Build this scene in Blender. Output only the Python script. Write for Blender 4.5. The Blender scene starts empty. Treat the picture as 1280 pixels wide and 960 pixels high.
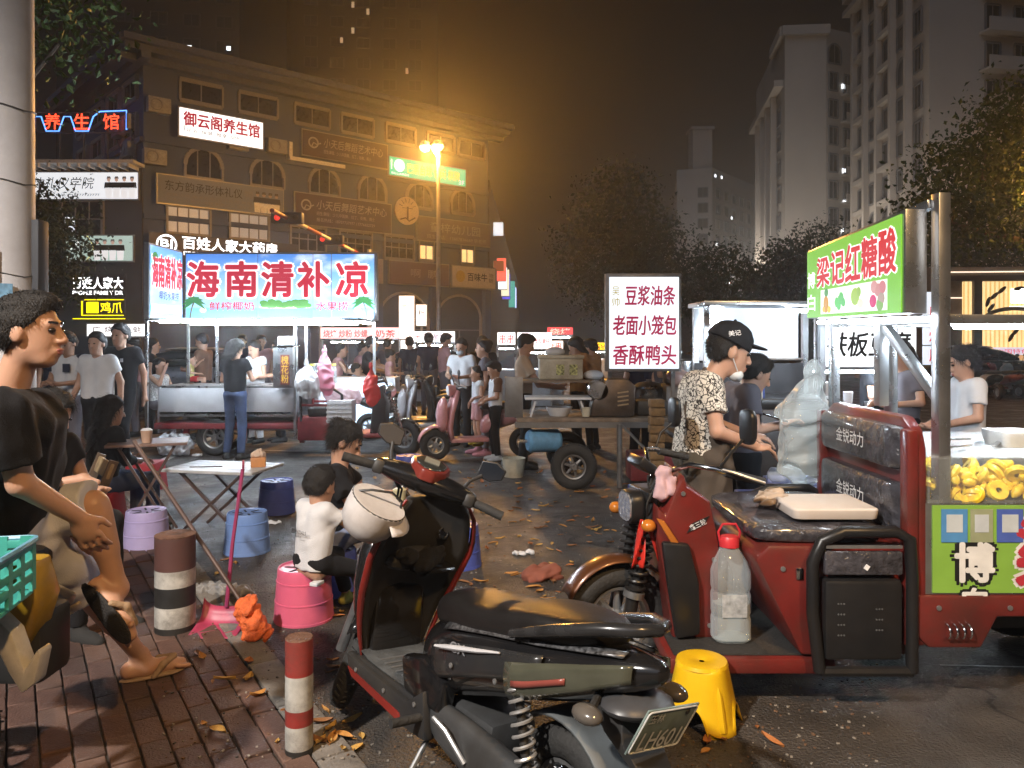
import bpy, bmesh, math, random
import numpy as np
from mathutils import Vector, Matrix
R = math.radians
random.seed(7)
SC = bpy.context.scene
COL = SC.collection
# ------------------------------------------------------------------ camera
CAM_H, F_PX, HOR = 1.6, 960.0, 425.0          # eye height, focal length and horizon row of the 1280x960 photograph
cam_d = bpy.data.cameras.new('camera'); cam = bpy.data.objects.new('camera', cam_d); COL.objects.link(cam)
cam.location = (0, 0, CAM_H); cam.rotation_euler = (R(90), 0, 0)
cam_d.sensor_width = 36; cam_d.lens = 36 * F_PX / 1280; cam_d.shift_y = (HOR - 480) / 1280
cam_d.clip_start = 0.05; cam_d.clip_end = 2000
SC.camera = cam
# ------------------------------------------------------------------ night sky, added dim fill sun, exposure
W = bpy.data.worlds.new('World'); SC.world = W; W.use_nodes = True
nt = W.node_tree; bg = nt.nodes['Background']
sky = nt.nodes.new('ShaderNodeTexSky'); sky.sky_type = 'NISHITA'; sky.sun_disc = False
sky.sun_elevation = R(-10); sky.sun_rotation = R(200); sky.air_density = 1.0; sky.dust_density = 4.0
mixw = nt.nodes.new('ShaderNodeMix'); mixw.data_type = 'RGBA'; mixw.blend_type = 'ADD'; mixw.inputs[0].default_value = 1
mixw.inputs[7].default_value = (0.03, 0.028, 0.036, 1)      # town glow on the night air
nt.links.new(sky.outputs[0], mixw.inputs[6]); nt.links.new(mixw.outputs[2], bg.inputs[0]); bg.inputs[1].default_value = 0.05
sun_d = bpy.data.lights.new('fill_sun', 'SUN'); sun_d.energy = SUN_E = 0.2; sun_d.angle = R(50); sun_d.color = (0.62, 0.76, 1.0)  # added bluish fill with no such source in view, lifts walls and ground
sun = bpy.data.objects.new('fill_sun', sun_d); COL.objects.link(sun); sun.rotation_euler = (R(52), 0, R(-28))
vs = SC.view_settings; vs.view_transform = 'Standard'; vs.look = 'None'; vs.gamma = 1; vs.exposure = 0.45; vs.use_curve_mapping = False
cy = SC.cycles
SC.render.engine = 'CYCLES'
cy.max_bounces = 5; cy.diffuse_bounces = 2; cy.glossy_bounces = 3; cy.transmission_bounces = 4; cy.transparent_max_bounces = 12
cy.volume_bounces = 0; cy.sample_clamp_indirect = 2.0; cy.sample_clamp_direct = 0; cy.use_denoising = True
cy.caustics_reflective = False; cy.caustics_refractive = False; cy.use_light_tree = True

def G(px, py, z=0.0):                       # point of the level z seen at a pixel of the photograph
    d = (CAM_H - z) * F_PX / (py - HOR)
    return Vector(((px - 640) / F_PX * d, d, z))
def P(px, py, d):                           # point at depth d seen at a pixel
    return Vector(((px - 640) / F_PX * d, d, CAM_H - (py - HOR) / F_PX * d))

# ------------------------------------------------------------------ materials
MATS = {}
def srgb(c):
    if isinstance(c, str):
        c = tuple(int(c[i:i + 2], 16) / 255 for i in (0, 2, 4))
        return tuple((x / 12.92 if x <= 0.04045 else ((x + 0.055) / 1.055) ** 2.4) for x in c)
    return c
def mat(name, col, rough=0.5, metal=0.0, var=0.12, scale=12.0, bump=0.0, bscale=60.0, coat=0.0, spec=0.5, dirt=0.0, dirtcol=(0.03, 0.024, 0.018), trans=0.0, alpha=1.0, ior=1.45, sheen=0.0):
    """a Principled material: base colour broken up by noise, optional grime, fine relief"""
    if name in MATS: return MATS[name]
    m = bpy.data.materials.new(name); m.use_nodes = True; t = m.node_tree; b = t.nodes['Principled BSDF']
    col = srgb(col)
    b.inputs['Roughness'].default_value = rough; b.inputs['Metallic'].default_value = metal
    b.inputs['Coat Weight'].default_value = coat; b.inputs['Coat Roughness'].default_value = 0.08
    b.inputs['Specular IOR Level'].default_value = spec; b.inputs['Transmission Weight'].default_value = trans
    b.inputs['Alpha'].default_value = alpha; b.inputs['IOR'].default_value = ior; b.inputs['Sheen Weight'].default_value = sheen
    tc = t.nodes.new('ShaderNodeTexCoord')
    n = t.nodes.new('ShaderNodeTexNoise'); n.inputs['Scale'].default_value = scale; n.inputs['Detail'].default_value = 6
    t.links.new(tc.outputs['Object'], n.inputs['Vector'])
    r = t.nodes.new('ShaderNodeValToRGB'); t.links.new(n.outputs[0], r.inputs[0])
    r.color_ramp.elements[0].position = 0.3; r.color_ramp.elements[1].position = 0.7
    r.color_ramp.elements[0].color = (*[x * (1 - var) for x in col], 1); r.color_ramp.elements[1].color = (*[min(1, x * (1 + var)) for x in col], 1)
    out = r.outputs[0]
    if dirt > 0:
        n2 = t.nodes.new('ShaderNodeTexNoise'); n2.inputs['Scale'].default_value = scale * 0.35; n2.inputs['Detail'].default_value = 9; n2.inputs['Roughness'].default_value = 0.7
        t.links.new(tc.outputs['Object'], n2.inputs['Vector'])
        r2 = t.nodes.new('ShaderNodeValToRGB'); r2.color_ramp.elements[0].position = 0.42; r2.color_ramp.elements[1].position = 0.68
        r2.color_ramp.elements[1].color = (dirt, dirt, dirt, 1); t.links.new(n2.outputs[0], r2.inputs[0])
        mx = t.nodes.new('ShaderNodeMix'); mx.data_type = 'RGBA'; t.links.new(r2.outputs[0], mx.inputs[0]); t.links.new(out, mx.inputs[6]); mx.inputs[7].default_value = (*dirtcol, 1)
        out = mx.outputs[2]
    t.links.new(out, b.inputs['Base Color'])
    rr = t.nodes.new('ShaderNodeMapRange'); rr.inputs[3].default_value = max(0.02, rough - 0.1); rr.inputs[4].default_value = min(1, rough + 0.12)
    t.links.new(n.outputs[0], rr.inputs[0]); t.links.new(rr.outputs[0], b.inputs['Roughness'])
    if bump > 0:
        n3 = t.nodes.new('ShaderNodeTexNoise'); n3.inputs['Scale'].default_value = bscale; n3.inputs['Detail'].default_value = 4
        t.links.new(tc.outputs['Object'], n3.inputs['Vector'])
        bp = t.nodes.new('ShaderNodeBump'); bp.inputs['Strength'].default_value = bump; bp.inputs['Distance'].default_value = 0.02
        t.links.new(n3.outputs[0], bp.inputs['Height']); t.links.new(bp.outputs[0], b.inputs['Normal'])
    MATS[name] = m; return m
def glow(name, col, strength, sample=True, base=None):
    """a surface that gives off light: lit box, tube, lamp, screen, lit window"""
    if name in MATS: return MATS[name]
    m = bpy.data.materials.new(name); m.use_nodes = True; b = m.node_tree.nodes['Principled BSDF']
    col = srgb(col)
    b.inputs['Base Color'].default_value = (*(base or [x * 0.6 for x in col]), 1); b.inputs['Roughness'].default_value = 0.4
    b.inputs['Emission Color'].default_value = (*col, 1); b.inputs['Emission Strength'].default_value = strength * 0.74
    m.cycles.emission_sampling = 'AUTO' if sample else 'NONE'
    MATS[name] = m; return m
def glass(name, col=(0.9, 0.95, 0.95), rough=0.03, alpha=0.22):
    if name in MATS: return MATS[name]
    m = bpy.data.materials.new(name); m.use_nodes = True; t = m.node_tree
    for n in list(t.nodes): t.nodes.remove(n)
    o = t.nodes.new('ShaderNodeOutputMaterial'); mx = t.nodes.new('ShaderNodeMixShader'); tr = t.nodes.new('ShaderNodeBsdfTransparent'); b = t.nodes.new('ShaderNodeBsdfPrincipled')
    tr.inputs[0].default_value = (*col, 1); b.inputs['Base Color'].default_value = (*col, 1); b.inputs['Roughness'].default_value = rough
    lw = t.nodes.new('ShaderNodeLayerWeight'); lw.inputs[0].default_value = 0.5; fr = t.nodes.new('ShaderNodeMath'); fr.operation = 'POWER'; fr.inputs[1].default_value = 3.5; t.links.new(lw.outputs['Facing'], fr.inputs[0])
    ad = t.nodes.new('ShaderNodeMath'); ad.operation = 'ADD'; ad.use_clamp = True; ad.inputs[1].default_value = alpha
    f2 = t.nodes.new('ShaderNodeMath'); f2.operation = 'MULTIPLY_ADD'; f2.inputs[1].default_value = 0.7; f2.inputs[2].default_value = 0.03; t.links.new(fr.outputs[0], f2.inputs[0]); t.links.new(f2.outputs[0], ad.inputs[0]); t.links.new(ad.outputs[0], mx.inputs[0]); t.links.new(tr.outputs[0], mx.inputs[1]); t.links.new(b.outputs[0], mx.inputs[2]); t.links.new(mx.outputs[0], o.inputs[0])
    MATS[name] = m; return m

# ------------------------------------------------------------------ objects
def thing(name, label, cat, loc=(0, 0, 0), rz=0.0, group=None, rx=0.0, ry=0.0, s=1.0):
    o = bpy.data.objects.new(name, None); COL.objects.link(o); o.empty_display_size = 0.1
    o.location = loc; o.rotation_euler = (rx, ry, rz); o.scale = (s, s, s)
    return tag(o, label, cat, group)
def tag(o, label=None, cat=None, group=None, kind=None):
    if label: o['label'] = label
    if cat: o['category'] = cat
    if group: o['group'] = group
    if kind: o['kind'] = kind
    return o
def link(name, me, parent=None, loc=None, rot=None):
    o = bpy.data.objects.new(name, me); COL.objects.link(o)
    if parent is not None: o.parent = parent
    if loc is not None: o.location = loc
    if rot is not None: o.rotation_euler = rot
    return o
def copy_tree(o, parent=None, loc=None, rz=None):
    c = o.copy(); COL.objects.link(c); c.parent = parent
    if loc is not None: c.location = loc
    if rz is not None: c.rotation_euler = (o.rotation_euler[0], o.rotation_euler[1], rz)
    for ch in list(o.children): copy_tree(ch, c)
    return c

class MB:
    """collects shapes into one mesh"""
    def __init__(s): s.v = []; s.f = []; s.m = []; s.cur = 0
    def mi(s, i): s.cur = i; return s
    def add(s, vs, fs):
        n = len(s.v); s.v += [tuple(p) for p in vs]; s.f += [tuple(i + n for i in f) for f in fs]; s.m += [s.cur] * len(fs); return s
    def box(s, c, d, rot=None, taper=1.0):
        x, y, z = d[0] / 2, d[1] / 2, d[2] / 2; q = []
        for k in (-1, 1):
            t = taper if k > 0 else 1.0
            for a, b in ((-1, -1), (1, -1), (1, 1), (-1, 1)): q.append(Vector((a * x * t, b * y * t, k * z)))
        if rot is not None:
            M = rot if isinstance(rot, Matrix) else Matrix.Rotation(rot, 3, 'Z'); q = [M @ p for p in q]
        c = Vector(c)
        return s.add([p + c for p in q], [(3, 2, 1, 0), (4, 5, 6, 7), (0, 1, 5, 4), (1, 2, 6, 5), (2, 3, 7, 6), (3, 0, 4, 7)])
    def bar(s, a, b, w, h=None):                                  # square bar between two points
        a, b = Vector(a), Vector(b); h = h or w; d = b - a; L = d.length
        M = d.to_track_quat('Z', 'Y').to_matrix()
        return s.box((a + b) / 2, (w, h, L), M)
    def frame(s, a, b):
        d = (Vector(b) - Vector(a)).normalized(); u = d.orthogonal().normalized(); return u, d.cross(u)
    def cyl(s, a, b, r, r2=None, n=12, cap=True):
        r2 = r if r2 is None else r2; a, b = Vector(a), Vector(b); u, w = s.frame(a, b); q = []
        for c, rr in ((a, r), (b, r2)):
            for i in range(n): t = 2 * math.pi * i / n; q.append(c + u * (math.cos(t) * rr) + w * (math.sin(t) * rr))
        fs = [(i, (i + 1) % n, n + (i + 1) % n, n + i) for i in range(n)]
        if cap: fs += [tuple(range(n - 1, -1, -1)), tuple(range(n, 2 * n))]
        return s.add(q, fs)
    def tube(s, pts, r, n=8, closed=False, cap=True):
        pts = [Vector(p) for p in pts]; N = len(pts); q = []
        rs = r if isinstance(r, (list, tuple)) else [r] * N
        u = None
        for i, p in enumerate(pts):
            t = (pts[(i + 1) % N] - pts[i - 1]) if closed else (pts[min(i + 1, N - 1)] - pts[max(i - 1, 0)])
            t = t.normalized() if t.length > 1e-9 else Vector((0, 0, 1))
            u = t.orthogonal() if u is None else (u - t * u.dot(t))
            if u.length < 1e-6: u = t.orthogonal()
            u.normalize(); w = t.cross(u)
            for k in range(n): a = 2 * math.pi * k / n; q.append(p + u * (math.cos(a) * rs[i]) + w * (math.sin(a) * rs[i]))
        fs = []
        for i in range(N if closed else N - 1):
            j = (i + 1) % N
            for k in range(n): fs.append((i * n + k, i * n + (k + 1) % n, j * n + (k + 1) % n, j * n + k))
        if cap and not closed: fs += [tuple(range(n - 1, -1, -1)), tuple(range((N - 1) * n, N * n))]
        return s.add(q, fs)
    def lathe(s, prof, o=(0, 0, 0), axis=(0, 0, 1), n=24, cap=True):
        o = Vector(o); ax = Vector(axis).normalized(); u = ax.orthogonal().normalized(); w = ax.cross(u); q = []; N = len(prof)
        for r, z in prof:
            for k in range(n): a = 2 * math.pi * k / n; q.append(o + ax * z + u * (math.cos(a) * r) + w * (math.sin(a) * r))
        fs = [(i * n + k, i * n + (k + 1) % n, (i + 1) * n + (k + 1) % n, (i + 1) * n + k) for i in range(N - 1) for k in range(n)]
        if cap:
            if prof[0][0] > 1e-5: fs.append(tuple(range(n - 1, -1, -1)))
            if prof[-1][0] > 1e-5: fs.append(tuple(range((N - 1) * n, N * n)))
        return s.add(q, fs)
    def torus(s, c, axis, R0, r, n=28, k=10, sq=1.0):
        c = Vector(c); ax = Vector(axis).normalized(); u = ax.orthogonal().normalized(); w = ax.cross(u); q = []
        for i in range(n):
            a = 2 * math.pi * i / n; d = u * math.cos(a) + w * math.sin(a)
            for j in range(k): b = 2 * math.pi * j / k; q.append(c + d * (R0 + r * math.cos(b)) + ax * (r * sq * math.sin(b)))
        return s.add(q, [(i * k + j, ((i + 1) % n) * k + j, ((i + 1) % n) * k + (j + 1) % k, i * k + (j + 1) % k) for i in range(n) for j in range(k)])
    def prism(s, poly, y0, y1, fn=None):                          # polygon in local (x,z) pulled along y; fn maps points
        fn = fn or (lambda p: p); n = len(poly)
        q = [fn(Vector((a, y0, b))) for a, b in poly] + [fn(Vector((a, y1, b))) for a, b in poly]
        return s.add(q, [tuple(range(n)), tuple(range(2 * n - 1, n - 1, -1))] + [(i, n + i, n + (i + 1) % n, (i + 1) % n) for i in range(n)])
    def loft(s, rings, cap=True, closed=True):
        n = len(rings[0]); q = [Vector(p) for r in rings for p in r]; fs = []
        for i in range(len(rings) - 1):
            for k in range(n if closed else n - 1): fs.append((i * n + k, i * n + (k + 1) % n, (i + 1) * n + (k + 1) % n, (i + 1) * n + k))
        if cap and closed: fs += [tuple(range(n - 1, -1, -1)), tuple(range((len(rings) - 1) * n, len(rings) * n))]
        return s.add(q, fs)
    def ell(s, c, r, n=16, k=10, M=None):
        r = (r, r, r) if isinstance(r, (int, float)) else r; c = Vector(c); q = []
        for i in range(k + 1):
            t = math.pi * i / k
            for j in range(n):
                a = 2 * math.pi * j / n; p = Vector((r[0] * math.sin(t) * math.cos(a), r[1] * math.sin(t) * math.sin(a), -r[2] * math.cos(t)))
                q.append(c + (M @ p if M is not None else p))
        return s.add(q, [(i * n + j, i * n + (j + 1) % n, (i + 1) * n + (j + 1) % n, (i + 1) * n + j) for i in range(k) for j in range(n)])
    def sheet(s, fn, nu, nv):                                     # fn(u,v) -> point
        q = [fn(i / nu, j / nv) for i in range(nu + 1) for j in range(nv + 1)]; w = nv + 1
        return s.add(q, [(i * w + j, (i + 1) * w + j, (i + 1) * w + j + 1, i * w + j + 1) for i in range(nu) for j in range(nv)])
    def mesh(s, name, mats, bevel=0.0, seg=2, smooth=True, ang=38, fixn=True, merge=False):
        me = bpy.data.meshes.new(name); me.from_pydata(s.v, [], s.f)
        for m in (mats if isinstance(mats, (list, tuple)) else [mats]): me.materials.append(m)
        if len(me.polygons) == len(s.m): me.polygons.foreach_set('material_index', s.m)
        if bevel > 0 or fixn or merge:
            bm = bmesh.new(); bm.from_mesh(me)
            if merge: bmesh.ops.remove_doubles(bm, verts=bm.verts, dist=1e-5)
            if fixn: bmesh.ops.recalc_face_normals(bm, faces=bm.faces)
            if bevel > 0:
                es = [e for e in bm.edges if len(e.link_faces) == 2 and e.calc_face_angle(0) > R(32)]
                bmesh.ops.bevel(bm, geom=es, offset=bevel, segments=seg, affect='EDGES', profile=0.5, clamp_overlap=True)
            bm.to_mesh(me); bm.free()
        if smooth and len(me.polygons):
            me.polygons.foreach_set('use_smooth', [True] * len(me.polygons)); me.set_sharp_from_angle(angle=R(ang))
        return me
    def build(s, name, mats, parent=None, bevel=0.0, sub=0, solid=0.0, loc=None, rot=None, **k):
        o = link(name, s.mesh(name, mats, bevel, **k), parent, loc, rot)
        if solid: md = o.modifiers.new('thickness', 'SOLIDIFY'); md.thickness = solid; md.offset = 0
        if sub: md = o.modifiers.new('smooth', 'SUBSURF'); md.levels = md.render_levels = sub
        return o
def rrect(w, h, r, n=4, cx=0, cy=0):                              # rounded rectangle outline
    p = []
    for (a, b, t) in ((1, 1, 0), (-1, 1, 90), (-1, -1, 180), (1, -1, 270)):
        for i in range(n + 1): q = R(t + 90 * i / n); p.append((cx + a * (w / 2 - r) + r * math.cos(q), cy + b * (h / 2 - r) + r * math.sin(q)))
    return p
def hosepts(a, b, sag=0.0, n=10, side=(0, 0, 0)):
    a, b = Vector(a), Vector(b); s = Vector(side)
    return [a.lerp(b, i / n) + (Vector((0, 0, -sag)) + s) * math.sin(math.pi * i / n) for i in range(n + 1)]

# ------------------------------------------------------------------ lettering (real flat letters)
TXT = {}
def text(name, body, m, parent, c, u, h, w=None, up=(0, 0, 1), off=0.0, depth=0.003, shear=0.0, spacing=1.0, out=0.0, align='CENTER'):
    """letters centred on c, reading along u, cap height about h, squeezed to width w"""
    cu = bpy.data.curves.new('t', 'FONT'); cu.body = body; cu.align_x = 'LEFT'; cu.size = 1.0; cu.offset = off if off < 0.0105 else 0.0; cu.shear = shear; cu.space_character = spacing
    cu.resolution_u = 3; cu.fill_mode = 'FRONT'
    ob = bpy.data.objects.new('t', cu); me = bpy.data.meshes.new_from_object(ob)
    bpy.data.objects.remove(ob); bpy.data.curves.remove(cu)
    n = len(me.vertices); co = np.empty(n * 3, np.float32); me.vertices.foreach_get('co', co); co = co.reshape(-1, 3)
    if n == 0: return None
    lo, hi = co.min(0), co.max(0); sz = np.maximum(hi - lo, 1e-6)
    sy = h / sz[1]; sx = sy if w is None else w / sz[0]
    u = Vector(u).normalized(); v = Vector(up).normalized(); nn = u.cross(v).normalized(); c = Vector(c) + nn * out
    ctr = (lo + hi) / 2
    x = (co[:, 0] - ctr[0]) * sx; y = (co[:, 1] - ctr[1]) * sy
    if align == 'LEFT': x = x + sz[0] * sx / 2
    q = np.outer(x, u) + np.outer(y, v) + np.array(c)
    if off >= 0.0105:                                             # bold: the letter repeated round a small circle
        rad = off * sy * 0.8; sh = [(0, 0)] + [(rad * math.cos(k * math.pi / 4), rad * math.sin(k * math.pi / 4)) for k in range(8)]
        fs = [tuple(p.vertices) for p in me.polygons]; vs_, f2 = [], []
        for i, (a, b) in enumerate(sh): f2 += [tuple(x + i * n for x in f) for f in fs]; vs_.append(q + np.array(u) * a + np.array(v) * b - np.array(nn) * (0.00012 * i))
        me = bpy.data.meshes.new(name); me.from_pydata(np.concatenate(vs_).tolist(), [], f2); me.materials.append(m); return link(name, me, parent)
    me.vertices.foreach_set('co', q.astype(np.float32).ravel()); me.materials.clear(); me.materials.append(m); me.name = name; me.update()
    return link(name, me, parent)

# ------------------------------------------------------------------ blended solids (bodies, cloth, bags): signed distances on a grid, skinned into one mesh
def _cap(p, a, b, ra, rb, flat):
    a = np.array(a); b = np.array(b); d = b - a; L2 = max(float(d @ d), 1e-12); t = ((p - a) @ d) / L2; tc = np.clip(t, 0, 1)
    q = np.linalg.norm(p - a - tc[..., None] * d, axis=-1) - (ra + (rb - ra) * tc)
    if flat & 1: q = np.maximum(q, (t - 1) * math.sqrt(L2))
    if flat & 2: q = np.maximum(q, -t * math.sqrt(L2))
    return q
def _ell(p, c, r, M):
    q = p - np.array(c)
    if M is not None: q = q @ M
    r = np.array(r); k0 = np.linalg.norm(q / r, axis=-1); k1 = np.linalg.norm(q / (r * r), axis=-1)
    return k0 * (k0 - 1) / np.maximum(k1, 1e-9)
def cap(a, b, ra, rb=None, k=0.02, flat=0, neg=False): return dict(t='c', a=tuple(a), b=tuple(b), ra=ra, rb=ra if rb is None else rb, k=k, flat=flat, neg=neg)
def ell(c, r, k=0.02, M=None, neg=False): return dict(t='e', c=tuple(c), r=tuple(r), k=k, M=M, neg=neg)
def half(c, n, k=0.0): return dict(t='h', c=tuple(c), n=tuple(n), k=k, neg=True)           # cut away what lies on the side n points to
def solid(prims, h, wr=0.0, ws=38.0, seed=0):
    lo = np.array([1e9] * 3); hi = -lo
    for p in prims:
        if p['neg']: continue
        if p['t'] == 'c': A = np.array([p['a'], p['b']]); r = max(p['ra'], p['rb'])
        else: A = np.array([p['c']]); r = max(p['r'])
        lo = np.minimum(lo, A.min(0) - r); hi = np.maximum(hi, A.max(0) + r)
    lo -= 3 * h; hi += 3 * h; n = np.ceil((hi - lo) / h).astype(int) + 1
    ax = [lo[i] + h * np.arange(n[i]) for i in range(3)]
    D = np.full(n, 0.5, np.float64)
    for p in prims:
        if p['t'] == 'h':
            g = (ax[0][:, None, None] - p['c'][0]) * p['n'][0] + (ax[1][None, :, None] - p['c'][1]) * p['n'][1] + (ax[2][None, None, :] - p['c'][2]) * p['n'][2]
            D = np.maximum(D, g); continue
        if p['t'] == 'c': A = np.array([p['a'], p['b']]); r = max(p['ra'], p['rb'])
        else: A = np.array([p['c']]); r = max(p['r'])
        m = r + 4 * h + p['k'] + 0.03
        i0 = np.clip(np.floor((A.min(0) - m - lo) / h).astype(int), 0, n); i1 = np.clip(np.ceil((A.max(0) + m - lo) / h).astype(int) + 1, 0, n)
        if (i1 <= i0).any(): continue
        g = np.stack(np.meshgrid(*[ax[i][i0[i]:i1[i]] for i in range(3)], indexing='ij'), -1)
        d = _cap(g, p['a'], p['b'], p['ra'], p['rb'], p['flat']) if p['t'] == 'c' else _ell(g, p['c'], p['r'], p['M'])
        s = (slice(i0[0], i1[0]), slice(i0[1], i1[1]), slice(i0[2], i1[2])); k = max(p['k'], 1e-6); E = D[s]
        if p['neg']:
            q = np.clip(0.5 - 0.5 * (E + d) / k, 0, 1); D[s] = E * (1 - q) - d * q + k * q * (1 - q)
        else:
            q = np.clip(0.5 + 0.5 * (E - d) / k, 0, 1); D[s] = E * (1 - q) + d * q - k * q * (1 - q)
    if wr > 0:
        rs = np.random.RandomState(seed); X, Y, Z = np.meshgrid(*ax, indexing='ij')
        for _ in range(4):
            v = rs.normal(size=3); v /= np.linalg.norm(v); f = ws * rs.uniform(0.6, 1.6); ph = rs.uniform(0, 6.28); v2 = rs.normal(size=3)
            D += wr * 0.5 * np.sin(f * (X * v[0] + Y * v[1] + Z * v[2]) + ph + 1.6 * np.sin(0.4 * f * (X * v2[0] + Y * v2[1] + Z * v2[2])))
    return nets(D, lo, h)
def nets(D, o, h):
    S = D < 0; nx, ny, nz = D.shape
    C = sum(S[a:nx - 1 + a, b:ny - 1 + b, c:nz - 1 + c].astype(np.int8) for a in (0, 1) for b in (0, 1) for c in (0, 1))
    I, J, K = np.nonzero((C > 0) & (C < 8)); idx = np.full(C.shape, -1, np.int64); idx[I, J, K] = np.arange(len(I))
    pos = np.zeros((len(I), 3)); cnt = np.zeros(len(I)); cs = [(a, b, c) for a in (0, 1) for b in (0, 1) for c in (0, 1)]
    for a in cs:
        for k in range(3):
            if a[k]: continue
            b = list(a); b[k] = 1
            da = D[I + a[0], J + a[1], K + a[2]]; db = D[I + b[0], J + b[1], K + b[2]]; x = (da < 0) != (db < 0)
            t = np.where(x, da / np.where(x, da - db, 1), 0); q = np.tile(np.array(a, float), (len(I), 1)); q[:, k] = t
            pos += q * x[:, None]; cnt += x
    pos = (np.stack([I, J, K], 1) + pos / cnt[:, None]) * h + o
    F = []
    for k in range(3):
        sl0 = [slice(1, -1)] * 3; sl1 = [slice(1, -1)] * 3; sl0[k] = slice(0, -1); sl1[k] = slice(1, None)
        s0, s1 = S[tuple(sl0)], S[tuple(sl1)]
        A = np.argwhere(s0 != s1)
        if not len(A): continue
        off = np.array([1, 1, 1]); off[k] = 0; A = A + off; fl = S[A[:, 0], A[:, 1], A[:, 2]]
        u, v = (k + 1) % 3, (k + 2) % 3; qs = []
        for (du, dv) in ((-1, -1), (0, -1), (0, 0), (-1, 0)):
            B = A.copy(); B[:, u] += du; B[:, v] += dv; qs.append(idx[B[:, 0], B[:, 1], B[:, 2]])
        q = np.stack(qs, 1); q[~fl] = q[~fl][:, ::-1]; F.append(q)
    F = np.concatenate(F) if F else np.zeros((0, 4), int)
    F = F[(F >= 0).all(1)]
    return pos, F
def npmesh(name, pos, F, m):
    me = bpy.data.meshes.new(name); nv, nf = len(pos), len(F)
    me.vertices.add(nv); me.vertices.foreach_set('co', pos.astype(np.float32).ravel())
    me.loops.add(nf * 4); me.loops.foreach_set('vertex_index', F.astype(np.int32).ravel())
    me.polygons.add(nf); me.polygons.foreach_set('loop_start', np.arange(0, nf * 4, 4, dtype=np.int32)); me.polygons.foreach_set('use_smooth', np.ones(nf, bool))
    me.update(calc_edges=True); me.materials.append(m); return me
def blob(name, prims, h, m, parent=None, wr=0.0, ws=38.0, seed=0):
    pos, F = solid(prims, h, wr, ws, seed); return link(name, npmesh(name, pos, F, m), parent)
# ================================================================== SETTING
def asphalt():
    m = mat('asphalt', (0.068, 0.057, 0.048), 0.62, var=0.35, scale=3.5, dirt=0.55, dirtcol=(0.028, 0.023, 0.02), bump=1.0, bscale=70)
    t = m.node_tree; b = t.nodes['Principled BSDF']; tc = t.nodes['Texture Coordinate']
    v = t.nodes.new('ShaderNodeTexVoronoi'); v.inputs['Scale'].default_value = 90; t.links.new(tc.outputs['Object'], v.inputs['Vector'])
    r = t.nodes.new('ShaderNodeValToRGB'); r.color_ramp.elements[0].position = 0.0; r.color_ramp.elements[0].color = (1, 1, 1, 1); r.color_ramp.elements[1].position = 0.16; r.color_ramp.elements[1].color = (0, 0, 0, 1)
    t.links.new(v.outputs['Distance'], r.inputs[0])
    mx = t.nodes.new('ShaderNodeMix'); mx.data_type = 'RGBA'; src = b.inputs['Base Color'].links[0].from_socket
    t.links.new(src, mx.inputs[6]); mx.inputs[7].default_value = (0.13, 0.115, 0.095, 1)
    mu = t.nodes.new('ShaderNodeMath'); mu.operation = 'MULTIPLY'; mu.inputs[1].default_value = 0.55; t.links.new(r.outputs[0], mu.inputs[0]); t.links.new(mu.outputs[0], mx.inputs[0]); t.links.new(mx.outputs[2], b.inputs['Base Color'])
    # damp patches: glossier where a broad noise says so
    n = t.nodes.new('ShaderNodeTexNoise'); n.inputs['Scale'].default_value = 2.2; n.inputs['Detail'].default_value = 9; n.inputs['Roughness'].default_value = 0.7; t.links.new(tc.outputs['Object'], n.inputs['Vector'])
    q = t.nodes.new('ShaderNodeMapRange'); q.inputs[1].default_value = 0.42; q.inputs[2].default_value = 0.66; q.inputs[3].default_value = 0.72; q.inputs[4].default_value = 0.3; t.links.new(n.outputs[0], q.inputs[0]); t.links.new(q.outputs[0], b.inputs['Roughness'])
    # cracks: warped cell edges
    nz = t.nodes.new('ShaderNodeTexNoise'); nz.inputs['Scale'].default_value = 1.7; nz.inputs['Detail'].default_value = 8; t.links.new(tc.outputs['Object'], nz.inputs['Vector'])
    mv = t.nodes.new('ShaderNodeMix'); mv.data_type = 'VECTOR'; mv.inputs[0].default_value = 0.35; t.links.new(tc.outputs['Object'], mv.inputs[4]); t.links.new(nz.outputs['Color'], mv.inputs[5])
    vc = t.nodes.new('ShaderNodeTexVoronoi'); vc.feature = 'DISTANCE_TO_EDGE'; vc.inputs['Scale'].default_value = 1.1; t.links.new(mv.outputs[1], vc.inputs['Vector'])
    cr = t.nodes.new('ShaderNodeValToRGB'); cr.color_ramp.elements[0].position = 0.004; cr.color_ramp.elements[0].color = (0.35, 0.35, 0.35, 1); cr.color_ramp.elements[1].position = 0.012; t.links.new(vc.outputs['Distance'], cr.inputs[0])
    mm = t.nodes.new('ShaderNodeMix'); mm.data_type = 'RGBA'; mm.blend_type = 'MULTIPLY'; mm.inputs[0].default_value = 1; t.links.new(mx.outputs[2], mm.inputs[6]); t.links.new(cr.outputs[0], mm.inputs[7]); t.links.new(mm.outputs[2], b.inputs['Base Color'])
    return m
o = MB().add([(-260, -60, 0), (260, -60, 0), (260, 420, 0), (-260, 420, 0)], [(0, 1, 2, 3)]).build('road', asphalt()); tag(o, kind='structure')
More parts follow.
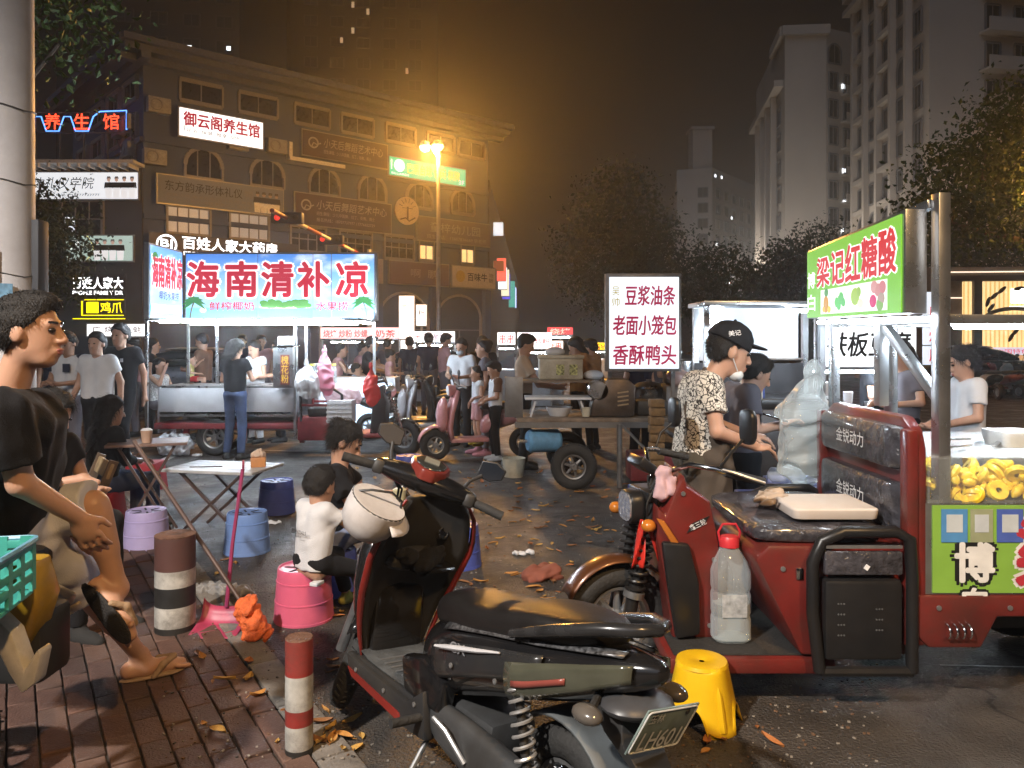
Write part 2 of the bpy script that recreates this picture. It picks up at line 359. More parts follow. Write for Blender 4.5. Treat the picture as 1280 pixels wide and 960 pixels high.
# brick pavement at the left, its long edge running away to the left
KE = Vector((-0.545, 0.838, 0)); KL = Vector((-0.838, -0.545, 0)); K0 = Vector((-0.34, 2.56, 0))
def K(s, t, z=0.0): return K0 + KE * s + KL * t + Vector((0, 0, z))
pv = MB(); pv.add([K(-6, 0, 0.004), K(14, 0, 0.004), K(14, 9, 0.004), K(-6, 9, 0.004)], [(0, 1, 2, 3)])
pave = pv.build('pavement', mat('joint_sand', (0.03, 0.024, 0.02), 0.9, bump=0.4)); tag(pave, kind='structure')
bm_ = [mat('paver_a', (0.115, 0.058, 0.043), 0.75, var=0.35, scale=9, dirt=0.6, bump=0.35, bscale=90), mat('paver_b', (0.09, 0.05, 0.04), 0.7, var=0.35, scale=7, dirt=0.7, bump=0.35, bscale=90), mat('paver_c', (0.13, 0.075, 0.057), 0.78, var=0.3, scale=8, dirt=0.5, bump=0.35, bscale=90)]
def brickmesh(L, B, m): return MB().box((0, 0, 0.008), (L, B, 0.022)).mesh('paver', m, bevel=0.004, seg=1)
BL, BW = 0.218, 0.108; bms = [brickmesh(BL - 0.007, BW - 0.007, m) for m in bm_]
ang = math.atan2(KE.y, KE.x); cand = []
for j in range(0, 44):
    for i in range(-12, 62):
        c = K((i + 0.5 * (j % 2)) * BL, 0.16 + (j + 0.5) * BW)
        if c.y < 1.9: continue
        px, py = 640 + 960 * c.x / c.y, HOR + 960 * 1.6 / c.y
        if -60 < px < 1340 and py < 1010: cand.append((c.y, c))
cand.sort(key=lambda a: a[0]); rng = random.Random(3); far = MB()
for n, (d, c) in enumerate(cand):
    z = rng.uniform(-0.005, 0.005); tl = (rng.uniform(-0.03, 0.03), rng.uniform(-0.022, 0.022), ang + rng.uniform(-0.02, 0.02))
    if n < 300: link('paver', rng.choice(bms), pave, (c.x, c.y, z), tl)
    else: far.mi(rng.randrange(3)).box((c.x, c.y, 0.007 + z), (BL - 0.007, BW - 0.007, 0.02), ang)
tag(far.build('paver_field', bm_, pave), kind='stuff')
km = mat('kerb_stone', (0.2, 0.18, 0.16), 0.8, var=0.25, scale=6, dirt=0.7, bump=0.3)
for i in range(-3, 14):
    kb = MB().box((0, 0, 0.006), (0.49, 0.145, 0.026)).mesh('kerb_stone', km, bevel=0.006) if i == -3 else kb
    c = K((i + 0.5) * 0.5, 0.078); link('kerb_stone', kb, pave, (c.x, c.y, rng.uniform(-0.003, 0.004)), (rng.uniform(-.01, .01), 0, ang + rng.uniform(-.01, .01)))
# painted lines on the road; the second strip paints in a shadow edge
pm = mat('road_paint_and_shadow_edge', (0.5, 0.49, 0.46), 0.7, dirt=0.85, scale=6, dirtcol=(0.06, 0.055, 0.05))
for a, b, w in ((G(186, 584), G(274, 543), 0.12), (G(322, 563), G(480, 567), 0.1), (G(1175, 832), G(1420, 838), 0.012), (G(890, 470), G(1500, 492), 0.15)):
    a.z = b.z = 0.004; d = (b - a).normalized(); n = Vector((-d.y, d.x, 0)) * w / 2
    tag(MB().add([a - n, b - n, b + n, a + n], [(0, 1, 2, 3)]).build('road_line_and_shadow_edge', pm), kind='structure')

# ------------------------------------------------------------------ street lamps
STEEL = mat('galvanised', (0.42, 0.42, 0.42), 0.4, 0.7, dirt=0.3)
def street_lamp(label, base, h, heads, col, watt, gm, r=0.09, arm=0.4, spot=None):
    t = thing('street_lamp', label, 'street lamp', base)
    MB().cyl((0, 0, 0), (0, 0, h), r, r * 0.55, 16).cyl((0, 0, 0), (0, 0, 0.35), r * 1.8, r * 1.5, 16).build('pole', STEEL, t)
    for (ax, ay) in heads:
        MB().tube([(0, 0, h - 0.35), (ax * 0.5, ay * 0.5, h + 0.02), (ax, ay, h + 0.1)], 0.03, 8).build('arm', STEEL, t)
        hd = MB().lathe([(0.04, 0.2), (0.13, 0.16), (0.16, 0.06), (0.165, 0.03)], (ax, ay, h), n=18).build('lamp_head', mat('lamp_shell', (0.2, 0.2, 0.2), 0.5), t)
        MB().ell((ax, ay, h + 0.0), (0.155, 0.155, 0.13), 16, 10).build('lamp_globe', gm, hd)
        l = bpy.data.lights.new('lamp_light', 'SPOT' if spot else 'POINT'); l.energy = watt; l.color = col; l.shadow_soft_size = 0.16
        if spot: l.spot_size = R(spot); l.spot_blend = 0.5
        lo = bpy.data.objects.new('lamp_light', l); COL.objects.link(lo); lo.parent = t; lo.location = (ax, ay, h - 0.22)
    return t
SOD = (1.0, 0.45, 0.08); sodm = glow('sodium_globe', (1.0, 0.62, 0.16), 60, False)
street_lamp('tall steel street lamp with twin glowing orange globes beside the green sign', (-2.3, 24, 0), 7.62, ((-0.42, 0.0), (0.0, -0.12)), SOD, 1900, sodm, 0.085)
street_lamp('street lamp with an orange globe hidden in the broad tree', (14.3, 18.2, 0), 5.4, ((-0.9, 0.0),), SOD, 700, sodm)
street_lamp('white street lamp rising from the brick pavement', (-4.6, -2.6, 0), 6.5, ((0.7, 0.3),), (1.0, 0.93, 0.85), 3600, glow('led_globe', (1, 0.95, 0.88), 25, False), spot=150)
street_lamp('unseen orange fill lamp added at the kerb of the near road', (3.4, -3.5, 0), 7.5, ((-0.6, 0.2),), (1.0, 0.6, 0.25), 1700, sodm, spot=150)  # added out of view as fill for the foreground

for k, (x, y) in enumerate(((27.5, 52), (26, 72), (27, 98))): street_lamp(('added white fill lamp at the foot of the tower with arched windows', 'added white fill lamp at the foot of the tower with the blank wall', 'added white fill lamp on the road to the far tower')[k], (x, y, 0), 9, ((0.8, 0.0),), (1.0, 0.88, 0.74), (1200, 1800, 4200)[k], MATS['led_globe'])  # lamps added among the trees to brighten the tower walls
# ------------------------------------------------------------------ buildings
CONC = mat('plaster_grey', (0.062, 0.085, 0.18), 0.85, var=0.15, scale=0.5, dirt=0.45, dirtcol=(0.04, 0.05, 0.11), bump=0.15)
DARKP = mat('dark_cladding', (0.06, 0.065, 0.09), 0.6, var=0.2, scale=0.6, dirt=0.3)
TOWER = mat('tower_render', (0.62, 0.57, 0.52), 0.9, var=0.08, scale=0.15, dirt=0.35, dirtcol=(0.36, 0.34, 0.32))
TOWER2 = mat('tower_render_shade', (0.5, 0.47, 0.45), 0.9, var=0.1, scale=0.15, dirt=0.3, dirtcol=(0.26, 0.25, 0.25))  # darker copy of the tower render, shade put into its colour
PANE = mat('dark_pane', (0.012, 0.014, 0.02), 0.12, spec=0.6)
FRAME = mat('window_frame', (0.2, 0.2, 0.22), 0.5)
PLAQ = mat('sign_aluminium', (0.3, 0.3, 0.31), 0.45, 0.6)
class Face:
    """a wall plane: s metres along it, z up, o metres out of it"""
    def __init__(s, A, B):
        s.A = Vector((A[0], A[1], 0)); d = Vector((B[0], B[1], 0)) - s.A; s.L = d.length; s.u = d.normalized(); s.n = s.u.cross(Vector((0, 0, 1)))
    def p(s, a, z, o=0.0): return s.A + s.u * a + s.n * o + Vector((0, 0, z))
    def rz(s): return math.atan2(s.u.y, s.u.x)
    def slab(s, mb, a0, a1, z0, z1, o0, o1):
        q = [s.p(a, z, o) for o in (o0, o1) for (a, z) in ((a0, z0), (a1, z0), (a1, z1), (a0, z1))]
        return mb.add(q, [(3, 2, 1, 0), (4, 5, 6, 7), (0, 1, 5, 4), (1, 2, 6, 5), (2, 3, 7, 6), (3, 0, 4, 7)])
def window_mesh(w, h, cols=2, bar=0.06, arch=False, rows=1, pane=None, fr=None):
    """proud frame round a set-back pane, local x along the wall, -y outwards"""
    mb = MB(); mb.mi(1)
    if arch:
        pts = [(-w / 2, 0), (w / 2, 0)] + [(w / 2 * math.cos(R(a)), h - w / 2 + w / 2 * math.sin(R(a))) for a in range(0, 181, 20)]
    else: pts = [(-w / 2, 0), (w / 2, 0), (w / 2, h), (-w / 2, h)]
    mb.prism(pts, -0.03, 0.0)
    mb.mi(0); n = len(pts)
    for i in range(n): a, b = pts[i], pts[(i + 1) % n]; mb.bar((a[0], -0.06, a[1]), (b[0], -0.06, b[1]), bar * 1.5, 0.16)
    for c in range(1, cols): x = -w / 2 + w * c / cols; mb.bar((x, -0.045, 0.0), (x, -0.045, h - (0.1 if arch else 0)), bar * 0.7, 0.05)
    for c in range(1, rows): mb.bar((-w / 2, -0.045, h * c / rows), (w / 2, -0.045, h * c / rows), bar * 0.7, 0.05)
    return mb.mesh('window', [fr or FRAME, pane or PANE], smooth=False)
def put_window(me, F, s, z, parent, name='window'):
    p = F.p(s, z); return link(name, me, parent, p, (0, 0, F.rz()))
def sign_board(name, label, F, s0, s1, z0, z1, m, thick=0.12, out=0.12, frame=True, group=None, cat='sign'):
    t = thing(name, label, cat, F.p((s0 + s1) / 2, z0, out), group=group)
    o = t.location.copy()
    def bld(nm, a0, a1, b0, b1, o0, o1, mm, par):
        mb = MB(); F.slab(mb, a0, a1, b0, b1, o0, o1); mb.v = [tuple(Vector(v) - o) for v in mb.v]; return mb.build(nm, mm, par, smooth=False)
    if frame: bld('casing', s0 - 0.05, s1 + 0.05, z0 - 0.05, z1 + 0.05, out - 0.1, out, PLAQ, t)
    pn = bld('panel', s0, s1, z0, z1, out, out + 0.03, m, t)
    def at(s, z): return F.p(s, z, out + 0.036) - o
    return t, at, pn

LA, LB, LC = (-14.4, 30.0), (-1.3, 41.4), (-21.5, 37.6)
FR = Face(LA, LB); FLft = Face(LC, LA); FP = Face((-26.5, 29.9), (-14.4, 29.9))
blg = thing('corner_building', 'grey four storey corner building with shop signs behind the blue dessert stall', 'building', (LA[0], LA[1], 0)); bo = blg.location.copy()
def bpart(nm, mb, m, par=None, **k):
    mb.v = [tuple(Vector(v) - bo) for v in mb.v]; return mb.build(nm, m, par or blg, **k)
q = [Vector((*LA, 0)), Vector((*LB, 0)), Vector((-8.3, 50, 0)), Vector((*LC, 0))]
wl = bpart('wall', MB().add(q + [p + Vector((0, 0, 12.6)) for p in q], [(0, 1, 5, 4), (1, 2, 6, 5), (2, 3, 7, 6), (3, 0, 4, 7), (4, 5, 6, 7)]), CONC, smooth=False)
mb = MB()
for F, a, b in ((FR, -0.9, FR.L + 0.8), (FLft, -0.5, FLft.L + 0.9)):
    F.slab(mb, a, b, 12.6, 12.85, -0.3, 0.9); F.slab(mb, a - 0.1, b + 0.1, 12.852, 13.1, -0.3, 1.15); F.slab(mb, a, b, 12.35, 12.598, 0.0, 0.35)
bpart('eaves', mb, mat('eaves_plaster', (0.08, 0.1, 0.18), 0.8, dirt=0.3), smooth=False)
ctr = (q[0] + q[1] + q[2] + q[3]) / 4 + Vector((0, 0, 14.6))
ev = [FR.p(-1, 13.1, 1.1), FR.p(FR.L + .8, 13.1, 1.1), q[2] + Vector((0.5, 0.5, 13.1)), FLft.p(-.5, 13.1, 1.1)]
bpart('roof', MB().add(ev + [ctr], [(0, 1, 4), (1, 2, 4), (2, 3, 4), (3, 0, 4), (3, 2, 1, 0)]), mat('roof_tiles_dark', (0.05, 0.045, 0.05), 0.7, var=0.3, scale=3), smooth=False)
mb = MB()
for z in (6.45, 9.45): FR.slab(mb, 0, FR.L, z - 0.1, z + 0.1, 0.001, 0.14); FLft.slab(mb, 0, FLft.L, z - 0.1, z + 0.1, 0.001, 0.14)
bpart('string_course', mb, CONC, smooth=False)
wA, wB, wC = window_mesh(1.7, 0.85, 2), window_mesh(1.5, 1.25, 3, arch=True), window_mesh(1.7, 1.15, 4, rows=2)
litp = glow('lit_room', (1.0, 0.66, 0.25), 1.1, False); litc = glow('lit_room_cool', (0.7, 0.78, 0.9), 0.12, False)
wD, wL = window_mesh(1.7, 1.15, 4, rows=2, pane=litc), window_mesh(0.9, 1.1, 2, pane=litp)
def bwin(me, F, s, z): o = link('window', me, blg, F.p(s, z, 0.004) - bo, (0, 0, F.rz())); return o
for s in (2.2, 4.6, 7.1, 9.4, 11.8, 14.2, 16.2): bwin(wA, FR, s, 11.25); bwin(wA, FR, s, 11.25 - 1.25 if s > 17 else 10.95 - 2.0) if s < 2.0 else None
for s in (2.3, 5.0, 7.7, 10.2, 12.9, 15.6): bwin(wB, FR, s, 8.2)
for s in (1.7, 4.2): bwin(wD, FR, s, 5.85 - 0.0)
for s in (6.9, 9.3, 11.7): bwin(wC, FR, s, 5.55)
for s in (13.3, 15.9): bwin(wL, FR, s, 5.6)
for s in (2.0, 4.4, 6.8, 9.0): bwin(wA, FLft, s, 11.2); bwin(wA, FLft, s, 9.7)
acm = mat('aircon_shell', (0.3, 0.31, 0.34), 0.6, dirt=0.4)
def aircon(F, s, z):
    o = MB().box((0, -0.2, 0.3), (0.85, 0.34, 0.6)).build('air_conditioner', acm, blg, bevel=0.02, loc=F.p(s, z, 0.02) - bo, rot=(0, 0, F.rz()))
    MB().torus((-0.12, -0.385, 0.3), (0, 1, 0), 0.21, 0.02, 20, 6).build('fan_grille', FRAME, o); return o
for F, s, z in ((FR, 0.35, 8.45), (FR, 5.35, 9.7), (FR, 0.5, 10.5), (FLft, 9.3, 9.95), (FLft, 8.0, 9.95), (FLft, 9.3, 8.9), (FR, 3.65, 9.55)): aircon(F, s, z)
# ground floor: arched shop openings with roller shutters
shm = mat('shop_dark', (0.03, 0.04, 0.06), 0.3); arm_ = mat('arch_trim', (0.28, 0.27, 0.29), 0.7)
for s in (8.9, 12.0, 15.4):
    mb = MB(); pts = [(-1.35, 0.01), (1.35, 0.01), (1.35, 2.7)] + [(1.35 * math.cos(R(a)), 2.7 + 1.15 * math.sin(R(a))) for a in range(15, 166, 15)] + [(-1.35, 2.7)]
    mb.prism(pts, -0.02, 0.0); o = mb.build('shop_opening', shm, blg, loc=FR.p(s, 0, 0.004) - bo, rot=(0, 0, FR.rz()), smooth=False)
    m2 = MB(); m2.tube([(1.42 * math.cos(R(a)), -0.06, 2.7 + 1.22 * math.sin(R(a))) for a in range(0, 181, 12)], 0.07, 6); m2.box((-1.42, -0.06, 1.35), (0.12, 0.12, 2.7)); m2.box((1.42, -0.06, 1.35), (0.12, 0.12, 2.7)); m2.build('arch_trim', arm_, o)
    m3 = MB(); m3.box((0, -0.05, 1.05), (0.05, 0.05, 2.1)); m3.box((0, -0.05, 2.12), (2.6, 0.05, 0.06)); m3.build('door_bar', FRAME, o)
for s in (6.9, 10.25, 13.5, 16.95): mb = MB(); FR.slab(mb, s, s + 0.4, 0, 4.25, 0.003, 0.3); bpart('pilaster', mb, CONC, smooth=False)
# low wing with the chemist and the school of manners
mb = MB(); FP.slab(mb, 0, FP.L - 0.002, 0, 8.55, -7, 0); bpart('side_wing', mb, DARKP, smooth=False)
mb = MB(); FP.slab(mb, 6.5, FP.L + 0.1, 8.3, 8.42, 0.001, 0.9)
for i in range(14): FP.slab(mb, 7.0 + i * 0.38, 7.06 + i * 0.38, 8.16, 8.298, 0.05, 0.85)
bpart('canopy', mb, mat('white_steel', (0.6, 0.6, 0.6), 0.5), smooth=False)
me = window_mesh(1.6, 1.5, 3, rows=2)
for s in (9.8,): o = link('window', me, blg, FP.p(s, 5.55, 0.004) - bo)
me = window_mesh(2.1, 0.9, 2, arch=True); link('window', me, blg, FLft.p(8.6, 8.62, 0.004) - bo, (0, 0, FLft.rz()))
for i, (w_, z) in enumerate(((0.5, 5.75), (0.5, 6.1))):
    mb = MB(); FP.slab(mb, 9.0, 9.55, z, z + 0.28, 0.003, 0.05); bpart('lit_window', mb, glow('cool_lit', (0.85, 0.9, 1.0), 1.4, False), smooth=False)

# ---- signs on the corner building
WHT = glow('lightbox_white', (1.0, 0.98, 0.97), 1.5); INK = mat('ink_black', (0.01, 0.01, 0.012), 0.6); REDT = glow('lit_red', (0.75, 0.02, 0.06), 0.9, False)
PALE = mat('pale_panel', (0.16, 0.19, 0.28), 0.6, var=0.05); MAROON = mat('maroon_panel', (0.055, 0.03, 0.045), 0.6); GREYW = mat('faded_letter', (0.4, 0.38, 0.38), 0.6)
def letters(t, at, body, s0, s1, zc, h, m, F, **k): return text('lettering', body, m, t, at((s0 + s1) / 2, zc), F.u, h, s1 - s0, **k)
t, at, _ = sign_board('wellness_sign', 'bright white lightbox sign with red letters high on the corner building', FR, 1.2, 4.6, 9.72, 10.82, WHT, out=0.5)
letters(t, at, '御云阁养生馆', 1.35, 4.45, 10.42, 0.56, glow('sign_crimson', (0.5, 0.01, 0.05), 0.6, False), FR, off=0.035)
letters(t, at, '足浴  保健  推拿  SPA', 1.45, 3.6, 9.98, 0.17, INK, FR); letters(t, at, '↑', 1.32, 1.42, 10.0, 0.3, INK, FR)
t, at, _ = sign_board('manners_school_sign', 'unlit grey sign with black brush letters and four figures', FR, 0.45, 5.6, 7.0, 8.1, PALE, out=0.3)
letters(t, at, '东方韵承形体礼仪', 0.7, 3.8, 7.72, 0.4, INK, FR); letters(t, at, '学校', 3.9, 4.25, 7.72, 0.35, mat('ink_grey', (0.2, 0.2, 0.22), 0.7), FR)
for k, ln in enumerate(('形体训练 商务礼仪 少儿礼仪 舞蹈', '声乐口才 模特 化妆 形象设计 招生中')): letters(t, at, ln, 0.75, 4.2, 7.36 - 0.19 * k, 0.12, MATS['ink_grey'], FR)
SILW, SILB = mat('print_white', (0.75, 0.75, 0.76), 0.6), mat('print_black', (0.02, 0.02, 0.025), 0.6)
def print_folk(t, at, F, s, z0, h, lit=False):
    """a printed standing figure with folded arms, as on the poster"""
    up = Vector((0, 0, 1)); c = at(s, z0); u = F.u; n = u.cross(up) * 0.003
    mw, mk, ms = (glow('print_white_lit', (0.9, 0.9, 0.92), 0.8, False), SILB, glow('print_skin_lit', (0.7, 0.45, 0.35), 0.6, False)) if lit else (SILW, SILB, mat('print_skin', (0.4, 0.3, 0.26), 0.7))
    mb = MB()
    def poly(pts, i): mb.mi(i).add([c + n + u * (a * h) + up * (b * h) for a, b in pts], [tuple(range(len(pts)))])
    poly([(-.13, 0), (.13, 0), (.16, .45), (-.16, .45)], 0); poly([(-.2, .42), (.2, .42), (.17, .68), (-.17, .68)], 1)
    poly([(.08 * math.cos(k * .785), .8 + .1 * math.sin(k * .785)) for k in range(8)], 2); poly([(-.09, .82), (.09, .82), (.07, .93), (-.07, .93)], 1)
    mb.build('printed_figure', [mw, mk, ms], t, smooth=False, fixn=False)
for k in range(4): print_folk(t, at, FR, 4.45 + 0.28 * k, 7.03, 0.95)
for nm, lab, s0, s1, z0, z1, lines in (('dance_school_sign', 'faded maroon dance school sign under the eaves', 6.55, 10.9, 9.85, 10.95, 1), ('dance_school_banner', 'wide dull maroon dance school banner with phone numbers', 6.2, 11.1, 6.75, 8.12, 2)):
    t, at, _ = sign_board(nm, lab, FR, s0, s1, z0, z1, MAROON, out=0.25)
    w_ = s1 - s0; letters(t, at, '小天后舞蹈艺术中心', s0 + 1.0, s1 - 0.25, z1 - 0.42, 0.42, GREYW, FR, shear=0.15)
    letters(t, at, '招生课程：少儿中国舞、拉丁、街舞、爵士', s0 + 1.0, s1 - 0.9, z1 - 0.82, 0.17, GREYW, FR)
    if lines == 2: letters(t, at, '报名热线：18707737977 17776622729', s0 + 1.0, s1 - 0.9, z1 - 1.1, 0.17, GREYW, FR)
    mb = MB(); c = at(s0 + 0.5, z1 - 0.5); mb.torus(c, FR.n, 0.22, 0.035, 20, 6, 0.3); mb.tube([c + FR.u * x + Vector((0, 0, z)) for x, z in ((-.1, -.2), (0, .0), (.16, -.06), (.36, .02))], 0.03, 6); mb.build('emblem', GREYW, t)
mb = MB(); FR.slab(mb, 5.9, 6.05, 9.55, 10.3, 0.003, 0.3); FR.slab(mb, 5.9, 8.6, 9.5, 9.66, 0.303, 0.36); bpart('white_edge', mb, mat('white_trim', (0.7, 0.68, 0.66), 0.6), smooth=False)
t, at, _ = sign_board('billiards_sign', 'glowing green billiards sign with yellow letters crossed by the lamp post', FR, 11.0, 15.6, 9.58, 10.45, glow('green_lightbox', (0.05, 0.62, 0.33), 0.85), out=0.3)
letters(t, at, '巴黑台球 休闲 棋牌', 12.0, 15.2, 10.03, 0.5, glow('yellow_letter', (0.95, 0.75, 0.12), 1.0, False), FR, off=0.015)
wl_ = glow('white_letter', (1, 1, 1), 1.4, False); letters(t, at, '♛', 11.05, 11.15, 10.1, 0.5, wl_, FR)
mb = MB(); mb.torus(at(11.55, 10.08), FR.n, 0.24, 0.06, 18, 6, 0.3); mb.ell(at(11.55, 10.08), (0.16, 0.16, 0.16)); mb.build('emblem', wl_, t); letters(t, at, '3F', 15.15, 15.5, 9.75, 0.22, wl_, FR); letters(t, at, 'BILLIARDS', 11.1, 12.1, 9.68, 0.1, wl_, FR)
t = thing('kindergarten_emblem', 'round pale emblem of a figure with rays above the kindergarten sign', 'emblem', FR.p(11.9, 7.9, 0.4))
MB().cyl((0, 0, 0), FR.n * 0.08, 0.68, n=32).build('disc', mat('cream_disc', (0.62, 0.52, 0.42), 0.6), t)
mb = MB(); n_ = FR.n * 0.09
for a in range(20, 161, 28): mb.bar(n_ + FR.u * (.3 * math.cos(R(a))) + Vector((0, 0, .1 + .3 * math.sin(R(a)))), n_ + FR.u * (.5 * math.cos(R(a))) + Vector((0, 0, .1 + .5 * math.sin(R(a)))), 0.06, 0.02)
mb.bar(n_ + Vector((0, 0, -.45)), n_ + Vector((0, 0, .2)), 0.12, 0.02); mb.bar(n_ - FR.u * .3 + Vector((0, 0, .12)), n_ + FR.u * .3 + Vector((0, 0, .12)), 0.09, 0.02); mb.tube([n_ + FR.u * x + Vector((0, 0, z)) for x, z in ((-.4, -.45), (-.1, -.35), (.1, -.5), (.45, -.3))], 0.035, 5); mb.build('rays', mat('ink_brown', (0.12, 0.08, 0.06), 0.7), t)
t, at, _ = sign_board('kindergarten_sign', 'plain brownish kindergarten sign with pale letters', FR, 12.65, 17.3, 6.6, 7.75, mat('dull_panel', (0.16, 0.14, 0.15), 0.6), out=0.25)
letters(t, at, '童梓幼儿园', 13.4, 16.6, 7.3, 0.5, GREYW, FR); letters(t, at, '招生电话：13607836669 李老师', 13.2, 17.0, 6.82, 0.2, GREYW, FR)
# chemist letters standing on the dark band
bandm = mat('band_navy', (0.035, 0.035, 0.06), 0.5)
t, at, _ = sign_board('chemist_sign', 'dark band with big glowing white chemist letters above the blue stall', FR, 0.1, 6.3, 4.9, 6.0 - 0.2, bandm, out=0.35, frame=False)
letters(t, at, '百姓人家大药房', 1.35, 5.3, 5.5, 0.5, glow('letter_white', (1, 1, 1), 3.0, False), FR, off=0.02); letters(t, at, "PEOPLE'S FAMILY PHARMACY", 1.4, 5.2, 5.07, 0.16, MATS['letter_white'], FR, off=0.01)
mb = MB(); mb.torus(at(0.75, 5.36), FR.n, 0.36, 0.035, 26, 6, 0.4); mb.build('ring', MATS['letter_white'], t); letters(t, at, 'BJ', 0.53, 0.97, 5.36, 0.4, MATS['letter_white'], FR, off=0.02)
for nm, lab, s0, s1, m, body, lm in (('blank_shop_sign', 'blank grey shop sign over the arches', 7.0, 10.6, mat('mauve_panel', (0.3, 0.27, 0.31), 0.6), '艺 术', GREYW), ('cafe_sign', 'dark purple shop sign beside the lamp post', 11.0, 14.5, mat('plum_panel', (0.12, 0.07, 0.09), 0.6), '啊  鹏', mat('letter_tan', (0.4, 0.35, 0.36), 0.6)), ('noodle_shop_sign', 'cream beef shop sign with black hand lettering', 14.75, 17.6, mat('cream_panel', (0.62, 0.56, 0.48), 0.6), '百味牛', INK)):
    t, at, _ = sign_board(nm, lab, FR, s0, s1, 4.35, 5.42, m, out=0.32)
    w_ = s1 - s0; letters(t, at, body, s0 + w_ * 0.34, s1 - w_ * 0.2, 4.9, 0.42, lm, FR, off=0.02 if lm is INK else 0)
    if lm is INK:
        MB().lathe([(0.0, 0.005), (0.3, 0.004), (0.3, 0)], at(s0 + 0.5, 4.9), FR.n, 20).build('emblem', mat('mustard', (0.55, 0.4, 0.1), 0.6), t); letters(t, at, '牛肉粉\n螺蛳粉', s1 - 0.45, s1 - 0.15, 4.9, 0.5, MATS['ink_brown'], FR)
# signs on the side wing
t, at, _ = sign_board('etiquette_lightbox', 'long white lightbox with black brush letters above the side wing windows', FP, 7.4, 12.05, 7.05, 8.06, glow('lightbox_soft', (0.86, 0.9, 0.95), 0.95), out=0.25)
letters(t, at, '形体礼仪学院', 7.5, 10.4, 7.66, 0.46, INK, FP, shear=0.2, off=-0.002); letters(t, at, '报名电话：18777727777', 8.5, 10.6, 7.2, 0.12, INK, FP)
for k in range(4): print_folk(t, at, FP, 10.95 + 0.3 * k, 7.07, 0.9, True)
t, at, _ = sign_board('etiquette_poster_lightbox', 'green and white lightbox with four printed figures over the chemist', FP, 9.3, 11.85, 4.66, 5.62, glow('lightbox_sage', (0.45, 0.6, 0.55), 0.8), out=0.25)
for k in range(4): print_folk(t, at, FP, 10.5 + 0.3 * k, 4.68, 0.86, True)
letters(t, at, '礼仪\n学院', 9.4, 9.85, 5.3, 0.4, wl_, FP)
mb = MB(); mb.tube([at(10.1 + 0.25 * math.sin(z * 3.1), 4.68 + z * 0.93) for z in (0, .15, .3, .45, .6, .75, .9, 1)], 0.02, 5); mb.build('printed_band', glow('yellow_print', (0.9, 0.8, 0.2), 0.7, False), t)
t, at, _ = sign_board('chemist_side_sign', 'small glowing white chemist letters on the dark side wing', FP, 9.4, 11.6, 3.25, 4.15, bandm, out=0.25, frame=False)
letters(t, at, '百姓人家大', 9.55, 11.5, 3.8, 0.45, MATS['letter_white'], FP, off=0.02); letters(t, at, 'PEOPLE FAMILY DR', 9.55, 11.5, 3.42, 0.15, MATS['letter_white'], FP, off=0.01)
t, at, _ = sign_board('chicken_claw_sign', 'yellow outlined lit chicken claw snack sign', FP, 9.9, 11.6, 2.5, 3.2, bandm, out=0.3, frame=False)
yl = glow('neon_yellow', (1.0, 0.8, 0.0), 2.2, False); mb = MB()
for a, b in (((9.95, 2.55), (11.55, 2.55)), ((9.95, 3.15), (11.55, 3.15)), ((9.95, 2.55), (9.95, 3.15)), ((9.6, 2.42), (11.6, 2.42))): mb.bar(at(*a), at(*b), 0.05, 0.03)
mb.box(at(10.35, 2.85), (0.45, 0.03, 0.42)); mb.build('neon_outline', yl, t); letters(t, at, '鸡爪', 10.65, 11.5, 2.85, 0.42, yl, FP, off=0.01)
t, at, _ = sign_board('grill_stall_sign', 'white lit sign with dark letters behind the three walking men', FP, 10.3, 12.6, 1.75, 2.2, WHT, out=0.6)
letters(t, at, '广 烧烤生蚝', 10.5, 12.4, 2.0, 0.26, mat('ink_plum', (0.12, 0.03, 0.05), 0.6), FP, off=0.01)
# neon wellness letters on the roof of the wing
t = thing('neon_roof_sign', 'red neon letters inside a blue wavy neon outline on the wing roof', 'neon sign', FP.p(6, 8.56, -0.4)); o = t.location.copy()
nr, nb = glow('neon_red', (1.0, 0.06, 0.02), 3.2, False), glow('neon_blue', (0.1, 0.3, 1.0), 3.0, False)
for k, ch in enumerate('阁养生馆'): text('lettering', ch, nr, t, FP.p(7.2 + 1.16 * k, 10.22, -0.4) - o, FP.u, 0.62, 0.62, off=0.012)
pts = [FP.p(6.6, 10.55, -.42) - o]
for k in range(4): c = 7.2 + 1.16 * k; pts += [FP.p(c + a, z, -.42) - o for a, z in ((-.45, 10.42), (-.25, 9.85), (.25, 9.85), (.45, 10.42))] if k < 3 else [FP.p(c - .45, 10.62, -.42) - o, FP.p(c + .6, 10.66, -.42) - o, FP.p(c + .6, 9.9, -.42) - o]
MB().tube(pts, 0.025, 6).build('neon_tube', nb, t)
mb = MB()
for k in range(6): p = FP.p(6.7 + 0.95 * k, 8.56, -.5) - o; mb.bar(p, p + Vector((0, 0, 1.9)), 0.05)
for z in (9.8, 10.6): mb.bar(FP.p(6.5, z, -.5) - o, FP.p(11.7, z, -.5) - o, 0.04)
mb.build('rack', mat('rack_steel', (0.1, 0.1, 0.1), 0.6, 0.5), t)

